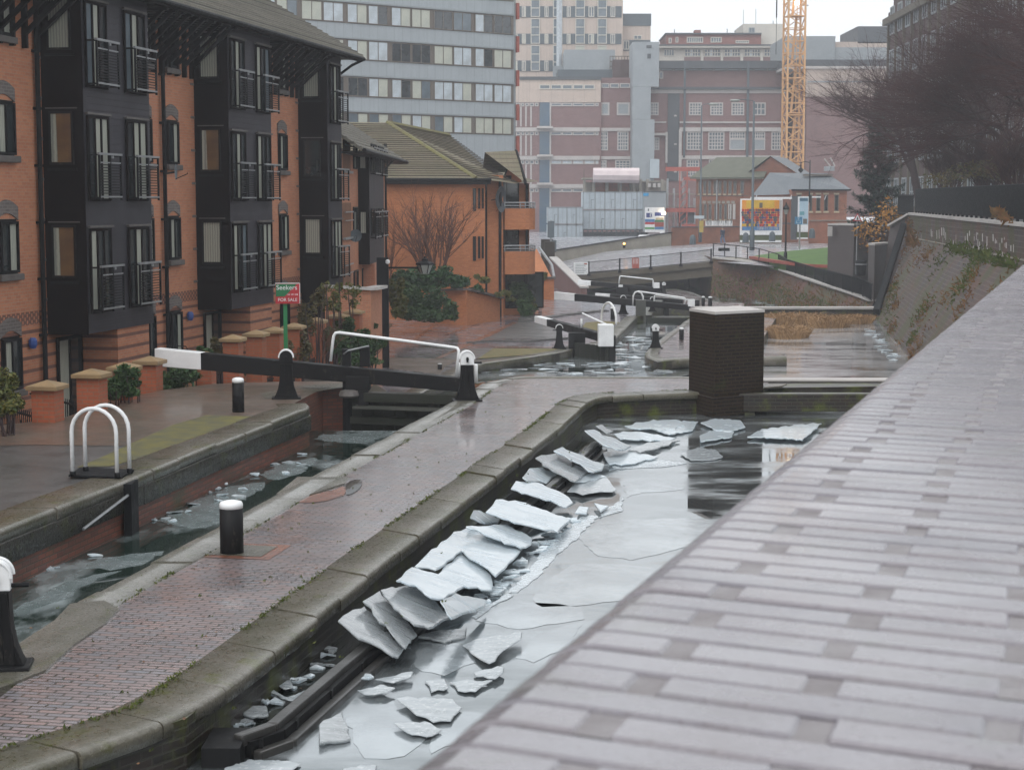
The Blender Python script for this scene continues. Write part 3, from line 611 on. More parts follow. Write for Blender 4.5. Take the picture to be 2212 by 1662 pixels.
# brick pillar
pc=[(4.17,36.1),(5.30,36.9),(4.95,38.3),(3.77,37.3)]
bp=thing('brick_pillar','tall dark wet brick pillar with flat white cap standing at the corner of the side pond','pillar',(4.55,37.1,-1.2))
MB().prism(pc,-1.2,1.70).build('shaft',M['darkbrick'],bp,world=True)
cxy=Vector((4.55,37.1)); MB().prism([tuple(cxy+(Vector(q)-cxy)*1.10) for q in pc],-1.25,-.02).build('plinth',M['darkbrick'],bp,world=True)
MB().prism([tuple(cxy+(Vector(q)-cxy)*1.012) for q in pc],1.70,1.755).build('cap',M['bandwhite'],bp,world=True)
# waters beyond
tag(MB().sheet([(-8,36.9),(3.5,40),(3.5,60),(9.9,72),(9.0,97),(-1,99),(-3.5,75),(-5,44)],MZ).build('water',M['pound'],world=True),kind='structure')
tag(MB().sheet([(3.5,39.3),(25,39.3),(25,97.3),(9.5,97.3),(9.7,73),(3.5,60)],MZ).build('water',M['reedpond'],world=True),kind='structure')
tag(MB().sheet([(-14,96),(34,96),(40,185),(-20,185)],LZ).build('water',M['water'],world=True),kind='structure')
# --- lower level beyond second lock
ll=thing('lock_wall','lower lock side wall and towpath edge between the far lock and the road bridge','wall',(3,125,-6))
lE=[(7.3,99),(7.6,104),(10.8,118),(13.2,128),(16,134),(13.5,141),(9.5,158)]
MB().prism([(-20,112),(2.2,112)]+[(3.6,118),(5.0,122),(5.2,146),(5.0,176),(-22,176)],-6,ZL-.012).build('wall',M['pondwall'],ll,world=True)
tag(MB().sheet([(-20,113),(1.9,113),(3.3,118),(4.7,122),(4.9,146),(4.7,176),(-22,176)],ZL).build('towpath',M['lilac'],world=True,uvrot=PAV),kind='structure')
i3=thing('lock_wall','pale wedge shaped island beyond the second lock, pointing towards the road bridge','wall',(10,120,-6))
i3p=[g2(1375,667,ZL),g2(1440,624,ZL),g2(1462,624,ZL),g2(1495,631,ZL),g2(1540,650,ZL),g2(1590,657,ZL),g2(1560,668,ZL)]
MB().prism(i3p,-6,ZL).build('wall',M['pondwall'],i3,world=True)
tag(MB().sheet([g2(1385,665,ZL),g2(1442,627,ZL),g2(1460,627,ZL),g2(1495,634,ZL),g2(1535,652,ZL),g2(1580,657,ZL),g2(1555,666,ZL)],ZL+.01).build('towpath',M['paving'],world=True,uvrot=PAV),kind='structure')
cr=thing('lock_wall','dark crossing wall carrying the walkway behind the second lock gate','wall',(5,99,-6))
a=gnd(1380,690,ZM-.3); MB().box(5.6,14,a.y+1.5,a.y+2.2,-5,ZM-.25).build('wall',M['pondwall'],cr,world=True)
# garden ground sloping beside the apartments
gz=MB()
gz.add([(-40,28,-1.0),(-12,29.5,-1.0),(-9.5,31,-1.0),(-7.5,37,-1.05),(-5.2,39.3,-1.4),(-3.9,42,-1.7),(-3.9,44,-1.9),(-4.0,57,-2.19),(-8.2,75,-2.15),(-14,92,-2.1),(-16,98,-2.1),(-60,98,-2.1),(-60,28,-1)],[tuple(range(13))])
tag(gz.build('ground',M['soil'],world=True),kind='structure')
# --- street level beyond bridge
A_=[(-120,163,-2.4),(-20,160,-2.4),(3.0,153,-2.35),(17.3,150,-1.05),(24.5,133,-1.25),(29.5,112,-1.5),(200,95,-1.2)]
B_=[(-130,178,-1.3),(-22,176,-1.3),(2,171,-1.1),(20,165,-.12),(32,156,-.3),(44,150,-.5),(230,140,-.5)]
C_=[(-300,260,-.3),(-60,240,-.2),(0,200,-.1),(25,195,-.05),(60,195,-.1),(120,200,-.1),(400,200,-.1)]
D_=[(x*2.2,y+500,0) for x,y,z in C_]
stg=MB(); rows_=[A_,B_,C_,D_]
for r0,r1 in zip(rows_,rows_[1:]):
    for k in range(6):
        stg.add([r0[k],r0[k+1],r1[k+1]],[(0,1,2)]); stg.add([r0[k],r1[k+1],r1[k]],[(0,1,2)])
tag(stg.build('road',M['road'],world=True),kind='structure')
# ================================================================== bridge, abutments, right-hand walls
br=thing('road_bridge','low concrete girder road bridge with black railings crossing the canal beyond the locks','bridge',(10,152,-4))
def zdeck(x): return -2.32+(x-5.0)*(1.27/12.2)
def dd(x): return 150.0-(x-17.1)*.05
def gird(x0,x1,zo0,zo1,yo0,yo1):
    mb=MB(); a=dd(x0); b=dd(x1)
    vs=[(x0,a+yo0,zdeck(x0)+zo0),(x1,b+yo0,zdeck(x1)+zo0),(x1,b+yo1,zdeck(x1)+zo0),(x0,a+yo1,zdeck(x0)+zo0),
        (x0,a+yo0,zdeck(x0)+zo1),(x1,b+yo0,zdeck(x1)+zo1),(x1,b+yo1,zdeck(x1)+zo1),(x0,a+yo1,zdeck(x0)+zo1)]
    return mb.add(vs,[(0,3,2,1),(4,5,6,7),(0,1,5,4),(1,2,6,5),(2,3,7,6),(3,0,4,7)])
gird(3,17.3,-.42,.02,0,16).build('deck',M['girder'],br,world=True)
gird(3,17.3,-1.25,-.425,.25,.9).build('girder',M['girder'],br,world=True)
gird(3,17.3,-1.3,-.425,14,15).build('girder',M['girder'],br,world=True)
pl=MB()
p=at(1397,588,149.9); 
tag(MB().box(p.x-.45,p.x+.45,dd(p.x)+.2,dd(p.x)+.24,p.z-.1,p.z+.1).build('name_plate',M['bandwhite'],br,world=True))
posts=[1300+x/2.458 for x in (425,615,805,990,1175)]
px=[(x/1.1575) for x in posts]; xs=[at(q,560,150).x for q in px]
for i,x in enumerate(xs):
    mb=MB(); mb.bar((x,dd(x)-.02,zdeck(x)+.0),(x,dd(x)-.02,zdeck(x)+1.12),.12,.1); mb.bar((x,dd(x)-.06,zdeck(x)-.12),(x,dd(x)-.06,zdeck(x)+.05),.3,.12)
    mb.build('railing_post',M['iron'],br,world=True)
xs2=[5.2]+xs
for i,(a,b) in enumerate(zip(xs2,xs2[1:])):
    mb=MB()
    for h in (.08,1.03): mb.bar((a,dd(a),zdeck(a)+h),(b,dd(b),zdeck(b)+h),.05,.05)
    n=26
    for k in range(1,n):
        x=a+(b-a)*k/n; mb.bar((x,dd(x),zdeck(x)+.08),(x,dd(x),zdeck(x)+1.03),.02,.02)
    mb.build('railing_panel',M['galv'] if i==0 else M['iron'],br,world=True)
# red and white board, notice on the bridge
x=at(1300/1.1575+712/2.458/1.1575,575,150).x; mb=MB()
mb.box(x-.3,x+.3,dd(x)-.09,dd(x)-.05,zdeck(x)+.12,zdeck(x)+1.0); rb=mb.build('safety_board',M['redpaint'],world=True); tag(rb,'small red board with white upright bars hung on the bridge railing','board')
mb=MB()
for k in (-.18,-.06,.06,.18): mb.box(x+k-.015,x+k+.015,dd(x)-.1,dd(x)-.092,zdeck(x)+.5,zdeck(x)+.95)
c=mb.build('stripe',M['white'],rb,world=True)
x=at(1256,566,150).x; mb=MB(); mb.box(x-.65,x+.65,dd(x)-.1,dd(x)-.06,zdeck(x)+.05,zdeck(x)+1.1); nb=mb.build('notice_board',M['white'],world=True); tag(nb,'white notice board at the left end of the bridge railing','notice')
mb=MB()
for k in range(6): mb.box(x-.5,x+.5-(k%3)*.12,dd(x)-.108,dd(x)-.102,zdeck(x)+.95-k*.14-.05,zdeck(x)+.95-k*.14)
mb.build('lettering',M['plant'],nb,world=True)
mb=MB(); mb.box(x+.25,x+.5,dd(x)-.112,dd(x)-.103,zdeck(x)+.92,zdeck(x)+1.03); mb.build('red_label',M['redpaint'],nb,world=True)
# far parapet of the bridge
a=at(1252,0,168);  fp=Frame.two(g2(1195,578,-2.2),(at(1450,520,182).x,182),0)
p0=at(1197,578,162); p1=at(1450,536,178)
par=thing('bridge_parapet','pale ribbed parapet wall on the far side of the road bridge','wall',(p0.x,p0.y,p0.z-.4))
mb=MB(); v=(p1-p0); 
n=34
for k in range(n):
    a=p0+v*(k/n); b=p0+v*((k+.86)/n); a2=p0+v*((k+1)/n)
    for (q,r_,th,hh) in ((a,b,.3,1.55),(b,a2,.24,1.5)):
        vs=[]
        for pp in (q,r_):
            vs += [(pp.x,pp.y,pp.z-.4),(pp.x,pp.y+th,pp.z-.4),(pp.x,pp.y+th,pp.z+hh),(pp.x,pp.y,pp.z+hh)]
        mb.add(vs,[(0,1,2,3),(7,6,5,4),(0,4,5,1),(1,5,6,2),(2,6,7,3),(3,7,4,0)])
mb.build('panel',M['parapet'],par,world=True)
MB().bar(p0+Vector((0,.15,1.6)),p1+Vector((0,.15,1.6)),.36,.08).build('rail',M['iron'],par,world=True)
MB().box(p0.x-1.2,p0.x-.1,p0.y-.2,p0.y+.8,p0.z-.6,p0.z+2.6).build('end_pier',M['darkbrick'],par,world=True)
# kerb line and pavement
# right abutment and curved canal bank wall
ab=thing('canal_bank_wall','curving brick canal bank wall from the bridge abutment to the big retaining wall, with weeds','wall',(20,135,-6))
top=[at(1541,557,150),at(1590,562,149),at(1640,569,147),at(1682,580,142),at(1735,599,133),at(1800,620,124),at(1850,636,117),at(1888,650,112)]
base=[gnd(1541,617,LZ)]
mb=MB(); bs=[]
for i,t in enumerate(top):
    k=i/(len(top)-1); bs.append(Vector((t.x-(.3+2.2*k),t.y-1.0-5.5*k,-4.6)))
for i in range(len(top)-1):
    a,b=top[i],top[i+1]; c,d=bs[i],bs[i+1]; mb.add([c,d,b,a],[(0,1,2,3)]); mb.add([(a.x,a.y,a.z),(b.x,b.y,b.z),(b.x+2,b.y+2,b.z-.02),(a.x+2,a.y+2,a.z-.02)],[(0,1,2,3)])
a=top[0]; mb.add([(a.x,a.y,a.z),(a.x,a.y+22,a.z),(a.x,a.y+22,-5),(bs[0].x,bs[0].y,-5)],[(3,2,1,0)])
mb.build('wall',M['bank'],ab,world=True)
mb=MB()
for a,b in zip(top,top[1:]): mb.bar(a+Vector((0,.2,.03)),b+Vector((0,.2,.03)),.6,.12)
mb.build('coping',M['bandwhite'],ab,world=True)
# dark back wall under bridge, grassy bank seen beneath
ub=thing('canal_bank_wall','dark bank and abutment wall under the far side of the bridge','wall',(5,176,-6))
MB().box(-20,19,170,170.6,-6,-2.1).build('wall',M['pondwall'],ub,world=True)
tag(MB().add([(3,158,LZ+.1),(9.5,158,LZ+.1),(9.5,169,-2.7),(3,169,-2.7)],[(0,1,2,3)]).build('grass',M['grass'],world=True),kind='stuff')
# ramp wall left of the bridge
rw=thing('ramp_wall','brick ramp wall with pale coping falling from the street to the lower towpath','wall',(3,145,-5))
q0=at(1200,557,152); q1=at(1268,622,138); q2=at(1180,560,158)
mb=MB(); th=Vector((.45,.1,0))
mb.add([(q0.x,q0.y,-6),(q1.x,q1.y,-6),tuple(q1),tuple(q0),(q0.x-.5,q0.y+.1,-6),(q1.x-.5,q1.y,-6),(q1.x-.5,q1.y,q1.z),(q0.x-.5,q0.y+.1,q0.z)],[(0,1,2,3),(5,4,7,6),(3,2,6,7),(1,5,6,2),(4,0,3,7)])
mb.build('wall',M['brown'],rw,world=True)
MB().bar(q0+Vector((-.2,0,.06)),q1+Vector((-.2,-.1,.06)),.7,.12).build('coping',M['bandwhite'],rw,world=True)
q3=at(1187,522,154)
MB().box(q3.x-.45,q3.x+.45,153.6,154.4,-5,q3.z).build('pier',M['darkbrick'],rw,world=True)
rw2=thing('ramp_wall','orange brick wall with sloping steel handrail at the foot of the balcony building','wall',(2,125,-5))
a0=at(1146,602,112); a1=at(1197,602,112)
MB().box(a0.x,a1.x,112,112.5,-5,a0.z).build('wall',M['orange_dark'],rw2,world=True)
MB().box(a0.x-.1,a1.x+.1,111.9,112.6,a0.z,a0.z+.12).build('coping',M['sill'],rw2,world=True)
MB().tube([at(1165,535,118),at(1192,572,114),at(1197,598,112.3)],.09,6).build('handrail',M['galv'],rw2,world=True)
c0=at(1160,535,118.5); MB().prism([(a0.x-3,119),(c0.x,118.6),(a1.x-.1,112.55),(a0.x-3,112.55)],-5,[c0.z,c0.z-.1,a0.z,a0.z]).build('ramp_fill',M['orange_dark'],rw2,world=True)
# black railing along the curved bank
rl=thing('canal_railing','black upright railing curving along the top of the canal bank wall','railing',tuple(top[0]))
ft=[at(1541,526,150),at(1590,530,149),at(1640,537,147),at(1682,549,142),at(1700,560,139),at(1760,578,130),at(1820,592,121),at(1865,603,114),at(1884,614,111)]
# same plan positions, base follows the wall
mb=MB(); rl_pts=[]
for p in ft:
    rl_pts.append(p)
for a,b in zip(ft,ft[1:]):
    mb.bar(a,b,.07,.06); lo=Vector((0,0,-1.0)); mb.bar(a+lo,b+lo,.05,.05)
mb.build('rail',M['iron'],rl,world=True)
tot=0; mb=MB()
for i,(a,b) in enumerate(zip(ft,ft[1:])):
    n=max(2,int((b-a).length/(.16 if i>=3 else 3.2)))
    for k in range(n):
        p=a+(b-a)*(k/n); mb.bar(p,p+Vector((0,0,-1.02)),.028 if i>=3 else .08,.028)
mb.build('upright',M['iron'],rl,world=True)
mb=MB(); 
for i,(a,b) in enumerate(zip(ft,ft[1:])):
    n=max(1,int((b-a).length/2.6))
    for k in range(n):
        p=a+(b-a)*(k/n); mb.bar(p,p+Vector((0,0,-1.1)),.09,.09)
mb.build('post',M['iron'],rl,world=True)
a=at(*z51(495,880),149.7); b=at(*z51(742,950),149.7)
tag(MB().box(a.x,b.x,149.55,149.62,b.z,a.z).build('dark_sign',M['iron'],world=True),'dark blank sign plate hung on the railing at the right end of the bridge','sign')
# lawn
gr=[gnd(*z48(930,775),-.62),gnd(*z48(1180,725),-.5),gnd(*z48(1700,680),-.35),gnd(*z48(1720,850),-.9),gnd(*z48(1450,845),-1.0),gnd(*z48(1180,805),-.9)]
gr=[at(*z48(930,765),152),at(*z48(1190,722),155),at(*z48(1702,676),158),at(*z48(1900,700),150),at(*z48(1720,852),133),at(*z48(1480,845),135),at(*z48(1180,805),141)]
mb=MB(); c=Vector((sum(p.x for p in gr)/7,sum(p.y for p in gr)/7,sum(p.z for p in gr)/7+.1))
for i in range(7): mb.add([tuple(c),tuple(gr[i]),tuple(gr[(i+1)%7])],[(0,2,1)])
for i in range(7):
    a,b=gr[i],gr[(i+1)%7]; mb.add([a,b,(b.x,b.y,b.z-.8),(a.x,a.y,a.z-.8)],[(0,1,2,3)])
tag(mb.build('lawn',M['grass'],world=True),kind='structure')
mb=MB()
for a,b in ((gr[0],gr[6]),(gr[6],gr[5]),(gr[5],gr[4])): mb.bar(a+Vector((-.1,-.3,-.1)),b+Vector((-.1,-.3,-.1)),.5,.22)
tag(mb.build('kerb',M['redtrim'],world=True),kind='structure')
# pavement along the canal railing
mb=MB(); pv=[top[i]+Vector((.25,.25,.0)) for i in range(8)]; pv2=[top[i]+Vector((2.2,2.2,.02)) for i in range(8)]
for i in range(7): mb.add([pv[i],pv[i+1],pv2[i+1],pv2[i]],[(0,1,2,3)])
tag(mb.build('pavement',M['parapet'],world=True),kind='structure')
# substation boxes
def boxthing(name,label,cat,px0,pxc,px1,ytop,d,matA,cap,deep=3.0,z0=-2.5):
    c=at(pxc,ytop,d); l=at(px0,ytop,d*1.015); r=at(px1,ytop,d*1.03)
    k=deep
    P=[(c.x,c.y),(r.x,r.y),(r.x+(l.x-c.x),r.y+(l.y-c.y)),(l.x,l.y)]
    t=thing(name,label,cat,(c.x,c.y,z0)); MB().prism(P,z0,c.z-.06).build('wall',matA,t,world=True)
    cc=Vector((sum(p[0] for p in P)/4,sum(p[1] for p in P)/4)); MB().prism([tuple(cc+(Vector(p)-cc)*1.03) for p in P],c.z-.06,c.z+.06).build('roof',cap,t,world=True)
    return t
bx1=boxthing('substation','dark brown brick substation box with flat roof beside the lawn','building',1789,1845,1886,485,124,M['brownbox'],M['bandwhite'])
p=at(*z48(1710,515),125.3); tag(MB().box(p.x-.15,p.x+.15,p.y-.15,p.y+.1,p.z-.35,p.z+.35).build('small_notice',M['bandwhite'],world=True),'tiny pale notice on the corner of the dark substation box','notice')
bx2=boxthing('brick_pier','narrow brick pier with sloping pale top between the substation and the retaining wall','pier',1876,1890,1925,528,112,M['brownbox'],M['bandwhite'])
bn=thing('litter_bin','dark round litter bin behind the black railing, in front of the brown box','bin',tuple(at(*z48(2022,960),119)))
MB().lathe([(.28,0),(.33,.1),(.36,.85),(.38,.9),(.38,1.0),(.2,1.08)]).build('body',M['iron'],bn); MB().lathe([(.4,.72),(.42,.74),(.42,.78),(.4,.8)]).build('rim',M['galv'],bn)
# --- big retaining wall on the right
rt=thing('retaining_wall','tall sloping blue-brick retaining wall with rusty plants and white lime streaks, right side','wall',(18,80,-3))
S=[0,.25,.5,.75,1.0]
def wtop(k):   # from far (0) to near (1)
    return at(1965+(2211-1965)*k, 463+(488-463)*k, 1/(1/110+(1/62-1/110)*k))
def wled(k): return at(1966+(2211-1966)*k, 512+(561-512)*k, 1/(1/110+(1/62-1/110)*k))
N=24; T=[];LD=[];BS=[]
for i in range(N+1):
    k=i/N*2.2; 
    if k<=1: t=wtop(k); l=wled(k)
    else:
        u=(k-1); t1=wtop(1); t0=wtop(.9); dv=(t1-t0); t=t1+dv*(u*12); l=wled(1)+(wled(1)-wled(.9))*(u*12)
    T.append(t); LD.append(l)
    BS.append(Vector((16.6+.15*(t.y-74)-.3,t.y-.5,-3.2)))
mb=MB(); mb.smooth=False
BS[0]=gnd(1892,688,MZ); BS[0].z=-3.2
for i in range(N):
    mb.add([BS[i],BS[i+1],LD[i+1],LD[i]],[(3,2,1,0)]); mb.add([LD[i],LD[i+1],T[i+1],T[i]],[(3,2,1,0)])
o=mb.build('wall',M['retain'],rt,world=True)
mb=MB()
for i in range(N): mb.bar(T[i]+Vector((.15,0,.05)),T[i+1]+Vector((.15,0,.05)),.5,.14)
mb.build('coping',M['bandwhite'],rt,world=True)
mb=MB()
for i in range(N): mb.bar(LD[i]+Vector((-.02,0,0)),LD[i+1]+Vector((-.02,0,0)),.12,.05)
mb.build('ledge',M['parapet'],rt,world=True)
# end flank
pa=at(1923,487,113); mb=MB(); b0=BS[0]; g=LD[0]
mb.add([(b0.x,b0.y,-3.2),tuple(g),tuple(T[0]),tuple(pa),(pa.x-.6,pa.y+.3,-3.2)],[(0,1,2,3,4)])
mb.add([tuple(T[0]),(T[0].x+3,T[0].y+2,T[0].z),(pa.x+2,pa.y+3,pa.z),tuple(pa)],[(0,1,2,3)])
mb.build('end_wall',M['brownbox'],rt,world=True)
MB().bar(pa,T[0],.4,.14).build('end_coping',M['bandwhite'],rt,world=True)
MB().bar(at(1952,487,109),at(1893,674,98.5),.35,.35).build('drain_pipe',M['iron'],rt,world=True)
# white lime streaks on the wall
rnd=random.Random(3); mb=MB()
for i in range(46):
    k=rnd.uniform(.02,.95); a=wtop(k); b=wled(k); t0=rnd.uniform(.35,.9); ln=rnd.uniform(.05,.35)
    p=a+(b-a)*t0; q=a+(b-a)*min(1.12,t0+ln); wd=Vector((.02,-.14,0)).normalized()*rnd.uniform(.02,.06); o_=Vector((-.03,-.01,0))
    mb.quad(p+o_+wd,p+o_-wd,q+o_-wd,q+o_+wd)
mb.build('lime_streak',M['bandwhite'],rt,world=True)
# tall ground behind wall
tag(MB().add([tuple(T[0]+Vector((.2,0,-.05))),tuple(T[N]+Vector((.2,0,-.05))),(120,T[N].y,3.2),(140,160,3.2),(30,150,2.5)],[(0,1,2,3,4)]).build('pavement',M['asphalt'],world=True),kind='structure')
# black steel fence
def fence(name,label,ks,top0,top1,d0,off_=.35):
    f=thing(name,label,'fence',tuple(wtop(ks[0])))
    n=int((wtop(ks[0])-wtop(ks[1])).length/.15); mb=MB(); pos=[]
    for i in range(n+1):
        kk=i/n
        # spread evenly in distance
        D=wtop(ks[0]).y+(wtop(ks[1]).y-wtop(ks[0]).y)*kk
        k=(1/D-1/110)/(1/62-1/110)
        t=wtop(k); ty=top0+(top1-top0)*((k-ks[0])/(ks[1]-ks[0])); x_=1965+246*k
        tp=at(x_,ty,D); pos.append((t,tp))
    for i,(t,tp) in enumerate(pos):
        b=Vector((t.x+off_*.5,t.y,t.z+.22)); q=Vector((t.x+off_*.5,t.y,tp.z)); mb.bar(b,q,.05,.145,up=(1,0,0))
    mb.build('pale',M['iron'],f,world=True)
    mb=MB()
    for (a,ap),(b,bp_) in list(zip(pos,pos[12:]))[::12]:
        for zf in (0.02,.5,1.0):
            p=Vector((a.x+off_*.5,a.y,(a.z+.22)+(ap.z-a.z-.22)*zf)); q=Vector((b.x+off_*.5,b.y,(b.z+.22)+(bp_.z-b.z-.22)*zf)); mb.bar(p,q,.06,.06)
        mb.bar((a.x+off_*.5,a.y,a.z),(a.x+off_*.5,a.y,ap.z),.1,.1)
    mb.build('rail',M['galv'] if False else M['iron'],f,world=True)
fence('steel_fence','long black upright-bar steel fence on top of the tall retaining wall',(.03,1.06),409,397,0)
a=T[0]; fe=thing('steel_fence','short lower section of black fence at the far end of the retaining wall','fence',tuple(a))
mb=MB(); p=at(1940,460,114); q=at(1972,462,110)
for i in range(30):
    t=i/29; u=p+(q-p)*t; mb.bar((u.x,u.y,u.z-.1),(u.x,u.y,u.z+1.15),.06,.06)
for zz in (0.05,1.15): mb.bar(p+Vector((0,0,zz)),q+Vector((0,0,zz)),.08,.08)
mb.build('pale',M['iron'],fe,world=True)
# ================================================================== foreground parapet
FP=Vector((-.125,1.52)); FD=Vector((4.40-(-.07),15.0-1.52)).normalized(); HP=CAMZ-.49
FRA=math.atan2(FD.y,FD.x)
# local frame: x along wall (away), y to the left(towards canal is +y left).  Edge line = y 0 ; wall body at y<0
fw=thing('parapet_wall','wet grey-lilac brick parapet wall with rounded edge filling the lower right foreground','wall',(FP.x,FP.y,HP),FRA)
rnd=random.Random(11); mb=MB(); mb.smooth=True
SK=math.tan(R(8.0)); PITCHR=.075
prof=[(-a[0],a[1]) for a in ()]
rr=.085
pr=[(-.0-.0, -.30),( .0,-.085)]+[(-rr+rr*math.cos(a),-rr+rr*math.sin(a)) for a in [R(12),R(28),R(45),R(62),R(78),R(90)]]
ROWS=520; W=.92; pads=MB()
for i in range(-14,ROWS):
    xr=i*PITCHR; far_=i>230
    js=[0]; y=(.17 if i%2==0 else .35)+rnd.uniform(-.012,.012)
    while y<W: js.append(y); y+=.36+rnd.uniform(-.006,.006)
    js.append(W+.05)
    dz=rnd.uniform(-.001,.001)
    for a,b in zip(js,js[1:]):
        g=.0 if a==0 else rnd.uniform(.011,.017); a2=a+g; b2=b-rnd.uniform(.011,.017)
        if b2-a2<.02: continue
        if a==0: sec=[(p[0],p[1]) for p in pr]+[(-b2+.006,0),(-b2,-.006)]
        else: sec=[(-a2,-.006),(-a2-.006,0),(-b2+.006,0),(-b2,-.006)]
        gx=rnd.uniform(.0038,.0058)
        x0=xr+gx; x1=xr+PITCHR-gx; ch=.004; m=len(sec)
        zz=dz+rnd.uniform(-.001,.001)
        rings=[(x0,-.014),(x0,-.004),(x0+ch,0.0),(x1-ch,0.0),(x1,-.004),(x1,-.014)]
        if far_: rings=[(x0,-.012),(x0,0),(x1,0),(x1,-.012)]
        vs=[]
        for X,dzr in rings:
            for (yy,z_) in sec:
                nx=0; ny=1
                if yy>-rr:
                    ang=math.atan2(z_+rr,yy+rr) if z_>-rr else 0.0; nx=math.cos(ang); ny=math.sin(ang)
                vs.append((X+yy*SK, yy+nx*dzr, z_+ny*dzr+zz))
        fs=[]
        for k in range(len(rings)-1):
            for j in range(m-1): fs.append((k*m+j,(k+1)*m+j,(k+1)*m+j+1,k*m+j+1))
        mb.smooth=False; mb.add(vs,fs)
        if b<W:
            yj=-b; hw=.02; z_=-.0035+rnd.uniform(-.001,.001)
            pads.add([(xr+.001+(yj-hw)*SK,yj-hw,z_),(xr+.074+(yj-hw)*SK,yj-hw,z_),(xr+.074+(yj+hw)*SK,yj+hw,z_),(xr+.001+(yj+hw)*SK,yj+hw,z_)],[(0,1,2,3)])
pads.build('joint',M['jointpad'],fw)
mb.build('coping',M['topbrick'],fw)
mo=MB(); L0=-14*PITCHR; L1=ROWS*PITCHR
sec=[(-.012,-.3)]+[(p[0]-.011,p[1]-.011) for p in pr[1:]]+[(-W,-.009)]
vs=[];m=len(sec)
for X in (L0,L1): vs+=[(X+yy*SK,yy,z_) for yy,z_ in sec]
mo.add(vs,[(j,m+j,m+j+1,j+1) for j in range(m-1)])
mo.build('mortar',M['mortar'],fw)
MB().box(L0,L1,-.88,-.035,-5.2,-.29).build('wall',M['retain'],fw)
# continuation of the parapet out to the retaining wall is beyond the frame; carry it on plainly

# ================================================================== near-left brick apartments
ZB=-2.3
B1=Frame(-9.9,41,ZB,math.atan2(.982,.191))
b1=fthing('apartment_building','four storey orange brick apartment block with black boarded bays and deep bracketed eaves','building',B1)
def lz(z): return z-ZB
SE=21.6
wal=MB(); wal.box(-26,SE,1.0,9.0,0,lz(9.0)); wal.build('wall',M['orange_stripe'],b1)
# blue/dark quoin stripes beside the bays
q=MB()
for s0 in (0,9.63,19.2):
    for k in range(26):
        z=lz(1.7)+k*.31
        if k%3==0: q.box(s0-.32,s0-.02,.985,1.01,z,z+.07)
q.build('dark_quoin',M['greybrick'],b1)
def win_mesh(name,w,h,cols,rows,ft=.05,dep=.06,mats=('iron','glass'),parent=None,loc=(0,0,0),panes=None,barw=.03,transom=None):
    mb=MB(); ms=[M[m] for m in mats]
    mb.m=0; mb.box(0,w,-dep,0,0,ft); mb.box(0,w,-dep,0,h-ft,h); mb.box(0,ft,-dep,0,ft,h-ft); mb.box(w-ft,w,-dep,0,ft,h-ft)
    iw=(w-2*ft); ih=(h-2*ft)
    for i in range(1,cols): x=ft+iw*i/cols; mb.box(x-barw/2,x+barw/2,-dep*.8,0,ft,h-ft)
    for j in range(1,rows): z=ft+ih*j/rows; mb.box(ft,w-ft,-dep*.7,0,z-barw/2,z+barw/2)
    if transom:
        for z in transom: mb.box(ft,w-ft,-dep*.8,0,z-barw/2,z+barw/2)
    for i in range(cols):
        mb.m = (panes[i%len(panes)] if panes else 1)
        mb.quad((ft+iw*i/cols,-dep*.25,ft),(ft+iw*(i+1)/cols,-dep*.25,ft),(ft+iw*(i+1)/cols,-dep*.25,h-ft),(ft+iw*i/cols,-dep*.25,h-ft))
    o=mb.build(name,ms,parent); o.location=loc; return o
# arched narrow windows
def arch_win(parent,s,z0,z1,w,y=1.0,arch=True,mats=('iron','glass','curtain'),rnd=random):
    h=z1-z0
    rv=MB(); rv.box(s-.03,s+w+.03,y-.012,y+.02,lz(z0)-.02,lz(z1)+.05)
    o=rv.build('window',M['black'],parent)
    f=win_mesh('frame',w,h,2,1,.06,.07,mats,o,(s,y-.02,lz(z0)),panes=rnd.choice([[1,2],[2,1],[1,1],[2,2]]))
    sl=MB(); sl.box(s-.12,s+w+.12,y-.14,y+.05,lz(z0)-.17,lz(z0)-.02); sl.build('sill',M['sill'],o,bevel=.02)
    if arch:
        am=MB(); n=8
        for k in range(n):
            def pt(t,r0): 
                return (s+w/2+(w/2+.10)*(-1+2*t), lz(z1)+.02+.16*math.sin(math.pi*t)+r0)
            a,b=k/n,(k+1)/n; p0=pt(a,0);p1=pt(b,0);p2=pt(b,.30);p3=pt(a,.30)
            am.add([(p0[0],y-.03,p0[1]),(p1[0],y-.03,p1[1]),(p2[0],y-.03,p2[1]),(p3[0],y-.03,p3[1]),(p0[0],y+.02,p0[1]),(p1[0],y+.02,p1[1]),(p2[0],y+.02,p2[1]),(p3[0],y+.02,p3[1])],[(0,1,2,3),(7,6,5,4),(3,2,6,7),(0,4,5,1)])
        am.build('arch',M['greybrick'],o)
    return o
rw_=random.Random(5)
for s in (-3.95,-2.35,5.55,7.45,15.1,17.0,):
    for k in range(4):
        z0=-.25+2.62*k+.05; w_=.78 if s>0 else .85
        arch_win(b1,s,z0+(.0 if k else .0),z0+1.15,w_,arch=(k<3),rnd=rw_)
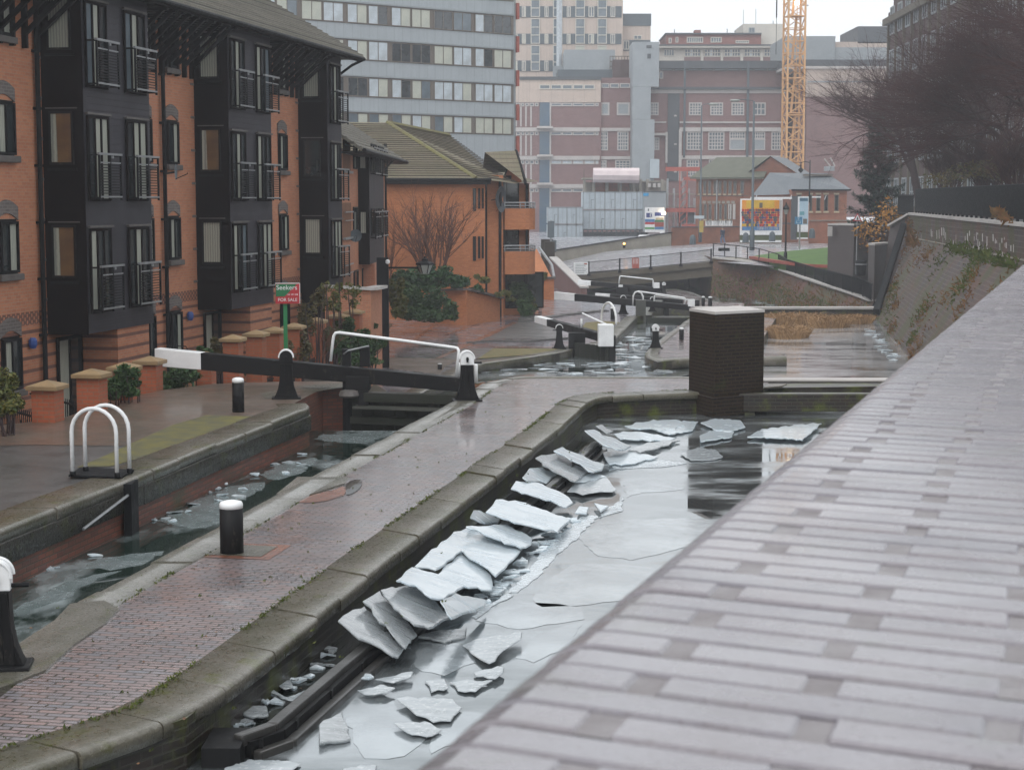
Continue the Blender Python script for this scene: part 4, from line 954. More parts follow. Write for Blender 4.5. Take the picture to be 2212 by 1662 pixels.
# bays
def railing(parent,s,z,w,y=-.28,mname='iron'):
    mb=MB(); ms=[M['iron'],M['galv']]
    for x in (0,w*.5,w): mb.box(s+x-.025,s+x+.025,y-.02,y+.02,z-1.08,z-.02)
    mb.m=1; mb.box(s-.05,s+w+.05,y-.03,y+.03,z-.03,z+.02); mb.m=0
    mb.m=1; mb.box(s,s+w,y-.015,y+.015,z-.22,z-.19); mb.box(s,s+w,y-.03,y+.03,z-1.02,z-.98); mb.m=0
    for x in (0,w):
        mb.box(s+x-.02,s+x+.02,y,0,z-.05,z-.01); mb.box(s+x-.02,s+x+.02,y,0,z-1.04,z-1.0)
    n=11
    for i in range(n): zz=z-.93+i*.066; mb.box(s,s+w,y-.008,y+.008,zz,zz+.022)
    mb.m=1; mb.box(s+w*.55,s+w*.62,y-.035,y+.0,z-.1,z-.04)
    return mb.build('balcony_railing',ms,parent)
BAYZ0,BAYZ1=.93,8.98
rb_=random.Random(9)
def bay(s0,s1,doors,side_panes):
    mb=MB(); mb.box(s0,s1,0,1.0,lz(BAYZ0),lz(BAYZ1))
    # board lines as thin proud laps on the front
    by=mb.build('bay',[M['clad']],b1)
    lap=MB()
    z=lz(BAYZ0)+.1
    while z<lz(BAYZ1): lap.box(s0+.01,s1-.01,-.012,.0,z,z+.02); z+=.15
    lap.build('board_edge',M['clad'],by)
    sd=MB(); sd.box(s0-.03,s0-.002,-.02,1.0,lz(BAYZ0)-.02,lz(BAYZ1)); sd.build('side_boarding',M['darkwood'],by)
    for k in range(3):
        zt=5.12+2.62*(k-1)
        for (a,b_) in doors:
            f=win_mesh('french_window',b_-a,1.98,3,1,.06,.05,('darkwood','glass','curtain','glass2'),by,(a,-.018,lz(zt-1.10)),panes=rb_.choice([[2,1,3],[3,2,1],[1,2,2],[2,1,1],[1,2,1]]),barw=.07)
            hd=MB(); hd.box(a-.05,b_+.1,-.09,-.02,lz(zt+.9),lz(zt+.95)); hd.build('head_flashing',M['sill'],by)
            railing(by,a+.1,lz(zt),b_-a+.02)
        # side window
        z0=zt-.28+.02; z1=z0+1.22; w=win_mesh('side_window',.60,z1-z0,1,1,.05,.05,('black','glass','curtain','amber'),by,(0,0,0),panes=[side_panes[k]])
        w.rotation_euler=(0,0,-math.pi/2); w.location=(s0-.035,.82,lz(z0))
        MB().box(s0-.08,s0-.03,.15,.88,lz(z0)-.14,lz(z0)-.08).build('side_sill',M['iron'],by); MB().box(s0-.07,s0-.03,.12,.9,lz(z1)+.06,lz(z1)+.09).build('side_head',M['sill'],by)
        if side_panes[k]==3:
            cu=MB(); cu.quad((s0-.062,.80,lz(z0)+.06),(s0-.062,.62,lz(z0)+.06),(s0-.062,.64,lz(z1)-.06),(s0-.062,.80,lz(z1)-.06)); cu.build('curtain',M['curtain'],by)
    return by
bay(0,3.93,[(.12,1.32),(2.35,3.62)],[3,3,2])
bay(9.63,13.4,[(9.75,10.95),(11.95,13.2)],[2,3,2])
bay(19.2,20.9,[(19.45,20.65)],[2,1,2])
# ground floor: brick porch under bays, doors
for s0 in (0,9.63):
    mb=MB(); mb.box(s0+1.8,s0+3.75,.06,1.0,0,lz(BAYZ0)-.005); mb.build('porch_wall',M['orange_stripe'],b1)
    win_mesh('garden_door',1.35,2.55,2,1,.08,.06,('darkwood','glass','curtain'),b1,(s0+.35,.985,lz(-1.75)),panes=[2,1],barw=.08)
    mb=MB(); mb.tube([(s0+1.95,.0,0),(s0+1.95,.0,lz(.9))],.04,8); 
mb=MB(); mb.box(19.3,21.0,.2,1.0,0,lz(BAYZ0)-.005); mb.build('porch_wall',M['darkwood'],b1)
for s_ in (-.4,7.08):
    mb=MB(); mb.tube([(s_,.9,0),(s_,.9,lz(8.0))],.06,8); mb.tube([(s_,.9,lz(8.0)),(s_,.3,lz(8.9))],.05,8)
    for k in range(8): mb.box(s_-.09,s_+.09,.86,1.0,.6+k*1.3,.66+k*1.3)
    mb.build('downpipe',M['iron'],b1)
for s_,z_ in ((-1.0,.75),(8.75,.75)):
    p=MB(); p.lathe([(.0,0),(.07,.02),(.10,.10),(.10,.20),(.06,.26)],(0,0,0),8); o=p.build('alarm_box',M['bluebox'],b1); o.location=(s_,.9,lz(z_)-.1)
# eaves, gutter, struts
mb=MB(); mb.box(-26,SE+.3,-.42,1.0,lz(8.95),lz(8.99)); mb.build('soffit',M['black'],b1)
mb=MB(); mb.box(-26,SE+.35,-.46,-.42,lz(8.86),lz(9.02)); mb.build('fascia',M['darkwood'],b1)
mb=MB(); mb.tube([(-26,-.52,lz(8.97)),(SE+.4,-.52,lz(8.97))],.07,8); mb.build('gutter',M['iron'],b1)
def struts(a,b):
    n=int((b-a)/.55)
    for i in range(n+1):
        s=a+(b-a)*i/n
        mb=MB(); mb.bar((s,.93,lz(7.45)),(s,.93,lz(8.95)),.12,.1,up=(1,0,0)); mb.bar((s,.95,lz(7.75)),(s,-.35,lz(8.9)),.09,.12,up=(1,0,0)); mb.bar((s,.9,lz(8.85)),(s,-.4,lz(8.85)),.08,.12,up=(1,0,0))
        mb.build('eaves_bracket',M['black'],b1)
struts(4.3,9.3); struts(13.8,18.9); struts(-5.2,-.3)
sl_=2.2/3.75
def roofq(x0,x1,y0,y1,ze,sl,th=.12):
    mb=MB(); z0=ze; z1=ze+(y1-y0)*sl
    mb.add([(x0,y0,z0),(x1,y0,z0),(x1,y1,z1),(x0,y1,z1),(x0,y0,z0-th),(x1,y0,z0-th),(x1,y1,z1-th),(x0,y1,z1-th)],[(0,1,2,3),(7,6,5,4),(0,4,5,1),(1,5,6,2),(2,6,7,3),(3,7,4,0)]); return mb
r=roofq(-26,SE+.45,-.5,5.0,lz(9.08),sl_); 
r.build('roof',M['roof'],b1)
ridge=MB(); nt_=40
for k in range(26):   # stepped tile courses catching light
    y=-.48+k*.21; z=lz(9.09)+(y+.5)*sl_; ridge.box(-26,SE+.46,y,y+.2,z,z+.035)
ridge.build('tile_course',M['roof'],b1)
mb=MB(); mb.add([(SE,1.0,lz(9.0)),(SE,9.0,lz(9.0)),(SE,5,lz(9.08)+5.5*sl_-.1)],[(0,1,2)]); mb.build('gable',M['orange'],b1)
mb=MB(); mb.tube([(SE+.3,-.5,lz(8.93)),(SE+.3,-.1,lz(8.75)),(SE+.05,.3,lz(8.4)),(SE+.05,.9,lz(8.2)),(SE+.05,.95,0)],.05,6); mb.build('downpipe',M['iron'],b1)
# satellite dishes
def dish(label,loc,r=.33,rz=0,mat='galv',name='satellite_dish'):
    t=thing(name,label,'satellite dish',loc,rz)
    mb=MB(); mb.smooth=True
    prof=[(r*k/6,(r*k/6)**2*.55) for k in range(7)]
    vs=[];n=16
    for q,z in prof:
        for k in range(n): a=2*math.pi*k/n; vs.append((q*math.cos(a),-.3+z*-1,q*math.sin(a)))
    fs=[(i*n+k,i*n+(k+1)%n,(i+1)*n+(k+1)%n,(i+1)*n+k) for i in range(6) for k in range(n)]
    mb.add(vs,fs); mb.build('reflector',M[mat],t)
    MB().tube([(0,-.3,-r*.9),(0,-.62,-r*.2),(0,-.6,0)],.012,5).build('feed_arm',M['iron'],t)
    MB().tube([(0,-.3,0),(0,0,-.05)],.025,6).build('bracket',M['iron'],t); return t
p=B1.w(3.9,-.35,0); dish('small grey satellite dish on the right balcony rail of the nearest bay',(p.x,p.y,4.75),.20,B1.a+.2,'slatepanel')
# ================================================================== second apartment block
ZC=-2.4
P1=at(741,500,64); P2=at(832,500,80.5)
# line of the brick wall face
C1=Frame.two((P1.x,P1.y),(P2.x,P2.y),ZC)
b2=fthing('apartment_building','lower orange brick block with one black bay, just beyond the four storey block','building',C1)
def c_(z): return z-ZC
Wd,_=C1.hit(835)
def zc(px,py,yl=0): s,z=C1.hit(px,py,yl); return s,z
s_b0,_=C1.hit(*z13(715,800),yl=-.0); s_b1,_=C1.hit(*z13(850,800),yl=-.8)
mb=MB(); eav=c_(5.9); mb.box(-.6,Wd,0,7,0,eav); mb.build('wall',M['orange'],b2)
BD=.42
bs0=C1.hit(*z13(722,800),yl=0)[0]; bs1=C1.hit(*z13(764,800),yl=-BD)[0]; bs2=C1.hit(*z13(852,800),yl=-BD)[0]; bs0=bs1-.2
bz0=C1.hit(*z13(800,1320),yl=-BD)[1]
mb=MB(); mb.box(bs0+.2,bs2,-BD,0,bz0,eav-.05); by=mb.build('bay',M['clad'],b2)
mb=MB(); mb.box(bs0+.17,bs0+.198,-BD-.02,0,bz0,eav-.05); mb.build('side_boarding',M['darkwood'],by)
for (ya,yb) in ((620,785),(1000,1160)):
    z1=C1.hit(*z13(790,ya),yl=-BD)[1]; z0=C1.hit(*z13(790,yb),yl=-BD)[1]; wB=bs2-bs0-.2
    for k in range(2):
        win_mesh('french_window',wB*.36,z1-z0,2,1,.06,.05,('iron','glass','curtain'),by,(bs0+.2+wB*(.1+.48*k),-BD-.015,z0),panes=[1,2] if k else [1,1],barw=.06)
        railing(by,bs0+.2+wB*(.1+.48*k),z0+.95,wB*.36,-BD-.2)
    w=win_mesh('side_window',.26,z1-z0-.2,1,1,.03,.05,('black','curtain'),by); w.rotation_euler=(0,0,-math.pi/2); w.location=(bs0+.16,-.07,z0+.1)
for (xa,xb,ya,yb) in ((668,693,605,768),(668,693,990,1140),(672,697,1370,1460),(722,752,1355,1470)):
    s0,z1=C1.hit(*z13(xa,ya)); s1,z0=C1.hit(*z13(xb,yb)); o=win_mesh('window',max(.5,s1-s0),z1-z0,1,1,.05,.05,('black','glass'),b2,(s0,-.01,z0))
for (xa,xb,ya,yb) in ((608,655,570,780),(608,660,965,1165),(610,660,1355,1470)):   # loggias drawn as flat panels, their shade painted into the colour
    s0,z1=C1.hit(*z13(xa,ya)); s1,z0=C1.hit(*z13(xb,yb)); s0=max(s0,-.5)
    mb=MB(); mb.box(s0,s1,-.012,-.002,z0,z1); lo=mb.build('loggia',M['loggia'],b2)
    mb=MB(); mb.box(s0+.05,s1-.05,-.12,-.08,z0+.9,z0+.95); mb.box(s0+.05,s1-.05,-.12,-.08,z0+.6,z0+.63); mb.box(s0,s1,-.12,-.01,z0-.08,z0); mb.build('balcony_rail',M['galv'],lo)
mb=MB(); s0=C1.hit(*z13(770,1400),yl=-.3)[0]; mb.box(s0,s0+1.4,-.5,0,0,bz0-.02); mb.build('porch_wall',M['orange'],b2)
o=win_mesh('door',.9,2.0,1,1,.08,.05,('darkwood','glass'),b2,(s0+.2,-.52,.3))
mb=roofq(-1.2,Wd+.6,-.85,3.4,eav,.66); mb.build('roof',M['roof'],b2)
mb=MB()
for k in range(16): y=-.83+k*.265; z=eav+.01+(y+.85)*.66; mb.box(-1.2,Wd+.62,y,y+.25,z,z+.04)
mb.build('tile_course',M['roof'],b2)
mb=MB(); mb.tube([(-1.2,-.92,eav-.08),(Wd+.6,-.92,eav-.08)],.08,6); mb.build('gutter',M['iron'],b2)
mb=MB(); mb.box(-1.1,Wd+.5,-.85,0,eav-.16,eav-.11); mb.build('soffit',M['black'],b2)
mb=MB(); mb.tube([(bs2+.1,-.85,eav-.1),(bs2+.1,-.5,eav-.5),(bs2+.1,-.5,0)],.05,6); mb.build('downpipe',M['iron'],b2)
p=C1.w(*[C1.hit(*z13(662,1160))[0],-.1,0]); dish('round grey satellite dish beside the lowest balcony of the second block',(p.x,p.y,C1.hit(*z13(662,1160))[1]+ZC),.24,C1.a-1.3,'slatepanel')
# ================================================================== third building with hipped roof and round balconies
ZD=-2.25
P1=at(833,600,93); P2=at(1056,600,94.5); D1=Frame.two((P1.x,P1.y),(P2.x,P2.y),ZD)
b3=fthing('apartment_building','ochre brick building with mossy hipped roof, gable and two rounded corner balconies, centre left','building',D1)
sW=D1.hit(*z13(1455,900))[0]; eav=D1.hit(*z13(1100,822))[1]
mb=MB(); mb.box(-9,sW,0,12,0,eav); mb.build('wall',M['orange_dark'],b3)
for (xa,xb) in ((1382,1400),(1412,1425),(1434,1446)):
    for (ya,yb) in ((880,1015),(1165,1310)):
        s0,z1=D1.hit(*z13(xa,ya)); s1,z0=D1.hit(*z13(xb,yb if xa<1400 else yb-15)); win_mesh('window',s1-s0,z1-z0,1,1,.04,.05,('black','glass'),b3,(s0,-.01,z0))
# left bay strip with balconies seen at x~850-890
for (ya,yb) in ((615,780),(950,1120)):
    s0,z1=D1.hit(*z13(853,ya)); s1,z0=D1.hit(*z13(872,yb)); win_mesh('window',s1-s0,z1-z0,1,1,.05,.05,('black','glass'),b3,(s0,-.01,z0))
mb=MB(); mb.box(-9.3,sW+.2,-.45,-.35,eav-.28,eav); mb.build('fascia',M['black'],b3)
mb=MB(); mb.box(-9.2,sW+.1,-.4,0,eav-.3,eav-.26); mb.build('soffit',M['black'],b3)
mb=MB(); mb.tube([(-9.3,-.5,eav-.05),(sW+.2,-.5,eav-.05)],.09,6); mb.build('gutter',M['iron'],b3)
# wing running away to the right: stair tower + balconies
s1w,_=D1.hit(*z13(1545,900),yl=1.2); 
mb=MB(); mb.box(sW-.02,s1w,.6,11,0,eav+.2); mb.build('stair_tower',M['orange_dark'],b3)
mb=MB(); mb.tube([(sW+.15,.45,0),(sW+.15,.45,eav)],.08,6); mb.build('downpipe',M['iron'],b3)
mb=MB(); mb.tube([(s1w-.2,.5,0),(s1w-.2,.5,eav)],.08,6); mb.build('downpipe',M['iron'],b3)
s2w,_=D1.hit(*z13(1700,900),yl=3.0)
gz_=D1.hit(*z13(1650,850),yl=2.2)[1]
mb=MB(); mb.box(s1w+.01,s2w,2.4,12,0,gz_); mb.build('wing_wall',M['orange_dark'],b3)
for (ya,yb,yt) in ((1000,1125,975),(1255,1390,1235)):
    sA,zt=D1.hit(*z13(1575,ya),yl=.5); sB,zb=D1.hit(*z13(1762,yb),yl=1.2); zt=D1.hit(*z13(1650,ya),yl=.6)[1]; zb=D1.hit(*z13(1650,yb),yl=.6)[1]
    pts=[(sA,2.45),(sA,.6)]+[(sB-1.1+1.1*math.sin(a),1.7-1.1*math.cos(a)) for a in [R(k*15) for k in range(0,7)]]+[(sB,2.45)]
    bal=MB().prism(pts,zb,zt).build('balcony',M['orange_dark'],b3)
    mb=MB(); rp=[(x,y,zt+.32) for x,y in pts]; mb.tube(rp,.035,5); mb.tube([(x,y,zt+.16) for x,y in pts],.025,5)
    for x,y in pts: mb.bar((x,y,zt),(x,y,zt+.33),.04,.04)
    mb.build('rail',M['galv'],bal)
    mb=MB(); mb.prism([(x,y) for x,y in pts],zt+.003,zt+.05); mb.build('cap',M['sill'],bal)
    win_mesh('balcony_door',1.4,2.0,2,1,.07,.05,('darkwood','glass'),b3,((sA+sB)/2-1.1,2.38,zt-.2))
o=win_mesh('ground_window',2.2,2.0,2,1,.07,.05,('darkwood','glass'),b3,(s1w+.6,2.38,.4))
mb=MB(); mb.tube([(s2w-.15,2.3,0),(s2w-.15,2.3,gz_)],.09,6); mb.build('post',M['iron'],b3)
# roofs: hip
def hz(px,py,yl): return D1.hit(px,py,yl)
hipL=( -9.4,-.5,eav); hipR=(hz(*z13(1400,805),-.5)[0],-.5,eav+.02)
apex_s,apex_z=hz(*z13(875,490),6.5)
pA=(apex_s,6.5,apex_z)
s_r,z_r=hz(*z13(1240,565),9.0); pR=(s_r,9.0,z_r); 
far_s=s2w+.4
mb=MB()
mb.add([hipL,hipR,pA,(-9.4,6.5,apex_z)],[(0,1,2,3)])
mb.add([hipR,(s1w+.5,.1,eav-.25),(far_s,1.9,gz_+.1),(far_s-1.2,9.0,z_r-1.8),pR,pA],[(0,1,2,3,4,5)])
mb.add([hipL,hipR,(hipR[0],-.5,eav-.12),(-9.4,-.5,eav-.12)],[(3,2,1,0)])
mb.build('roof',M['roof_moss'],b3)
for a,b in ((hipR,pA),(pA,pR),(pR,(far_s-3,9,z_r-1.6))): MB().tube([a,b],.13,6).build('ridge',M['moss_tile'],b3)
mb=MB()
for k in range(1,26):
    t=k/26; a=(hipL[0],hipL[1]+7*t,hipL[2]+(apex_z-eav)*t+.02); b=tuple(Vector(hipR)+(Vector(pA)-Vector(hipR))*t); mb.bar(a,(b[0],b[1],b[2]+.02),.05,.05)
mb.build('tile_course',M['roof_line'],b3)
mb=MB()
for k in range(1,24):
    t=k/24; a=Vector(hipR)+(Vector(pA)-Vector(hipR))*t; b=Vector((far_s,1.9,gz_+.1)); e_=Vector((far_s-1.2,9,z_r-1.8)); b=b+(e_-b)*t
    m_=Vector((s1w+.5,.1,eav-.25)); mid=m_+((pR and Vector(pR))-m_)*t
    mb.bar(a+Vector((0,-.03,.05)),mid+Vector((0,-.03,.05)),.05,.05)
mb.build('tile_course',M['roof_line'],b3)
# gabled dormer roof on the right
g0=hz(*z13(1345,660),6.0); g1=hz(*z13(1648,655),1.6); g2_=hz(*z13(1715,860),2.0); ge=hz(*z13(1590,845),.2)
rz_=g1[1]
mb=MB(); sR=g1[0]; 
mb.add([(g0[0],1.9,rz_-.1),(sR,1.9,rz_),(sR-.1,.05,ge[1]+.1),(g0[0]+1.6,.05,ge[1]+.1)],[(0,1,2,3),(3,2,1,0)])
mb.add([(g0[0],1.9,rz_-.1),(sR,1.9,rz_),(sR+.1,4.4,ge[1]+.6),(g0[0]+.5,4.4,ge[1]+.6)],[(0,3,2,1)])
mb.build('dormer_roof',M['roof_moss'],b3)
mb=MB(); mb.add([(sR-.1,1.9,rz_-.12),(sR-.15,.2,ge[1]),(sR-.15,4.2,ge[1])],[(0,1,2),(2,1,0)]); mb.build('gable',M['orange_dark'],b3)
mb=MB(); mb.bar((sR,1.9,rz_-.05),(sR,-.02,ge[1]-.05),.1,.22); mb.bar((sR,1.9,rz_-.05),(sR,4.3,ge[1]+.3),.1,.22); mb.build('bargeboard',M['black'],b3)
p=D1.hit(*z13(1493,945),yl=.4); pw=D1.w(p[0],.45,0); dish('large dark round satellite dish on the stair tower of the balcony building',(pw.x,pw.y,p[1]+ZD),.72,D1.a+.95,'darkroof')
# retaining planter walls in front
ow=thing('garden_wall','orange brick garden wall with sloping dark coping below the ochre building','wall',(-8,90,ZM))
a=at(*z47(1480,600),90); b=at(*z47(1820,590),88.5); c=at(*z47(2212,690),92.8)
mb=MB()
for p,q in ((a,b),(b,c)):
    mb.add([(p.x,p.y,ZM-.2),(q.x,q.y,ZM-.2),tuple(q),tuple(p),(p.x,p.y+.3,ZM-.2),(q.x,q.y+.3,ZM-.2),(q.x,q.y+.3,q.z),(p.x,p.y+.3,p.z)],[(0,1,2,3),(7,6,5,4),(3,2,6,7),(1,5,6,2),(0,3,7,4)])
mb.build('wall',M['orange_dark'],ow,world=True)
mb=MB()
for p,q in ((a,b),(b,c)): mb.bar(p+Vector((0,.1,.05)),q+Vector((0,.1,.05)),.5,.1)
mb.build('coping',M['sill'],ow,world=True)
ow=thing('garden_wall','orange brick garden wall with pale coping between the two apartment blocks, behind the shrubs','wall',(-7,60,ZM))
a=at(*z47(150,560),58); b=at(*z47(690,590),59); c=at(*z47(815,565),62.5); mb=MB()
for p,q in ((a,b),(b,c)):
    mb.add([(p.x,p.y,ZM-.2),(q.x,q.y,ZM-.2),tuple(q),tuple(p),(p.x,p.y+.3,ZM-.2),(q.x,q.y+.3,ZM-.2),(q.x,q.y+.3,q.z),(p.x,p.y+.3,p.z)],[(0,1,2,3),(7,6,5,4),(3,2,6,7),(1,5,6,2),(0,3,7,4)])
mb.build('wall',M['orange'],ow,world=True)
mb=MB()
for p,q in ((a,b),(b,c)): mb.bar(p+Vector((0,.1,.05)),q+Vector((0,.1,.05)),.45,.1)
mb.build('coping',M['bandwhite'],ow,world=True)
# ================================================================== brick gate piers, railings, sign
pier_px=[(102,822,32.0,70),(198,797,33.8,68),(268,783,35.6,60),(323,770,37.5,58),(445,760,40.0,45),(503,723,42.5,47),(553,713,44.5,48),(592,706,46.5,45),(635,698,49,44),(683,686,52,42),(730,676,55.5,44),(765,667,58,40),(792,660,61,36)]
words=['nearest brick gate pier with sandstone cap, far left beside the leafy bush','second brick gate pier from the left, right of the black garden gate','third brick gate pier, with a shrub growing against it','fourth brick gate pier, just left of the white end of the big balance beam','low brick gate pier mostly hidden behind the white beam end and shrubs','brick gate pier standing in shrubs, first of the close row behind the black beam','second pier of the close row behind the black beam','third pier of the close row, left of the green sign pole','brick gate pier just behind the green sale board pole','brick gate pier right of the sale board pole','small brick pier under the pale-coped garden wall, nearest of three','small brick pier under the garden wall, middle of three','small brick pier under the garden wall, farthest of three, by the tall black post']
piers=[]
for i,(x,y,d,wp) in enumerate(pier_px):
    top_=at(x,y,d); w=wp*d/FPX*.74; zb=-1.35 if i<4 else (-1.7 if i<10 else ZM)
    t=thing('gate_pier',words[i],'brick pier',(top_.x,top_.y,zb),B1.a-math.pi/2+.04,'brick gate piers along the apartment gardens'); h=top_.z-zb
    MB().box(-w/2,w/2,-w/2,w/2,0,h-.16).build('shaft',M['pierbrick'],t)
    mb=MB(); c=w/2+.08; mb.box(-c,c,-c,c,h-.158,h-.08); mb.add([(-c,-c,h-.08),(c,-c,h-.08),(c,c,h-.08),(-c,c,h-.08),(0,0,h+.02)],[(0,1,4),(1,2,4),(2,3,4),(3,0,4)]); mb.build('cap',M['sand'],t,bevel=.012)
    piers.append((top_.x,top_.y,zb,top_.z,w))
def ironfence(a,b,label,h=.95):
    va=Vector(a[:2]); vb=Vector(b[:2]); L_=(vb-va).length; ang=math.atan2(vb.y-va.y,vb.x-va.x)
    t=thing('iron_railing',label,'railing',(va.x,va.y,max(a[2],b[2])),ang,'low black railings between the gate piers')
    mb=MB(); x=.3
    while x<L_-.2: mb.box(x-.008,x+.008,-.008,.008,.1,h+.05); x+=.11
    mb.build('bars',M['iron'],t); mb=MB()
    for z in (.15,h-.05): mb.box(.2,L_-.2,-.02,.02,z,z+.035)
    mb.build('rail',M['iron'],t)
rl_words=['black railing between the first and second brick piers','black railing between the second and third brick piers','black railing between the third and fourth brick piers','black railing behind the white beam end','black railing among the shrubs after the fifth pier','short black railing in the close row of piers, first gap','short black railing in the close row of piers, second gap','short black railing in the close row of piers, third gap','short black railing by the sale board']
for i in range(9): ironfence(piers[i],piers[i+1],rl_words[i],1.1)
ironfence((-13,30.5,-1.2),piers[0],'black railing left of the first pier, partly covered by the bush',1.2)
# side railings running back to the house from the first two piers
for i,lab in ((0,'black side railing running back to the house from the first pier'),(1,'black side railing running back to the house from the second pier')):
    p=piers[i]; ironfence((p[0],p[1]+.2,p[2]),(p[0]-2.2,p[1]+3.4,p[2]),lab,1.35)
# sale board
sp=at(618,800,45); tp=at(618,655,45); t=thing('sale_board','green and red estate agent sale board on a green post among the piers','sign',(sp.x,45,-1.6),.12)
H=tp.z+1.6; MB().box(-.05,.05,-.05,.05,0,H+.05).build('post',M['greenpost'],t)
a=at(595,612,45); b=at(647,655,45); w=b.x-a.x; h=a.z-b.z; xo=a.x-sp.x; zo=b.z+1.6
mb=MB(); mb.box(xo,xo+w,-.11,-.055,zo,zo+h); sb=mb.build('panel',M['redsign'],t)
mb=MB(); mb.add([(xo+.01,-.113,zo+h-.01),(xo+.01,-.113,zo+h*.36),(xo+w*.38,-.113,zo+h*.36),(xo+w*.9,-.113,zo+h-.01)],[(0,1,2,3)]); mb.build('green_corner',M['greensign'],sb)
mb=MB(); mb.box(xo-.01,xo+w+.012,-.112,-.052,zo+h,zo+h+.015); mb.box(xo+w,xo+w+.015,-.112,-.052,zo,zo+h); mb.build('edge',M['white'],sb)
def text(body,parent,loc,size,mat,rot=(math.pi/2,0,0),ext=.004,align='LEFT',name='lettering',sx=1.0):
    cu=bpy.data.curves.new(name,'FONT'); cu.body=body; cu.size=size; cu.extrude=ext; cu.align_x=align
    tmp=bpy.data.objects.new('tmp',cu); COL.objects.link(tmp); dg=bpy.context.evaluated_depsgraph_get(); dg.update()
    me=bpy.data.meshes.new_from_object(tmp.evaluated_get(dg)); bpy.data.objects.remove(tmp)
    o=bpy.data.objects.new(name,me); me.materials.clear(); me.materials.append(mat); COL.objects.link(o); o.parent=parent; o.location=loc; o.rotation_euler=rot; o.scale=(sx,1,1); return o
def marks(par,x,y,z,w_,h_,mat,words):
    """a line of print too small and soft to read: short upright strokes in word groups"""
    rnd=random.Random(int(w_*1000)); n=sum(words)+len(words)-1; st=w_/n; mb=MB(); k=0
    for q_ in words:
        for _ in range(q_):
            u=rnd.uniform(.45,.8)*st; mb.box(x+k*st,x+k*st+u*.4,y-.004,y,z,z+h_); mb.box(x+k*st+u*.4,x+k*st+u,y-.004,y,z+h_*rnd.choice([0,.4,.8]),z+h_*rnd.uniform(.82,1.0)); k+=1
        k+=1
    return mb.build('lettering',mat,par)
text('Seekers',sb,(xo+.02,-.118,zo+h*.70),.17,M['white'])
marks(sb,xo+w*.48,-.118,zo+h*.42,w*.46,.035,M['white'],(4,3,4))
text('FOR SALE',sb,(xo+.06,-.118,zo+h*.12),.115,M['white'])
# post with bracket lantern
t=thing('lantern_post','tall square black post with a long bracket carrying an old-style lantern','street lamp',(at(828,770,66).x,66,ZM))
a=at(828,556,66); MB().box(-.22,.22,-.15,.15,0,a.z-ZM).build('post',M['iron'],t)
q=at(918,585,66); MB().bar((.2,0,q.z+.12-ZM),(q.x-t.location.x,0,q.z+.12-ZM),.05,.07).build('bracket',M['iron'],t)
lx=q.x-t.location.x; zt=at(918,556,66).z-ZM; zbm=at(918,590,66).z-ZM; hh=zt-zbm
ln=MB().lathe([(.16,0),(.17,.02),(.30,hh*.55),(.33,hh*.6)],(lx,0,zbm-.02),6).build('lantern_glass',M['lampglass'],t)
mb=MB(); mb.lathe([(.36,hh*.58),(.34,hh*.66),(.12,hh*.82),(.10,hh*.9),(.14,hh*.93),(.04,hh*1.0),(.02,hh*1.12)],(lx,0,zbm-.02),6)
for k in range(6):
    an=math.pi/3*k; mb.bar((lx+.165*math.cos(an),.165*math.sin(an),zbm),(lx+.31*math.cos(an),.31*math.sin(an),zbm+hh*.57),.03,.03)
mb.build('lantern_frame',M['iron'],ln)
p=at(832,556,65.8); MB().lathe([(.02,-.1),(.08,-.06),(.08,.04),(.02,.08)],(.2,-.16,p.z-ZM-.15),8).build('white_knob',M['white'],t)
# ================================================================== city buildings behind
def wins(F,b,name,rects,cols,rows,mats,zf,yl=0.0,ft=.08,panes=None,rnd=None,dep=.08,transom=None,prop=None):
    """rects measured on facade F: (x0,x1,y0,y1)"""
    out=[]
    for r in rects:
        s0,z1=F.hit(*zf(r[0],r[2]),yl=yl); s1,z0=F.hit(*zf(r[1],r[3]),yl=yl)
        pn = panes(rnd) if callable(panes) else panes
        tr = [ (z1-z0)*t for t in transom] if transom else None
        out.append(win_mesh(name,abs(s1-s0),abs(z1-z0),r[4] if len(r)>4 else cols,r[5] if len(r)>5 else rows,ft,dep,mats,b,(min(s0,s1),yl-.01,min(z0,z1)),panes=pn,barw=ft*.8,transom=tr))
    return out
def boxp(F,b,name,mat,rect,zf,y0,y1,proud=0):
    s0,z1=F.hit(*zf(rect[0],rect[2]),yl=y0); s1,z0=F.hit(*zf(rect[1],rect[3]),yl=y0)
    return MB().box(s0,s1,y0,y1,z0,z1).build(name,M[mat],b)
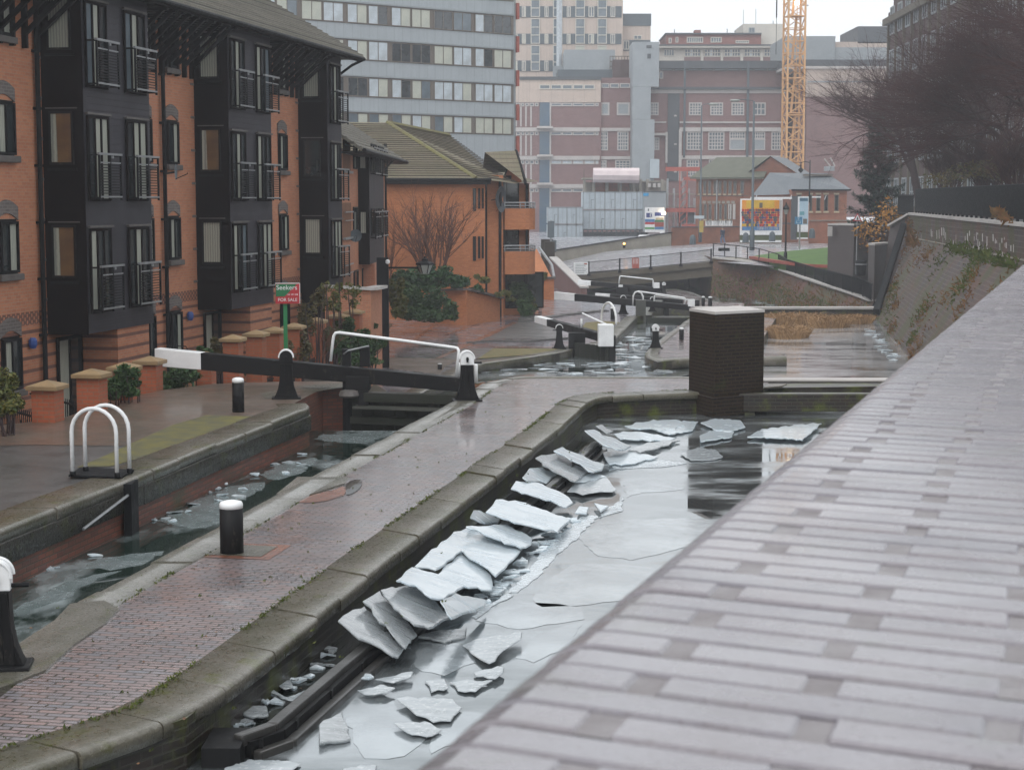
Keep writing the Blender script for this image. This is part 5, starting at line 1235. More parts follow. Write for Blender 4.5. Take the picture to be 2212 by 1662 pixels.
# ---- grey office block
OE=Vector((.18,170)); OU=Vector((.79,.61)).normalized(); OS=OE-OU*38
OF=Frame.two(tuple(OS),tuple(OE),-1.0)
ofb=fthing('office_block','grey concrete office block with long bands of windows, behind the brick apartments','building',OF)
W_=38.0; MB().box(0,W_,0,14,0,30).build('wall',M['concreterib'],ofb)
MB().box(W_+.002,W_+.45,.3,14,0,30).build('end_wall',M['concrete'],ofb)
rows_y=[(36,75),(109,148.5),(184,222.7),(256,291),(-37,3),(-108,-70)]
rnd=random.Random(21)
gx=[OF.hit(*z13(x,310))[0] for x in (1393,1610,1150,1370)]
gp=gx[0]-gx[2]; gw=gx[1]-gx[0]
for (ya,yb) in rows_y:
    z1=OF.hit(1106,ya)[1]; z0=OF.hit(1106,yb)[1]
    MB().box(-.01,W_-.05,-.03,-.002,z0-.05,z1+.05).build('window_band',M['brownpier'],ofb)
    MB().box(-.02,W_+.02,-.16,-.0,z1+.06,z1+.18).build('ledge',M['concrete'],ofb)
    MB().box(W_+.46,W_+.75,.1,1.2,z0-1.6,z0-.1).build('end_trim',M['redtrim'],ofb)
    for k in range(7):
        s0=gx[0]-gp*k
        if s0<0: continue
        for h in (0,1):
            c=rnd.choice([[2,2],[2,2],[2,4],[3,3],[1,1],[3,1],[4,4],[2,3]]); 
            if z1<14: c=rnd.choice([[3,3],[3,3],[2,3],[1,3]])
            win_mesh('window',gw*.49,z1-z0,2,1,.07,.06,('brownpier','glass2','blind','blind2','glass'),ofb,(s0+h*gw*.51,-.035,z0),panes=c,barw=.06)
# ---- beige tower
TL=at(1030,400,268); TR=at(1343,400,268); TF=Frame.two((TL.x,TL.y),(TR.x,TR.y),-1)
tw=fthing('tower_block','tall beige tower block with dark window bands, rising behind the grey office block','building',TF)
Wt=TF.hit(1343)[0]; Wt2=TF.hit(1406,yl=2)[0]
MB().box(0,Wt,0,16,0,44).build('wall',M['beigepanel'],tw)
s1,zt=TF.hit(*z14(945,78),yl=2.0); MB().box(Wt+.01,s1,2,15,0,zt).build('side_wing',M['beigepanel'],tw)
rnd=random.Random(3)
for ya,yb in ((-118,-55),(35,97),(187,245),(335,395)):
    z1=TF.hit(*z14(500,ya))[1]; z0=TF.hit(*z14(500,yb))[1]
    MB().box(.3,Wt-.2,-.08,-.002,z0,z1).build('window_band',M['slatepanel'],tw)
    for (xa,xb,tall) in ((150,208,0),(232,254,0),(281,332,1),(357,379,0),(404,456,1),(480,502,0),(528,580,1),(600,632,0),(650,702,1),(722,748,0)):
        s0=TF.hit(*z14(xa,100))[0]; s1=TF.hit(*z14(xb,100))[0]
        win_mesh('window',s1-s0,(z1-z0)+(2.2 if tall else -.1),2 if not tall else 1,1 if not tall else 3,.12,.12,('cream','glass2','blind2'),tw,(s0,-.09,z0+.05),panes=rnd.choice([[1],[1],[2],[1,2]]),barw=.12)
for (xa,xb,ya,yb) in ((793,825,225,275),(850,895,195,220)):
    wins(TF,tw,'window',[(xa,xb,ya,yb)],2,1,('cream','glass2'),z14,yl=2.0,ft=.12)
boxp(TF,tw,'dark_band','slatepanel',(790,947,76,143),z14,1.9,1.995)
s0,z1=TF.hit(*z14(793,222),yl=2); s1,z0=TF.hit(*z14(943,282),yl=2); MB().box(s0,s1,1.93,1.995,z0,z1).build('dark_band',M['slatepanel'],tw)
# flue
fl_=thing('flue','thin silver flue pipe rising in front of the beige tower','chimney',(at(*z14(438,380),260).x,260,at(*z14(438,375),260).z))
MB().tube([(0,0,0),(0,0,26)],.42,10).build('pipe',M['galvlight'],fl_)
MB().box(-.9,.9,-.9,.9,-12,.2).build('base',M['plant'],fl_)
# ---- plant room
def fac(d,xa,xb,z0=-1,dr=None):
    a=at(*z14(xa,600),d); b=at(*z14(xb,600),dr or d); return Frame.two((a.x,a.y),(b.x,b.y),z0)
# ---- hospital range
HL=fac(243,150,1700); hb=fthing('hospital_block','long plum brick hospital range with white bands and square-paned windows, across the background','building',HL)
def H(x,y,yl=0): return HL.hit(*z14(x,y),yl=yl)
def hbox(name,mat,xa,xb,ya,yb,y0,y1):
    s0,z1=H(xa,ya,y0); s1,z0=H(xb,yb,y0); return MB().box(s0,s1,y0,y1,max(z0,-2),z1).build(name,M[mat],hb)
hbox('wall','brown_far',190,668,560,1400,0,14)
hbox('upper_wall','beigepanel',190,668,440,566,-.12,14)
hbox('roof_edge','darkroof',185,672,424,441,-.3,14)
hbox('wall','brown_far',668,850,430,1400,.4,14)
hbox('wall','brown_far',940,1690,494,1400,.2,12)
hbox('cornice','bandwhite',940,1690,494,516,.02,.198)
hbox('roof_edge','darkroof',938,1692,480,494,-.4,12)
hbox('attic_wall','brown_far',985,1690,390,482,3,14)
hbox('attic_roof','darkroof',985,1695,336,378,2.2,14)
hbox('attic_band','bandwhite',985,1690,378,392,2.9,2.99)
hbox('wall','brown_dark',735,850,330,430,6,14)
for yb in ((705,727),(862,884),(1018,1040)):
    hbox('white_band','bandwhite',190,662,yb[0],yb[1],-.25,-.002)
    hbox('white_band','bandwhite',668,845,yb[0]+2,yb[1]-2,.2,.39)
for yb in ((672,681),(705,727),(860,880)):
    hbox('white_band','bandwhite',1105,1690,yb[0],yb[1],-.02,.195)
hbox('white_band','bandwhite',965,1030,735,748,-.6,.195); hbox('white_band','bandwhite',962,1030,672,680,-.02,.195)
hbox('white_pier','bandwhite',1101,1114,716,1000,-.1,.19); hbox('white_pier','bandwhite',1027,1037,730,900,-.1,.19)
hbox('stair_glass','darkroof',1040,1100,517,1000,.05,.18)
for y in (640,797,950): 
    o=hbox('sign_plate','bandwhite',1074,1088,y-4,y+4,-.02,.04)
hbox('stair_glass','blueglass',330,386,566,1400,-.06,-.003)
for y in (705,862,1018): hbox('canopy','bandwhite',316,404,y-8,y+4,-1.2,-.26)
for x in (388,): hbox('mullion','bandwhite',386,392,566,1400,-.1,-.003)
WM=('bandwhite','glass2','plant','blind')
for ya,yb in ((569,588),(728,748),(885,908),(1042,1062)):
    for xa,xb in ((392,452),(454,510),(513,573),(577,634),(638,656)):
        wins(HL,hb,'strip_window',[(xa,xb,ya,yb)],1,1,WM,z14,ft=.13,panes=[3] if ya==885 else [1])
    for xa,xb in ((200,225),(228,246),(250,270),(274,300),(304,324)):
        wins(HL,hb,'strip_window',[(xa,xb,ya,yb)],1,1,WM,z14,ft=.13,panes=[1])
    for xa in (196,222,250,278):   # slim verticals of the left return
        wins(HL,hb,'slim_window',[(xa,xa+9,yb+2,yb+112)],1,3,WM,z14,ft=.12,panes=[2])
for xa,xb in ((329,388),(393,452),(455,512),(516,572),(576,634)): wins(HL,hb,'strip_window',[(xa,xb,468,494)],1,1,('cream','glass2'),z14,yl=-.13,ft=.12)
for xa,xb in ((672,716),(720,770),(774,830)): wins(HL,hb,'strip_window',[(xa,xb,461,487)],1,1,WM,z14,yl=.39,ft=.13)
wins(HL,hb,'square_window',[(668,716,567,638),(757,828,567,638)],1,1,WM,z14,yl=.39,ft=.22,panes=[2])
wins(HL,hb,'tall_window',[(664,708,727,832,3,5),(760,821,727,832,4,5),(664,700,885,945,3,3),(748,832,885,950,4,4)],3,4,WM,z14,yl=.39,ft=.16)
wins(HL,hb,'square_window',[(941,988,567,638,3,4),(1156,1226,567,638,4,4),(1274,1344,567,638,4,4),(1391,1461,567,638,4,4),(1510,1580,567,638,3,2)],4,4,WM,z14,yl=.19,ft=.17,panes=[1])
wins(HL,hb,'tall_window',[(964,992,760,830,2,4),(1143,1231,728,830,5,5),(1263,1351,728,830,5,5),(1612,1676,728,830,4,5),(1143,1212,882,975,4,5)],5,5,WM,z14,yl=.19,ft=.16,panes=[1])
wins(HL,hb,'boarded_window',[(1380,1468,768,830),(1507,1577,768,830)],1,1,WM,z14,yl=.19,ft=.14,panes=[2])
wins(HL,hb,'tall_window',[(1380,1468,728,768,6,2),(1507,1577,728,768,5,2),(1266,1310,882,905,4,1)],5,5,WM,z14,yl=.19,ft=.14,panes=[1])
for k in range(9): wins(HL,hb,'strip_window',[(1000+k*74,1068+k*74,380,391)],1,1,('darkroof','blind'),z14,yl=2.89,ft=.08)
wins(HL,hb,'square_window',[(990,1014,395,436)],1,1,WM,z14,yl=2.98,ft=.15)
for x in (1132,1482): hbox('downpipe','slatepanel',x-3,x+3,340,870,-.15,.0)
hbox('vent_box','plant',1085,1240,0,0,0,0) if False else None
# ---- lift shaft tower
lt=thing('lift_tower','plain pale grey lift tower standing in front of the plum brick hospital','tower',(at(*z14(918,600),239).x,239,-1))
for (xa,xb,ya,yb,dy) in ((845,990,232,480,0),(845,944,481,660,.0),(845,962,661,1100,0)):
    a=at(*z14(xa,ya),239); b=at(*z14(xb,yb),239); MB().box(a.x,b.x,239+dy,246,max(b.z,-1),a.z).build('shaft',M['plant'],lt,world=True)
for (xa,xb,ya,yb) in ((921,950,250,266),(926,946,298,324)):
    a=at(*z14(xa,ya),238.9); b=at(*z14(xb,yb),238.9); MB().box(a.x,b.x,238.92,238.99,b.z,a.z).build('vent',M['darkroof'],lt,world=True)
a=at(*z14(940,880),238.9); b=at(*z14(990,985),238.9); MB().box(a.x,b.x,238.5,239,b.z,a.z).build('door_panel',M['steelblue'],lt,world=True)
# ---- rooftop plant
pr_=thing('rooftop_plant','large pale grey rooftop plant room between beige tower and lift tower','plant room',(at(*z14(600,390),252).x,252,at(*z14(600,410),252).z-8))
a=at(*z14(468,275),252); b=at(*z14(747,385),252); MB().box(a.x,b.x,252,262,b.z,a.z).build('housing',M['plant'],pr_,world=True)
a=at(*z14(430,385),250); b=at(*z14(760,420),250); MB().box(a.x,b.x,250,264,b.z-7,a.z).build('deck',M['slatepanel'],pr_,world=True)
mb=MB(); 
for k in range(9):
    x=at(*z14(720+k*16,310),251).x; za=at(*z14(730,312),251).z; zb_=at(*z14(730,400),251).z; mb.bar((x,251,zb_),(x,251,za),.1,.1)
for y in (312,340,368): 
    z=at(*z14(730,y),251).z; mb.bar((at(*z14(720,300),251).x,251,z),(at(*z14(848,300),251).x,251,z),.1,.1)
mb.build('guard_rail',M['girder'],pr_,world=True)
# ---- white block with brick penthouse
GF=fac(272,990,1700); gb=fthing('office_building','white framed office building with red brick penthouse, behind the hospital range','building',GF)
def gbox(name,mat,xa,xb,ya,yb,y0,y1):
    s0,z1=GF.hit(*z14(xa,ya),yl=y0); s1,z0=GF.hit(*z14(xb,yb),yl=y0); return MB().box(s0,s1,y0,y1,z0,z1).build(name,M[mat],gb)
gbox('wall','cream',985,1695,262,480,0,15); gbox('roof_edge','cream',980,1698,252,264,-1,15); gbox('roof_line','darkroof',980,1698,246,253,-1.1,15)
gbox('brick_band','brown_far',1130,1690,316,336,-.05,-.002)
gbox('penthouse','redtrim2',1030,1555,188,246,2,14); gbox('penthouse_roof','darkroof',1026,1558,182,190,1.6,14)
gbox('lift_house','cream',1456,1685,132,190,4,15); gbox('lift_house','cream',1556,1685,190,246,4,15)
gbox('chimney','redtrim2',1188,1222,166,184,4,6)
wins(GF,gb,'window',[(1016,1076,272,312)],4,1,('cream','glass2'),z14,ft=.12)
wins(GF,gb,'window',[(1130+k*110,1222+k*110,270,314) for k in range(5)],6,2,('cream','glass2','blind'),z14,ft=.14,panes=[1,1,2,1,1,1])
for k in range(6): gbox('pier','cream',1224+k*110-2,1236+k*110,264,336,-.2,-.003)
wins(GF,gb,'penthouse_window',[(1082,1097,205,236,1,1),(1144,1234,205,237,7,1),(1276,1336,206,236,4,1),(1414,1488,224,240,6,1),(1044,1060,210,240,1,1)],4,1,('cream','glass2'),z14,yl=1.99,ft=.12)
wins(GF,gb,'window',[(1487,1520,153,182)],2,1,('plant','glass2'),z14,yl=3.98,ft=.12)
for i,(x,y0,y1) in enumerate(((1368,160,186),(1412,172,186),(1076,162,186),(1622,115,132))):
    a=at(*z14(x,y1),276); b=at(*z14(x,y0),276); t=MB().tube([a,b],.08,5).build('mast',M['plant'],world=True); tag(t,['thin mast on the brick penthouse roof, tallest of the middle pair','short mast on the penthouse roof, right of the taller one','thin mast at the left end of the penthouse roof','short mast on the pale lift house roof'][i],'mast')
for i,(x,y0,y1) in enumerate(((1457,55,140),(1526,50,132))):
    a=at(*z14(x,y1),290); b=at(*z14(x,y0),290); t=MB().tube([a,b],.05,5).build('aerial',M['plant'],world=True); tag(t,['faint tall aerial left of the pale lift house','faint tall aerial standing over the pale lift house'][i],'mast')
# ---- big blank block on the right
RF=fac(238,1790,2210); rbk=fthing('theatre_block','big windowless brick block with pale upper wall, right of the yellow crane','building',RF)
def rbox(name,mat,xa,xb,ya,yb,y0,y1):
    s0,z1=RF.hit(*z14(xa,ya),yl=y0); s1,z0=RF.hit(*z14(xb,yb),yl=y0); return MB().box(s0,s1,y0,y1,max(z0,-1),z1).build(name,M[mat],rbk)
rbox('lower_wall','brown_far',1806,2400,535,1200,0,18); rbox('upper_wall','beige',1806,2400,380,536,-.1,18)
rbox('groove','plant',1812,2400,448,456,-.16,-.11)
rbox('side_wall','brown_far',1790,1806,480,1200,.5,18)
rbox('ledge','bandwhite',1690,2400,366,380,-.4,18); rbox('dark_fascia','darkroof',1690,2400,330,366,-.2,18)
rbox('roof_block','plant',1690,1964,200,331,4,18); rbox('roof_block','beige',1966,2400,232,300,5,18); rbox('roof_block','plant',1966,2400,262,331,4.5,18); rbox('roof_block','darkroof',2090,2400,146,240,5,18)
rbox('pipe','bandwhite',1790,1796,580,660,-.2,0); rbox('pipe','bandwhite',1790,1796,710,790,-.2,0)
# ---- dark tall range behind the trees
KL=at(1913,300,170); KR=at(2350,300,105); KF=Frame.two((KL.x,KL.y),(KR.x,KR.y),2)
kb=fthing('office_building','tall dark brick building with columns of white framed windows, behind the bare trees','building',KF)
ktop=KF.hit(1916,30)[1]; Wk=KF.hit(2350)[0]
MB().box(0,Wk,0,20,0,ktop).build('wall',M['brown_dark'],kb); MB().box(-.3,Wk,-.5,0,ktop-1.2,ktop-.6).build('cornice',M['girder'],kb); MB().box(-.1,Wk,.5,18,ktop,ktop+1.5).build('attic',M['brown_dark'],kb)
nk=0
for k in range(16):
    s=1.5+k*3.7
    if s+1.8>Wk: break
    MB().box(s-.55,s-.2,-.25,-.002,0,ktop-1.3).build('pier',M['girder'],kb)
    for j in range(5):
        z=1.6+j*4.0
        win_mesh('window',1.9,2.6,2,2,.14,.1,('plant','glass'),kb,(s,-.02,z),panes=[1],barw=.12); nk+=1
# ================================================================== crane
cd=226.0; cl=at(*z14(1693,0),cd); cr_=at(*z14(1802,0),cd); cw=(cr_.x-cl.x)*.88; cxm=at(*z14(1738,700),cd).x
ctop=42.0; crn=thing('tower_crane','yellow lattice tower crane mast rising behind the old brick buildings','crane',(cxm,cd+cw/2,-.5),.12)
mb=MB(); hw=cw/2
for sx in (-1,1):
    for sy in (-1,1): mb.bar((sx*hw,sy*hw,0),(sx*hw,sy*hw,ctop),.22,.22)
z=0; k=0; st_=1.55
while z<ctop-st_:
    for (a,b) in (((-hw,-hw),(hw,-hw)),((hw,-hw),(hw,hw)),((hw,hw),(-hw,hw)),((-hw,hw),(-hw,-hw))):
        mb.bar((a[0],a[1],z),(b[0],b[1],z),.1,.1)
        if k%2: a,b=b,a
        mb.bar((a[0],a[1],z),(b[0],b[1],z+st_),.11,.11)
    z+=st_; k+=1
mb.build('mast',M['cranepaint'],crn)
mb=MB()
for k in range(6): 
    z=3.5+k*6.1; mb.box(-hw*.8,hw*.8,-hw*.8,hw*.8,z,z+.12)
    mb.bar((-.3,0,z),(.3,.2,z+6),.3,.08)
for z in [i*.45 for i in range(90)]: mb.bar((.2,-hw*.4,z),(.7,-hw*.4,z),.06,.06)
mb.bar((.2,-hw*.4,0),(.2,-hw*.4,ctop),.07,.07); mb.bar((.7,-hw*.4,0),(.7,-hw*.4,ctop),.07,.07)
mb.build('ladder',M['cranepaint'],crn)
mb=MB(); mb.box(-2,2,-1.4,1.4,ctop,ctop+.8); mb.bar((0,0,ctop+1.6),(-34,-6,ctop+1.6),1.0,1.4); mb.bar((0,0,ctop+1.6),(11,2,ctop+1.6),1.0,1.2); mb.bar((0,0,ctop+.8),(0,0,ctop+8),.8,.8); mb.build('jib',M['cranepaint'],crn)
hk=at(*z14(1645,95),cd); hx=hk.x-cxm; z0=hk.z+.5
mb=MB(); mb.bar((hx,0,z0-4.6),(hx,0,ctop+1),.05,.05); mb.bar((hx,0,z0),(hx,0,z0+4.5),.14,.14); mb.build('hoist_rope',M['iron'],crn)
lm=at(*z14(1745,18),cd); MB().box(-.25,.25,-hw-.1,-hw+.3,lm.z+.3,lm.z+.75).build('lamp',M['lamp_warm'],crn)
p=at(*z14(1808,24),cd); MB().bar((hw,0,p.z+.5),(hw+.7,0,p.z+.5),.1,.1).build('anemometer',M['iron'],crn)
# ================================================================== site cabins, concrete frame, hoists
def at_(zf,x,y,d): return at(*zf(x,y),d)
CF=fac(212,560,1030); s_a=CF.hit(*z14(570,1060))[0]
cabs=[(490,760),(762,890),(892,1025),(1027,1165),(1167,1245)]
def cabins(zx,pairs,d0,tiers,label,grp,zf=z55):
    n=0
    for j,(ya,yb) in enumerate(tiers):
        for i,(xa,xb) in enumerate(pairs):
            a=at_(zf,xa,ya,d0); b=at_(zf,xb,yb,d0)
            w=b.x-a.x; h=a.z-b.z
            t=thing('site_cabin',label(i,j),'site cabin',(a.x,d0,b.z),0,grp)
            MB().box(.05,w-.05,0,7,.06,h-.05).build('shell',M['steelblue'],t)
            mb=MB(); 
            for x in (0,w-.07): mb.box(x,x+.07,-.05,.06,0,h)
            mb.box(0,w,-.05,.05,0,.09); mb.box(0,w,-.05,.05,h-.09,h); mb.build('frame',M['plant'],t)
            mb=MB(); mb.box(w*.50,w*.55,-.03,-.002,.2,h-.2); mb.build('panel_joint',M['plant'],t)
            if (i+j)%2==0:
                mb=MB(); mb.box(w*.66,w*.69,-.035,-.002,.15,h*.55); mb.box(w*.66,w*.9,-.035,-.002,h*.55,h*.57); mb.build('door_edge',M['darkroof'],t)
tv=['top','lower']; o4=['far left','left','middle','right','far right']
cabins(0,[(490,642),(644,764),(766,892),(894,1027),(1029,1168),(1170,1250)],212,[(298,522),(528,772)],lambda i,j:'%s row pale cabin, %s of the tall stack behind the bridge'%(['upper','lower'][j],['first from left','second from left','third from left','fourth from left','fifth from left','narrow right end one'][i]),'stacked site cabins')
cabins(0,[(44,176),(178,288),(290,404),(406,490)],209,[(488,704),(712,935)],lambda i,j:'%s row pale cabin, %s of the low stack left of the tall one'%(['upper','lower'][j],['first','second','third','fourth'][i]),'stacked site cabins')
a=at_(z55,1250,292,211); b=at_(z55,1530,800,211); t=thing('site_cabin','plain grey cabin end wall with a small blue sticker, right of the cabin stack','site cabin',(a.x,211,b.z)); w=b.x-a.x; h=a.z-b.z
MB().box(0,w,0,7,0,h-.12).build('shell',M['plant'],t); MB().box(-.05,w+.05,-.06,7,h-.115,h+.02).build('roof_rail',M['darkroof'],t)
a2=at_(z53,605,235,210.9); b2_=at_(z53,745,310,210.9); MB().box(a2.x-a.x,b2_.x-a.x,-.04,-.005,b2_.z-b.z,a2.z-b.z).build('sticker',M['skyblue'],t)
# platform under the cabins
t=thing('cabin_platform','dark steel platform with bracing carrying the stacked cabins','platform',(a.x-12,212,-1))
a=at_(z55,490,775,212); b=at_(z55,1260,840,212); mb=MB(); mb.box(a.x,b.x,211.5,218,b.z+.6,a.z-.05)
for k in range(14):
    x=a.x+(b.x-a.x)*k/13; mb.bar((x,211.6,-1),(x,211.6,b.z+.6),.15,.15)
    if k<13: mb.bar((x,211.6,b.z+.6),(x+(b.x-a.x)/13,211.6,b.z-.8),.1,.1)
mb.build('frame',M['darkroof'],t,world=True)
c=at_(z55,470,870,211); MB().box(c.x,b.x+.5,213,214,-1,c.z+.6).build('screen',M['slatepanel'],t,world=True)
# site board
a=at_(z53,650,605,205); b=at_(z53,1150,1250,205); t=thing('site_board','large white construction site board with blue, red and green panels, bolted beside the cabins','sign',((a.x+b.x)/2,205,-1))
W2=b.x-a.x; H2=a.z-b.z
def sb_(name,mat,xa,xb,ya,yb,y=-.09,p=None):
    A=at_(z53,xa,ya,205); Bq=at_(z53,xb,yb,205); cx=(a.x+b.x)/2; return MB().box(A.x-cx,Bq.x-cx,y-.02,y,Bq.z+1,A.z+1).build(name,M[mat],p or t)
bo=sb_('board','white',650,1150,605,1250,-.0); sb_('note','white',1035,1160,1200,1280,-.05,bo)
for (nm,m_,r) in (('logo_panel','navy',(685,835,750,865)),('picture','navy',(905,1150,735,830)),('picture_roof','white',(925,1130,830,870)),('picture','sandl',(930,1120,872,930)),('green_stripe','greensign',(905,1140,932,985)),('picture','redold',(905,1140,990,1110)),('blue_stripe','midblue',(905,1140,1112,1180)),('blue_stripe','midblue',(650,900,910,985)),('red_stripe','redsign',(650,900,990,1045)),('green_stripe','leafgreen',(650,900,1120,1175))):
    sb_(nm,m_,*r,-.03,bo)
sb_('logo_letter','white',775,825,765,785,-.055,bo); sb_('logo_letter','white',775,800,765,850,-.055,bo); sb_('logo_letter','white',775,825,832,850,-.055,bo)
sb_('emblem','slatepanel',725,755,640,700,-.03,bo)
mb=MB(); 
for x in (-W2/2+.2,W2/2-.2): mb.box(x-.08,x+.08,.02,.15,0,H2*.9)
mb.build('post',M['iron'],t)
q=at_(z53,1135,755,204.8); MB().lathe([(.0,-.2),(.22,-.15),(.25,0),(.2,.15),(0,.2)],(q.x-(a.x+b.x)/2,-.3,q.z+1),8).build('lamp',M['lamp_warm'],t)
# concrete frame under construction
t=thing('unfinished_building','unfinished concrete building frame with red netting and a long white wrapped bundle on top','construction frame',(at_(z55,800,300,225).x,225,-1))
ox=t.location.x
def cbx(name,mat,xa,xb,ya,yb,d,th=.6,par=t):
    A=at_(z55,xa,ya,d); Bq=at_(z55,xb,yb,d); return MB().box(A.x-ox,Bq.x-ox,d-225,d-225+th,Bq.z+1,A.z+1).build(name,M[mat],par)
cbx('slab','conc2',500,1210,120,140,224,8); cbx('slab','conc2',930,1540,160,176,225,8)
for x in (495,612,778,945,1120,1200,1290,1475): cbx('column','conc2',x,x+32,140,520,224.5,.7)
for (xa,xb,ya,yb) in ((645,770,150,300),(975,1075,185,290),(800,925,150,290)): cbx('red_netting','rednet',xa,xb,ya,yb,225.5,.1)
cbx('infill','conc2',500,1540,180,520,228,.3)
for x in (500,640,700,790,870,960,1110,1200): cbx('rebar_post','girder',x,x+8,20,140,225,.1)
A=at_(z55,620,90,223); Bq=at_(z55,1195,95,223); mb=MB(); mb.tube([(A.x-ox,-2,A.z+1),(Bq.x-ox,-2,Bq.z+1)],[.95,1.0],10); mb.build('wrapped_bundle',M['pinkwrap'],t)
for x in (1310,1370,1430): cbx('white_barrel','bandwhite',x,x+36,190,240,223.5,.6)
# red mast climber & scaffold
t=thing('scaffold_tower','red and grey scaffold tower beside the unfinished building','scaffold',(at_(z55,1750,400,218).x,218,-1)); ox=t.location.x
mb=MB(); xs_=[at_(z55,x,300,218).x-ox for x in (1560,1640,1700,1760,1830,1900)]; ztop=at_(z55,1700,130,218).z+1
for k,x in enumerate(xs_):
    for y in (0,1.5): mb.bar((x,y,0),(x,y,ztop-(k%3)*1.2),.1,.1)
mb.build('standard',M['galvlight'],t); mb=MB()
for z in range(1,int(ztop/1.5)): 
    mb.bar((xs_[0],0,z*1.5),(xs_[-1],0,z*1.5),.09,.09); mb.box(xs_[0],xs_[-1],.2,1.4,z*1.5-.1,z*1.5-.04)
mb.build('platform',M['conc2'],t); mb=MB(); x=at_(z55,1755,300,217).x-ox
for q_ in (-.45,.45): mb.bar((x+q_,-.8,0),(x+q_,-.8,ztop+1),.14,.14)
z=0
while z<ztop: mb.bar((x-.45,-.8,z),(x+.45,-.8,z+.8),.09,.09); z+=.8
x2=at_(z55,1880,300,217).x-ox; mb.bar((x,-.8,ztop),(x2+.6,-.8,ztop-.2),.25,.35)
for zz in (4,9): mb.bar((x-2.2,-.8,zz),(x+2,-.8,zz),.2,.5)
mb.build('hoist_mast',M['redpaint'],t)
mb=MB(); A=at_(z55,1690,495,217.5); Bq=at_(z55,1890,690,217.5); mb.box(A.x-ox,Bq.x-ox,-.4,.1,Bq.z+1,A.z+1); mb.build('dark_sheet',M['darkroof'],t)
A=at_(z55,1735,705,216); Bq=at_(z55,1905,735,216); mb=MB(); mb.box(A.x-ox,Bq.x-ox,-2,-1.9,Bq.z+1,A.z+1); mb.build('red_banner',M['redpaint'],t)
# ================================================================== old brick buildings
VL=at_(z14,1195,1100,198); VR=at_(z14,1500,1100,196); VF=Frame.two((VL.x,VL.y),(VR.x,VR.y),-.5)
vb=fthing('brick_school','old two storey brick building with rows of tall dark windows and mossy roof','building',VF)
Wv=VF.hit(*z14(1560,1100))[0]; ve=VF.hit(*z14(1200,975))[1]
MB().box(0,Wv,0,10,0,ve).build('wall',M['red_old'],vb)
rg=VF.hit(*z14(1480,868),yl=5)[1]
mb=MB(); mb.add([(-.6,-.5,ve-.1),(Wv+.3,-.5,ve-.1),(Wv+.3,5,rg),(VF.hit(*z14(1310,880),yl=5)[0],5,rg)],[(0,1,2,3)]); mb.add([(-.6,-.5,ve-.1),(Wv+.3,-.5,ve-.1),(Wv+.3,-.5,ve-.3),(-.6,-.5,ve-.3)],[(3,2,1,0)]); mb.add([(-.6,-.5,ve-.1),(-.6,10.5,ve-.1),(VF.hit(*z14(1310,880),yl=5)[0],5,rg)],[(0,2,1)]); mb.build('roof',M['greenroof'],vb)
gx0=VF.hit(*z14(1505,1000),yl=1)[0]; gx1=VF.hit(*z14(1740,1000),yl=1)[0]; gzt=VF.hit(*z14(1620,868),yl=1)[1]; gze=VF.hit(*z14(1740,950),yl=1)[1]
mb=MB(); mb.prism([(gx0,1),(gx1,1),(gx1,12),(gx0,12)],0,gze); 
gm=(gx0+gx1)/2-.3; mb.add([(gx0,.99,gze),(gx1,.99,gze),(gm,.99,gzt)],[(0,1,2)]); mb.build('gable_wing',M['red_old'],vb)
mb=MB(); mb.add([(gm,.7,gzt+.1),(gm,11,gzt+.1),(gx0-.4,11,gze),(gx0-.4,.7,gze)],[(0,1,2,3)]); mb.add([(gm,.7,gzt+.1),(gm,11,gzt+.1),(gx1+.4,11,gze-.2),(gx1+.4,.7,gze-.2)],[(3,2,1,0)]); mb.build('wing_roof',M['slate'],vb)
wx=[z48(x,0)[0] for x in (385,440,497,553,603,653,703,752,820)]
for k,x in enumerate((388,436,484,540,588,640,690,740)):
    wins(VF,vb,'upper_window',[(x,x+32,8,140)],1,1,('brownpier','glass'),z48,ft=.1)
    if k<7: wins(VF,vb,'lower_window',[(x+6,x+36,240,395)],1,1,('brownpier','glass'),z48,ft=.1)
wins(VF,vb,'upper_window',[(808,848,5,140)],1,1,('brownpier','glass'),z48,ft=.1)
wins(VF,vb,'white_window',[(688,720,240,395),(735,760,240,395)],1,3,('bandwhite','glass'),z48,ft=.16)
def vbox(name,mat,xa,xb,ya,yb,y0=-.1): 
    s0,z1=VF.hit(*z48(xa,ya)); s1,z0=VF.hit(*z48(xb,yb)); MB().box(s0,s1,y0,-.002,z0,z1).build(name,M[mat],vb)
for k in range(9): vbox('sill','sandl',382+k*51,382+k*51+30,140,150)
for k in range(6): vbox('sill','sandl',440+k*51,440+k*51+34,397,407)
for k in range(7): vbox('arch_head','conc2',432+k*48,432+k*48+34,210,236)
vbox('string_course','sill',350,885,153,160,-.06); vbox('downpipe','galv',571,578,0,400,-.16)
for k in range(9): vbox('lintel','sandl',350+k*10,352+k*10,0,1) if False else None
SL=at_(z54,215,300,186); SR=at_(z54,1740,300,186); SF=Frame.two((SL.x,SL.y),(SR.x,SR.y),-.3)
sb2=fthing('brick_workshop','low orange brick workshop with slate roof and pale window sills, behind the small billboard','building',SF)
Ws=SF.hit(*z54(1745,300))[0]; se=SF.hit(*z54(900,45))[1]
MB().box(0,Ws,0,9,0,se).build('wall',M['red_old2'],sb2)
x0_=SF.hit(*z48(1325,100))[0]; mb=MB()
rz2=SF.hit(*z48(1930,-10),yl=5)[1]+.6
lft=SF.hit(*z48(925,130),yl=1.5)[0]
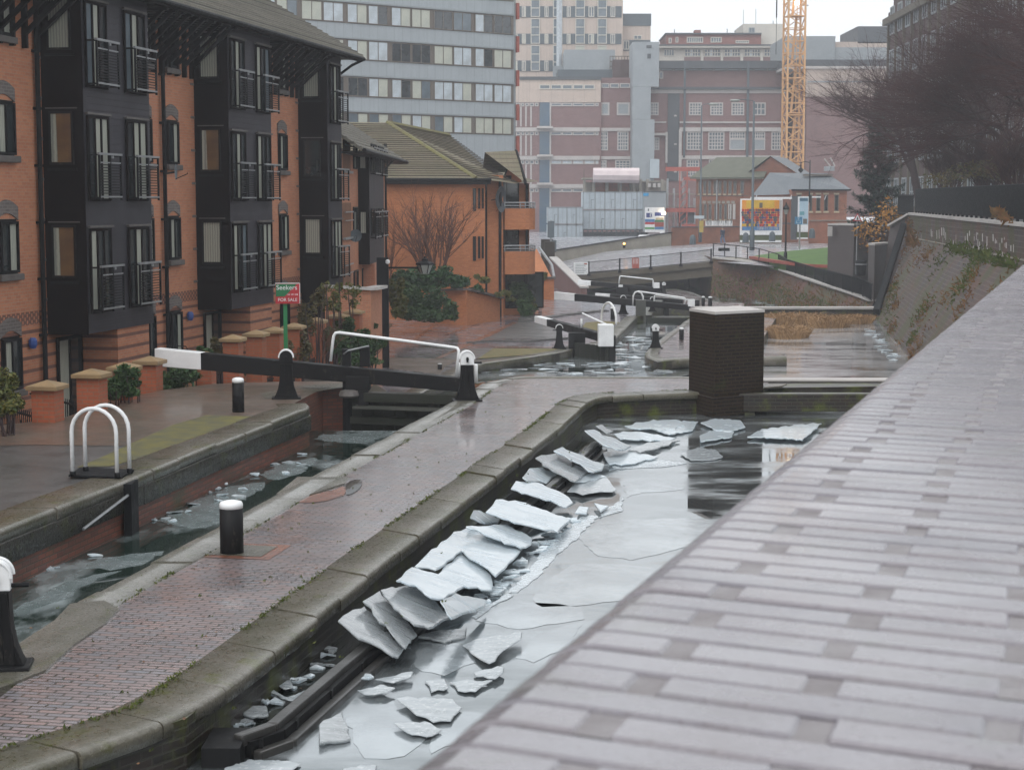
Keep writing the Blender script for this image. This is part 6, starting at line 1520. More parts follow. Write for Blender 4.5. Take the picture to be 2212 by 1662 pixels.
mb.add([(lft,1.2,se-.6),(0,1.2,se-.5),(0,-.4,se+.05),(Ws+.3,-.4,se+.05),(Ws-1.2,5,rz2),(lft+2.5,6,rz2+.1)],[(0,1,2,3,4,5)]); mb.add([(Ws+.3,-.4,se+.05),(Ws+.3,9,se),(Ws-1.2,5,rz2)],[(0,1,2)]); mb.build('roof',M['slate'],sb2)
mb=MB(); mb.box(lft,-.001,1.4,9,0,se-.62); mb.build('side_range',M['red_old'],sb2)
mb=MB(); mb.box(-.1,Ws+.35,-.45,-.3,se-.12,se+.04); mb.build('gutter',M['iron'],sb2)
for (xa,xb) in ((345,495),(690,800),(880,1030),(1095,1240),(1385,1530)):
    wins(SF,sb2,'window',[(xa+15,xb-20,185,640)],1,1,('brownpier','glass'),z54,ft=.08)
    for (ya,yb) in ((135,180),(642,685)):
        s0,z1=SF.hit(*z54(xa,ya)); s1,z0=SF.hit(*z54(xb,yb)); MB().box(s0,s1,-.12,-.002,z0,z1).build('lintel' if ya<200 else 'sill',M['sandl'],sb2)
t=thing('roof_cowl','small white metal cowl on the slate workshop roof ridge','roof vent',(at_(z14,1932,940,192).x,192,at_(z14,1932,945,192).z))
MB().box(-.5,.5,-.4,.4,0,.5).build('base',M['galvlight'],t); mb=MB(); mb.bar((-.55,0,1.3),(.1,0,.5),.4,.12); mb.bar((.1,0,1.4),(.6,0,.5),.4,.12); mb.build('cowl',M['bandwhite'],t)
t=thing('roof_vent','flat dark rooflight on the slate workshop roof','roof vent',(at_(z14,1870,972,190).x,190,at_(z14,1870,972,190).z)); MB().box(-1.6,1.6,-.3,.3,0,.15).build('frame',M['brownpier'],t); MB().box(-1.5,1.5,-.25,.25,.152,.2).build('pane',M['slatepanel'],t)
# street boundary wall + brick pile
wl=thing('boundary_wall','long low red brick street wall behind the walking man','wall',(20,182,-.6))
a=at_(z48,118,478,178); b=at_(z48,810,472,181); mb=MB(); mb.add([(a.x,a.y,-1.2),(b.x,b.y,-.8),tuple(b),tuple(a),(a.x,a.y+.4,-1.2),(b.x,b.y+.4,-.8),(b.x,b.y+.4,b.z),(a.x,a.y+.4,a.z)],[(0,1,2,3),(7,6,5,4),(3,2,6,7),(0,3,7,4),(1,5,6,2)]); mb.build('wall',M['red_old'],wl,world=True)
mb=MB(); mb.bar(a+Vector((0,.2,.04)),b+Vector((0,.2,.04)),.5,.1); mb.build('coping',M['darkroof'],wl,world=True)
wl=thing('boundary_wall','dark red brick street wall between the two billboards','wall',(28,182,-.6))
a=at_(z48,1228,440,180); b=at_(z48,1400,440,179); MB().box(a.x,b.x,179.5,180,-1,a.z).build('wall',M['red_old'],wl,world=True); MB().box(a.x,b.x,179.4,180.1,a.z,a.z+.1).build('coping',M['darkroof'],wl,world=True)
wl=thing('boundary_wall','rough patched brick street wall right of the small billboard','wall',(34,178,-.6))
a=at_(z48,1488,410,177); b=at_(z48,1700,430,175); MB().box(a.x,b.x+3,176,176.5,-1,a.z).build('wall',M['red_old2'],wl,world=True); MB().box(a.x,b.x+3,175.9,176.6,a.z,a.z+.08).build('coping',M['conc2'],wl,world=True)
# ================================================================== billboards
def bx3(par,name,mat,zf,xa,xb,ya,yb,d,y0,y1,cx):
    A=at_(zf,xa,ya,d); Bq=at_(zf,xb,yb,d); return MB().box(A.x-cx,Bq.x-cx,y0,y1,Bq.z+.6,A.z+.6).build(name,M[mat],par)
t=thing('billboard','large square billboard with an orange, red and blue crowd poster on a green surround','billboard',(at_(z48,1015,500,174).x,174,-.6),0); cx=t.location.x
p=bx3(t,'surround','leafdark',z48,808,1225,545,632,174,.1,.5,cx); bx3(t,'skirting_stripe','white',z48,808,1222,605,625,174,.05,.098,cx)
p=bx3(t,'frame','white',z48,812,1228,188,552,174,0,.3,cx); ps=bx3(t,'poster','orangep',z48,826,1197,202,505,174,-.03,-.003,cx)
bx3(p,'pale_panel','bandwhite',z48,1199,1222,202,505,174,-.02,-.002,cx)
bx3(ps,'blue_strip','midblue',z48,826,1197,468,505,174,-.05,-.032,cx)
rnd=random.Random(8)
mb=MB(); A=at_(z48,826,290,174); Bq=at_(z48,1197,465,174); mats_=['redold','redsign','navy','darkroof','orangep','midblue','yellowp','brownpier']
cells={m_:MB() for m_ in mats_}
bw=Bq.x-A.x; bh=A.z-Bq.z
for j in range(7):
    for i in range(17):
        m_=rnd.choice(mats_[:4] if j<2 else (['redsign','redold','navy','redsign','darkroof'] if j<5 else ['midblue','redsign','darkroof','yellowp','midblue']))
        x=A.x-cx+bw*(i+rnd.uniform(.2,.8))/17; z=A.z+.6-bh*(j+.5)/7; r_=bw/17*rnd.uniform(.5,.75); vs=[(x+r_*math.cos(a_),-.036-.0015*j,z+r_*math.sin(a_)*1.0) for a_ in [k*math.pi/4 for k in range(8)]]
        cells[m_].add(vs,[tuple(range(8))])
for m_,c_b in cells.items():
    if c_b.f: c_b.build('crowd_pattern',M[m_],ps)
bx3(ps,'yellow_patch','yellowp',z48,870,1150,205,280,174,-.034,-.0305,cx); bx3(ps,'portrait','brownpier',z48,1000,1032,228,280,174,-.04,-.035,cx)
A=at_(z48,980,490,174); marks(ps,A.x-cx,-.056,A.z+.6-.1,(at_(z48,1185,490,174).x-A.x),.28,M['bandwhite'],(7,3,4,4))
mb=MB(); A=at_(z48,900,186,174); Bq=at_(z48,1312,186,174); mb.box(A.x-cx,Bq.x-cx,-.9,-.75,A.z+.55,A.z+.75)
for k in range(5): mb.bar((A.x-cx+.6+k*3.4,0,A.z+.5),(A.x-cx+.6+k*3.4,-.8,A.z+.9),.06,.06)
mb.build('lamp_bar',M['white'],t)
t=thing('billboard','narrow pale blue poster billboard in front of the brick workshop','billboard',(at_(z48,1440,500,173).x,173,-.6),0); cx=t.location.x
bx3(t,'frame','white',z48,1392,1490,165,522,173,0,.3,cx); ps=bx3(t,'poster','skypale',z48,1405,1486,178,505,173,-.03,-.003,cx)
bx3(ps,'title_strip','slateblue',z48,1405,1486,180,212,173,-.05,-.032,cx); bx3(ps,'vehicle_picture','teal',z48,1405,1452,316,352,173,-.05,-.032,cx); bx3(ps,'figure_picture','brownpier',z48,1440,1478,390,440,173,-.05,-.032,cx); bx3(ps,'white_strip','white',z48,1405,1486,450,505,173,-.05,-.032,cx)
bx3(t,'surround','leafdark',z48,1380,1490,524,590,173,.1,.5,cx); bx3(t,'surround','darkroof',z48,1330,1390,160,600,173,.32,.6,cx); bx3(t,'skirting_stripe','white',z48,1380,1488,578,592,173,.05,.098,cx); bx3(t,'lamp_bar','white',z48,1520,1608,164,178,173,-.6,-.5,cx)
t=thing('shop_sign','long white sign board with blurred black capital lettering above the street wall','sign',(at_(z48,592,440,182.5).x,182.5,-.6)); cx=t.location.x
pn=bx3(t,'board','white',z48,458,728,410,460,182.5,-.1,0,cx)
A=at_(z51,228,372,182.5); marks(pn,A.x-cx,-.11,A.z+.6-.05,(at_(z51,800,372,182.5).x-A.x),.62,M['darkroof'],(6,6,1,1,4,2))
mb=MB(); 
for k in (-4,4): mb.box(k-.06,k+.06,0,.1,0,at_(z48,592,430,182.5).z+.6)
mb.build('post',M['iron'],t)
# ================================================================== lock furniture
def bollard(label,px,py,z,h,r,cap=True,grp='black lock bollards with white tops'):
    p=gnd(px,py,z); t=thing('mooring_bollard',label,'bollard',tuple(p),0,grp)
    mb=MB(); mb.smooth=True; mb.lathe([(r,-.03),(r,h*.86)],n=18); mb.build('post',M['black'],t)
    mb=MB(); mb.smooth=True; mb.lathe([(r*1.0,h*.855),(r*1.0,h*.93),(r*.9,h*.975),(r*.5,h*1.0),(0.01,h*1.005)],n=18); mb.build('cap',M['white'] if cap else M['black'],t)
    return t
bollard('nearest short black bollard with white top, standing on the brick path in the foreground',501,1192,0.01,.60,.135)
bollard('black bollard with white top on the left bank, just in front of the ratchet gear',515,889,0.0,.66,.115)
bollard('tiny black stub with white top on the path below the near gate handrail',950,797,ZM,.22,.08)
bollard('black bollard with white top on the second island, left of the brick pillar',1472,734,ZM,.56,.105)
bollard('black bollard standing inside the far white hoop',1324,689,ZM,.66,.13)
bollard('small distant bollard just above the brick pillar, middle of three',1519,661,ZM,.60,.10)
bollard('small distant bollard just above the brick pillar, right of three',1534,661,ZM,.58,.12)
bollard('small distant plain black bollard just above the brick pillar, left of three',1506,663,ZM,.42,.14,False)
bollard('thin black bollard on the lower path near the foot of the ramp wall',1267,637,ZL,.80,.07,False)
def gear(label,px,py,z,s=1.0,rz=0,white=True,grp='cast iron paddle gear stands'):
    p=gnd(px,py,z); t=thing('paddle_gear',label,'paddle gear',tuple(p),rz,grp)
    def front(mb,pts,y0,y1): 
        vs=[(x,y0,zz) for x,zz in pts]+[(x,y1,zz) for x,zz in pts]; n=len(pts)
        mb.add(vs,[tuple(range(n)),tuple(range(2*n-1,n-1,-1))]+[(i,n+i,n+(i+1)%n,(i+1)%n) for i in range(n)])
    L_=[(.25,.03),(.215,.10),(.17,.22),(.14,.38),(.13,.55),(.125,.74)]
    pts=[(-a*s,b*s) for a,b in L_][::-1]; pts=[(a*s,b*s) for a,b in L_]+[(x,zz) for x,zz in pts]
    mb=MB(); front(mb,pts[::1],-.12*s,.12*s); mb.build('body',M['black'],t,bevel=.012)
    mb=MB(); mb.box(-.30*s,.30*s,-.2*s,.2*s,-.02,.035*s); mb.build('base_plate',M['black'],t,bevel=.008)
    mb=MB(); 
    for x in (-.10,-.035,.035,.10): mb.bar((x*s*1.6,-.125*s,.06*s),(x*s,-.13*s,.72*s),.018*s,.02*s)
    mb.build('rib',M['black'],t)
    mb=MB(); hd=[(.14*math.cos(a)*s,.86*s+.15*math.sin(a)*s) for a in [math.pi*k/12 for k in range(13)]]; hd=[( .14*s,.74*s)]+hd+[(-.14*s,.74*s)]
    front(mb,hd,-.10*s,.10*s); h=mb.build('head',M['white'] if white else M['black'],t,bevel=.01)
    mb=MB(); mb.tube([(.15*math.cos(a)*s,-.10*s,.86*s+.16*math.sin(a)*s) for a in [math.pi*k/14 for k in range(15)]],.016*s,6); mb.tube([(.15*math.cos(a)*s,.10*s,.86*s+.16*math.sin(a)*s) for a in [math.pi*k/14 for k in range(15)]],.016*s,6); mb.build('white_rim',M['white'],h)
    mb=MB(); mb.tube([(-.28*s if not white else 0,-.02,.78*s),(.30*s if white else 0.0,-.02,.78*s)],.022*s,6); mb.tube([(0,-.17*s,.86*s),(0,-.10*s,.86*s)],.03*s,8); mb.build('spindle',M['iron'],t)
    mb=MB(); mb.box(-.02*s,.02*s,-.15*s,-.105*s,.80*s,.90*s); mb.build('pawl',M['iron'],t)
    return t
gear('black paddle gear with white rounded head at the island end of the near lock gate',1009,865,.0,.99,.1)
gear('black ratchet gear with thin white rim in front of the long balance beam',619,860,.0,.98,.1,False)
gear('nearest paddle gear with white head, cut off by the left edge of the picture',-3,1440,.02,.92,.15)
gear('far black gear with white rim left of the second lock, beside the tilted beam',1208,752,ZM,1.0,.0,False)
gear('far black gear with white dome on the nose of the second island',1416,752,ZM,1.0)
gear('distant black gear standing behind the hoop at the far gate of the second lock',1346,677,ZM,1.0,0,False)
gear('distant small black gear right of the hoop, beyond the far gate',1409,672,ZM,.8,0,False)
gear('small distant gear with white dome under the road bridge',1434,634,ZL,.9)
def beam(label,A,B,hA,hB,wd,white_frac,over=None,end_block=None):
    """A tail end, B gate end (centre line points)"""
    A=Vector(A);B=Vector(B); t=thing('lock_gate',label,'lock gate',(B.x,B.y,B.z-1))
    d=(B-A); m=A+d*white_frac
    def seg(mb,p,q,hp,hq,w_):
        dd=(q-p).normalized(); n=Vector((-dd.y,dd.x,0)).normalized()*w_/2
        vs=[]
        for (c,h) in ((p,hp),(q,hq)):
            for s_,z_ in ((-1,-1),(1,-1),(1,1),(-1,1)): vs.append(tuple(c+n*s_+Vector((0,0,z_*h/2))))
        mb.add(vs,[(0,1,2,3),(7,6,5,4),(0,4,5,1),(1,5,6,2),(2,6,7,3),(3,7,4,0)])
    hm=hA+(hB-hA)*white_frac
    mb=MB(); seg(mb,m,B,hm,hB,wd); bb=mb.build('balance_beam',M['black'],t,world=True,bevel=.012)
    mb=MB(); seg(mb,A,m-d.normalized()*.002,hA,hm,wd+.01); mb.build('white_end',M['white'],bb,world=True,bevel=.015)
    return t
# near gate
A=at(340,770,38.3); Bq=at(1000,830,36.9); ng=beam('near lock gate with long black balance beam, white painted tail and white handrail',A,Bq,.385,.29,.30,.155)
mb=MB()
for k in range(6):
    p=A+(Bq-A)*(.3+k*.07); 
    for dz in (-.08,.09): mb.tube([p+Vector((0,-.17,dz)),p+Vector((0,-.14,dz))],.018,6)
mb.build('bolt',M['iron'],ng,world=True)
mb=MB(); mb.tube([at(366,752,38.2),at(368,746,38.2),at(402,748,38.2),at(405,755,38.2)],.012,5); mb.build('chain_loop',M['iron'],ng,world=True)
hx_=at(757,870,37.4); gr_=at(986,870,36.8)
def gp_(px,z,dy=0): 
    t=(px-757)/(986-757.); y=37.4+(36.8-37.4)*t; return Vector(((px-CX)/FPX*y/ (1.0),y+dy,z))
gl=gp_(757,0); gr2=gp_(1000,0)
mb=MB(); mb.tube([gl+Vector((-.08,0,-1.6)),gl+Vector((-.08,0,.35))],.11,10); mb.build('heel_post',M['iron'],ng,world=True)
mb=MB(); mb.box(gl.x-.1,gl.x+.42,gl.y-.28,gl.y+.1,.02,.32); mb.box(gl.x+.16,gl.x+.38,gl.y-.3,gl.y-.1,-.35,.03); mb.build('collar',M['black'],ng,world=True,bevel=.02)
mb=MB(); mb.lathe([(.2,0),(.23,.04),(.2,.13),(.1,.16)],(gl.x-.02,gl.y-.25,-.12),12); mb.build('anchor_cap',M['sill'],ng,world=True)
mb=MB(); n=10
for k in range(n):
    a=gl+(gr2-gl)*(k/n); b=gl+(gr2-gl)*((k+.97)/n); mb.bar(Vector((a.x,a.y,-.75)),Vector((b.x,b.y,-.75)),.10,1.35)
mb.build('planking',M['gatewood'],ng,world=True)
mb=MB(); mb.bar(gl+Vector((0,-.08,-.12)),gr2+Vector((0,-.08,-.12)),.28,.2); mb.bar(gl+Vector((0,-.14,-.62)),gr2+Vector((0,-.14,-.62)),.14,.16); mb.build('rail',M['gatewood'],ng,world=True,bevel=.01)
mb=MB(); mb.bar(gl+Vector((.1,-.3,-.32)),gr2+Vector((-.2,-.3,-.32)),.3,.05); mb.build('walkway_plank',M['gatewood2'],ng,world=True)
def rail(par,name,pts,d,r,mat='white',n=8):
    P=[at(x,y,dd_) for (x,y),dd_ in zip(pts,d if isinstance(d,(list,tuple)) else [d]*len(pts))]
    mb=MB(); mb.smooth=True; mb.tube(P,r,n); return mb.build(name,M[mat],par,world=True)
rail(ng,'handrail',[(714,780),(719,736),(721,725),(725,719),(733,718),(860,734),(980,750),(988,752),(991,757),(990,768),(985,813)],[37.2]*5+[37]*3+[36.9]*3,.033)
mb=MB()
for x in (0,.0): pass
a=at(756,780,37.6); mb.box(a.x-.16,a.x+.02,37.5,37.7,a.z-.15,a.z+.27); a=at(779,777,37.6); mb.box(a.x-.02,a.x+.19,37.6,37.8,a.z-.15,a.z+.27); mb.build('paddle_box',M['black'],ng,world=True)
rail(ng,'ratchet_bar',[(742,765),(752,757),(797,747)],37.5,.02,'galv')
rail(ng,'handrail_post',[(990,812),(991,790),(993,783)],38.2,.04); rail(ng,'handrail_post',[(1028,826),(1028,790),(1026,783)],38.2,.045)
a=at(661,816,37.8); MB().box(a.x-.02,a.x+.62,37.7,37.95,a.z-.06,a.z+.02).build('step_plate',M['bandwhite'],ng,world=True)
# second lock, tilted gate
A=at(1162,689,81); Bq=at(1322,734,72.5); g2_=beam('half-open tilted gate of the second lock with white tail, white end block and thin handrail',A,Bq,.30,.36,.34,.18)
mb=MB(); c=at(1308,718,72.6); mb.box(c.x-.32,c.x+.32,72.2,72.9,c.z-.55,c.z+.35); mb.build('white_end_block',M['white'],g2_,world=True,bevel=.03)
rail(g2_,'handrail',[(1257,677),(1259,677),(1311,701),(1312,705),(1312,716)],[76,76,73,73,73],.045)
rail(g2_,'handrail_post',[(1256,688),(1256,708)],75.5,.045)
mb=MB()
for k in range(8):
    a=at(1236+k*11,740,75-k*.35); mb.bar(Vector((a.x,a.y,-3.4)),Vector((a.x,a.y,-1.95)),.21,.14)
mb.build('planking',M['gatewood'],g2_,world=True)
a=at(1246,730,75); mb=MB(); mb.box(a.x-.35,a.x+.35,74.7,75.3,-2.6,-1.55); mb.build('heel_post',M['black'],g2_,world=True)
a=at(1322,745,72.4); mb=MB(); mb.box(a.x-.12,a.x+.14,72.3,72.6,-3.4,-1.7); mb.build('mitre_post',M['black'],g2_,world=True)
# second lock, far gate
A=at(1199,638,99); Bq=at(1490,664,96); g3=beam('far gate of the second lock, long straight black beam with white tail and white handrails',A,Bq,.42,.30,.34,.155)
rail(g3,'handrail',[(1367,660),(1368,638),(1372,631),(1379,629),(1478,643),(1481,645),(1478,658)],97,.045)
rail(g3,'hoop',[(1389,660),(1389,640),(1385,632),(1379,630)],97,.05)
rail(g3,'handrail',[(1412,660),(1414,638),(1418,637),(1500,649),(1499,656)],98.5,.04)
mb=MB()
for x in (1380,1390): a=at(x,690,96.5); mb.box(a.x-.16,a.x+.12,96.4,96.8,-4,-1.35)
mb.build('heel_post',M['gatewood2'],g3,world=True)
a=at(1397,690,96.6); b=at(1486,690,96.3); MB().box(a.x,b.x,96.5,96.7,-3.6,-2.35).build('planking',M['gatewood'],g3,world=True)
a=at(1493,653,96); MB().box(a.x-.18,a.x+.18,95.8,96.2,a.z-.2,a.z+.17).build('white_end_block',M['white'],g3,world=True)
# third lock beams
A=at(1287,637,114); Bq=at(1475,651,112); g4=beam('distant gate beam with white tail mostly hidden behind the long straight beam',A,Bq,.26,.26,.3,.17)
for px_ in (1300,1440): a=at(px_,645,113); MB().box(a.x-.15,a.x+.15,112.9,113.2,-3.6,a.z-.1).build('support_post',M['black'],g4,world=True)
A=at(1250,609,134); Bq=at(1428,626,131); g5=beam('farthest gate, black beam with white ends under the road bridge',A,Bq,.36,.30,.34,.16)
rail(g5,'handrail',[(1337,613),(1339,597),(1341,596),(1410,603),(1411,606),(1410,620)],132,.05)
a=at(1418,616,130.5); MB().box(a.x-.22,a.x+.22,130.3,130.8,a.z-.2,a.z+.2).build('white_end_block',M['white'],g5,world=True)
a=at(1343,623,132); MB().box(a.x-.4,a.x+.4,131.8,132.2,-4,a.z+.1).build('heel_post',M['black'],g5,world=True)
a=at(1340,616,131.5); MB().box(a.x-.15,a.x+.15,131,131.4,a.z-.1,a.z+.05).build('white_plate',M['white'],g5,world=True)
# hoops
def hoop(label,f1,f2,ztop,d1,d2,z,r=.03,grp='white tubular hoops by the locks',sock=True):
    a=gnd(*f1,z); b=gnd(*f2,z); t=thing('safety_hoop',label,'ladder hoop',tuple((a+b)/2),0,grp)
    w_=(b-a); H_=ztop; rad=w_.length/2; pts=[a]
    for k in range(13):
        th=math.pi-math.pi*k/12; pts.append((a+b)/2+w_.normalized()*rad*math.cos(th)+Vector((0,0,H_-rad+rad*math.sin(th))))
    pts.append(b); mb=MB(); mb.smooth=True; mb.tube(pts,r,10); mb.build('tube',M['white'],t,world=True)
    if sock:
        for p in (a,b): mb=MB(); mb.smooth=True; mb.tube([p,p+Vector((0,0,.075))],r*1.45,8); mb.build('foot_socket',M['iron'],t,world=True)
    return t
hoop('nearer of the two white hoops at the lock ladder, foreground left',(157,1028),(253,1031),1.0,0,0,.03)
hoop('farther of the two white hoops at the lock ladder, foreground left',(185,1018),(280,1022),1.0,0,0,.03)
hoop('distant white hoop on the left side of the second lock',(1299,698),(1331,703),1.12,0,0,ZM,.055,sock=False)
pl_=MB().prism([g2(148,1032),g2(262,1036),g2(290,1020),g2(175,1014)],.02,.045).build('ladder_plate',M['iron'],world=True); tag(pl_,'dark steel plate under the pair of white hoops','plate')
# lock ladder recess & chain on wall
a=gnd(293,1032,0); mb=MB(); mb.box(a.x-.08,a.x+.03,a.y-.45,a.y+.02,-1.2,-.02); tag(mb.build('ladder_recess',M['iron'],world=True),'dark upright slot in the left lock wall below the white hoops','recess')
P0=gnd(162,1125,-.28); 
A1=Vector((gnd(172,1079,0).x+.04,gnd(172,1079,0).y,-.40)); B1_=Vector((gnd(281,1037,0).x+.04,gnd(281,1037,0).y-.1,-.16))
tag(MB().tube([A1,B1_],.022,6).build('iron_bar',M['galv'],world=True),'thin iron bar fixed along the left lock wall below the coping','bar')
# fender along the side pond
fd=thing('fender_rail','long dark steel fender rail on short posts along the side pond','fender',tuple(gnd(590,1572,-1)))
fp=[gnd(514,1597,-.27),gnd(588,1571,-.27),gnd(801,1390,-.27),gnd(1010,1203,-.27),gnd(1200,1042,-.27),gnd(1288,958,-.27)]
for nm,dx,dz,w_,h_ in (('top_rail',0,0,.11,.10),('lower_rail',.15,-.13,.10,.09)):
    mb=MB()
    for a,b in zip(fp,fp[1:]): o_=Vector((dx,-.02,dz)); mb.bar(a+o_,b+o_,w_,h_)
    mb.build(nm,M['fender'],fd,world=True,bevel=.02,seg=2)
mb=MB()
for a,b in zip(fp,fp[1:]): 
    o_=Vector((.08,-.01,-.09)); mb.bar(a+o_,b+o_,.06,.16)
mb.build('web',M['black'],fd,world=True)
for a,b in zip(fp[:-1],fp[1:]):
    n=max(1,int((b-a).length/.8))
    for k in range(n):
        p=a+(b-a)*((k+.3)/n); MB().box(p.x+.02,p.x+.12,p.y-.05,p.y+.05,-1.2,-.28).build('post',M['black'],fd,world=True)
a=fp[0]; MB().box(a.x-.25,a.x+.05,a.y-.25,a.y+.3,-1.2,-.26).build('end_block',M['black'],fd,world=True)
# dark water strip and rubbish between fender and wall
wp=[gnd(470,1600,PZ)]; 
tag(MB().sheet([tuple(p)[:2] for p in (gnd(470,1590,PZ),gnd(530,1610,PZ),gnd(600,1575,PZ),gnd(812,1392,PZ),gnd(1015,1205,PZ),gnd(1205,1042,PZ),gnd(1290,960,PZ),gnd(1240,950,PZ),gnd(1030,1130,PZ),gnd(860,1270,PZ),gnd(745,1358,PZ))],PZ+.006).build('water',M['blackwater'],world=True),kind='structure')
# ================================================================== ice
GI='broken ice slabs in the side pond'
def slab(label,zf,pts,zl,zr,mat='ice',th=.05,grp=GI,base=0.0,jag=.035):
    rnd=random.Random(int(pts[0][0]*13+pts[0][1])); xs=[p[0] for p in pts]; x0,x1=min(xs),max(xs); P=[]
    n=len(pts)
    for i in range(n):
        a=pts[i]; b=pts[(i+1)%n]; m=max(1,int(math.hypot(b[0]-a[0],b[1]-a[1])/24))
        for k in range(m):
            t=k/m; jx=rnd.uniform(-8,8) if k else 0; jy=rnd.uniform(-6,6) if k else 0; x=a[0]+(b[0]-a[0])*t+jx; y=a[1]+(b[1]-a[1])*t+jy
            u=min(1,max(0,(x-x0)/max(1,x1-x0))); z=zl+(zr-zl)*u; P.append(gnd(*zf(x,y),z))
    ar=sum(P[i].x*P[(i+1)%len(P)].y-P[(i+1)%len(P)].x*P[i].y for i in range(len(P)))
    if ar<0: P=P[::-1]
    mb=MB(); mb.poly3(P,(0.0,0,1),th); o=mb.build('ice_slab',M[mat],world=True,bevel=.008,seg=1); tag(o,label,'ice slab',grp); return o
Z=PZ
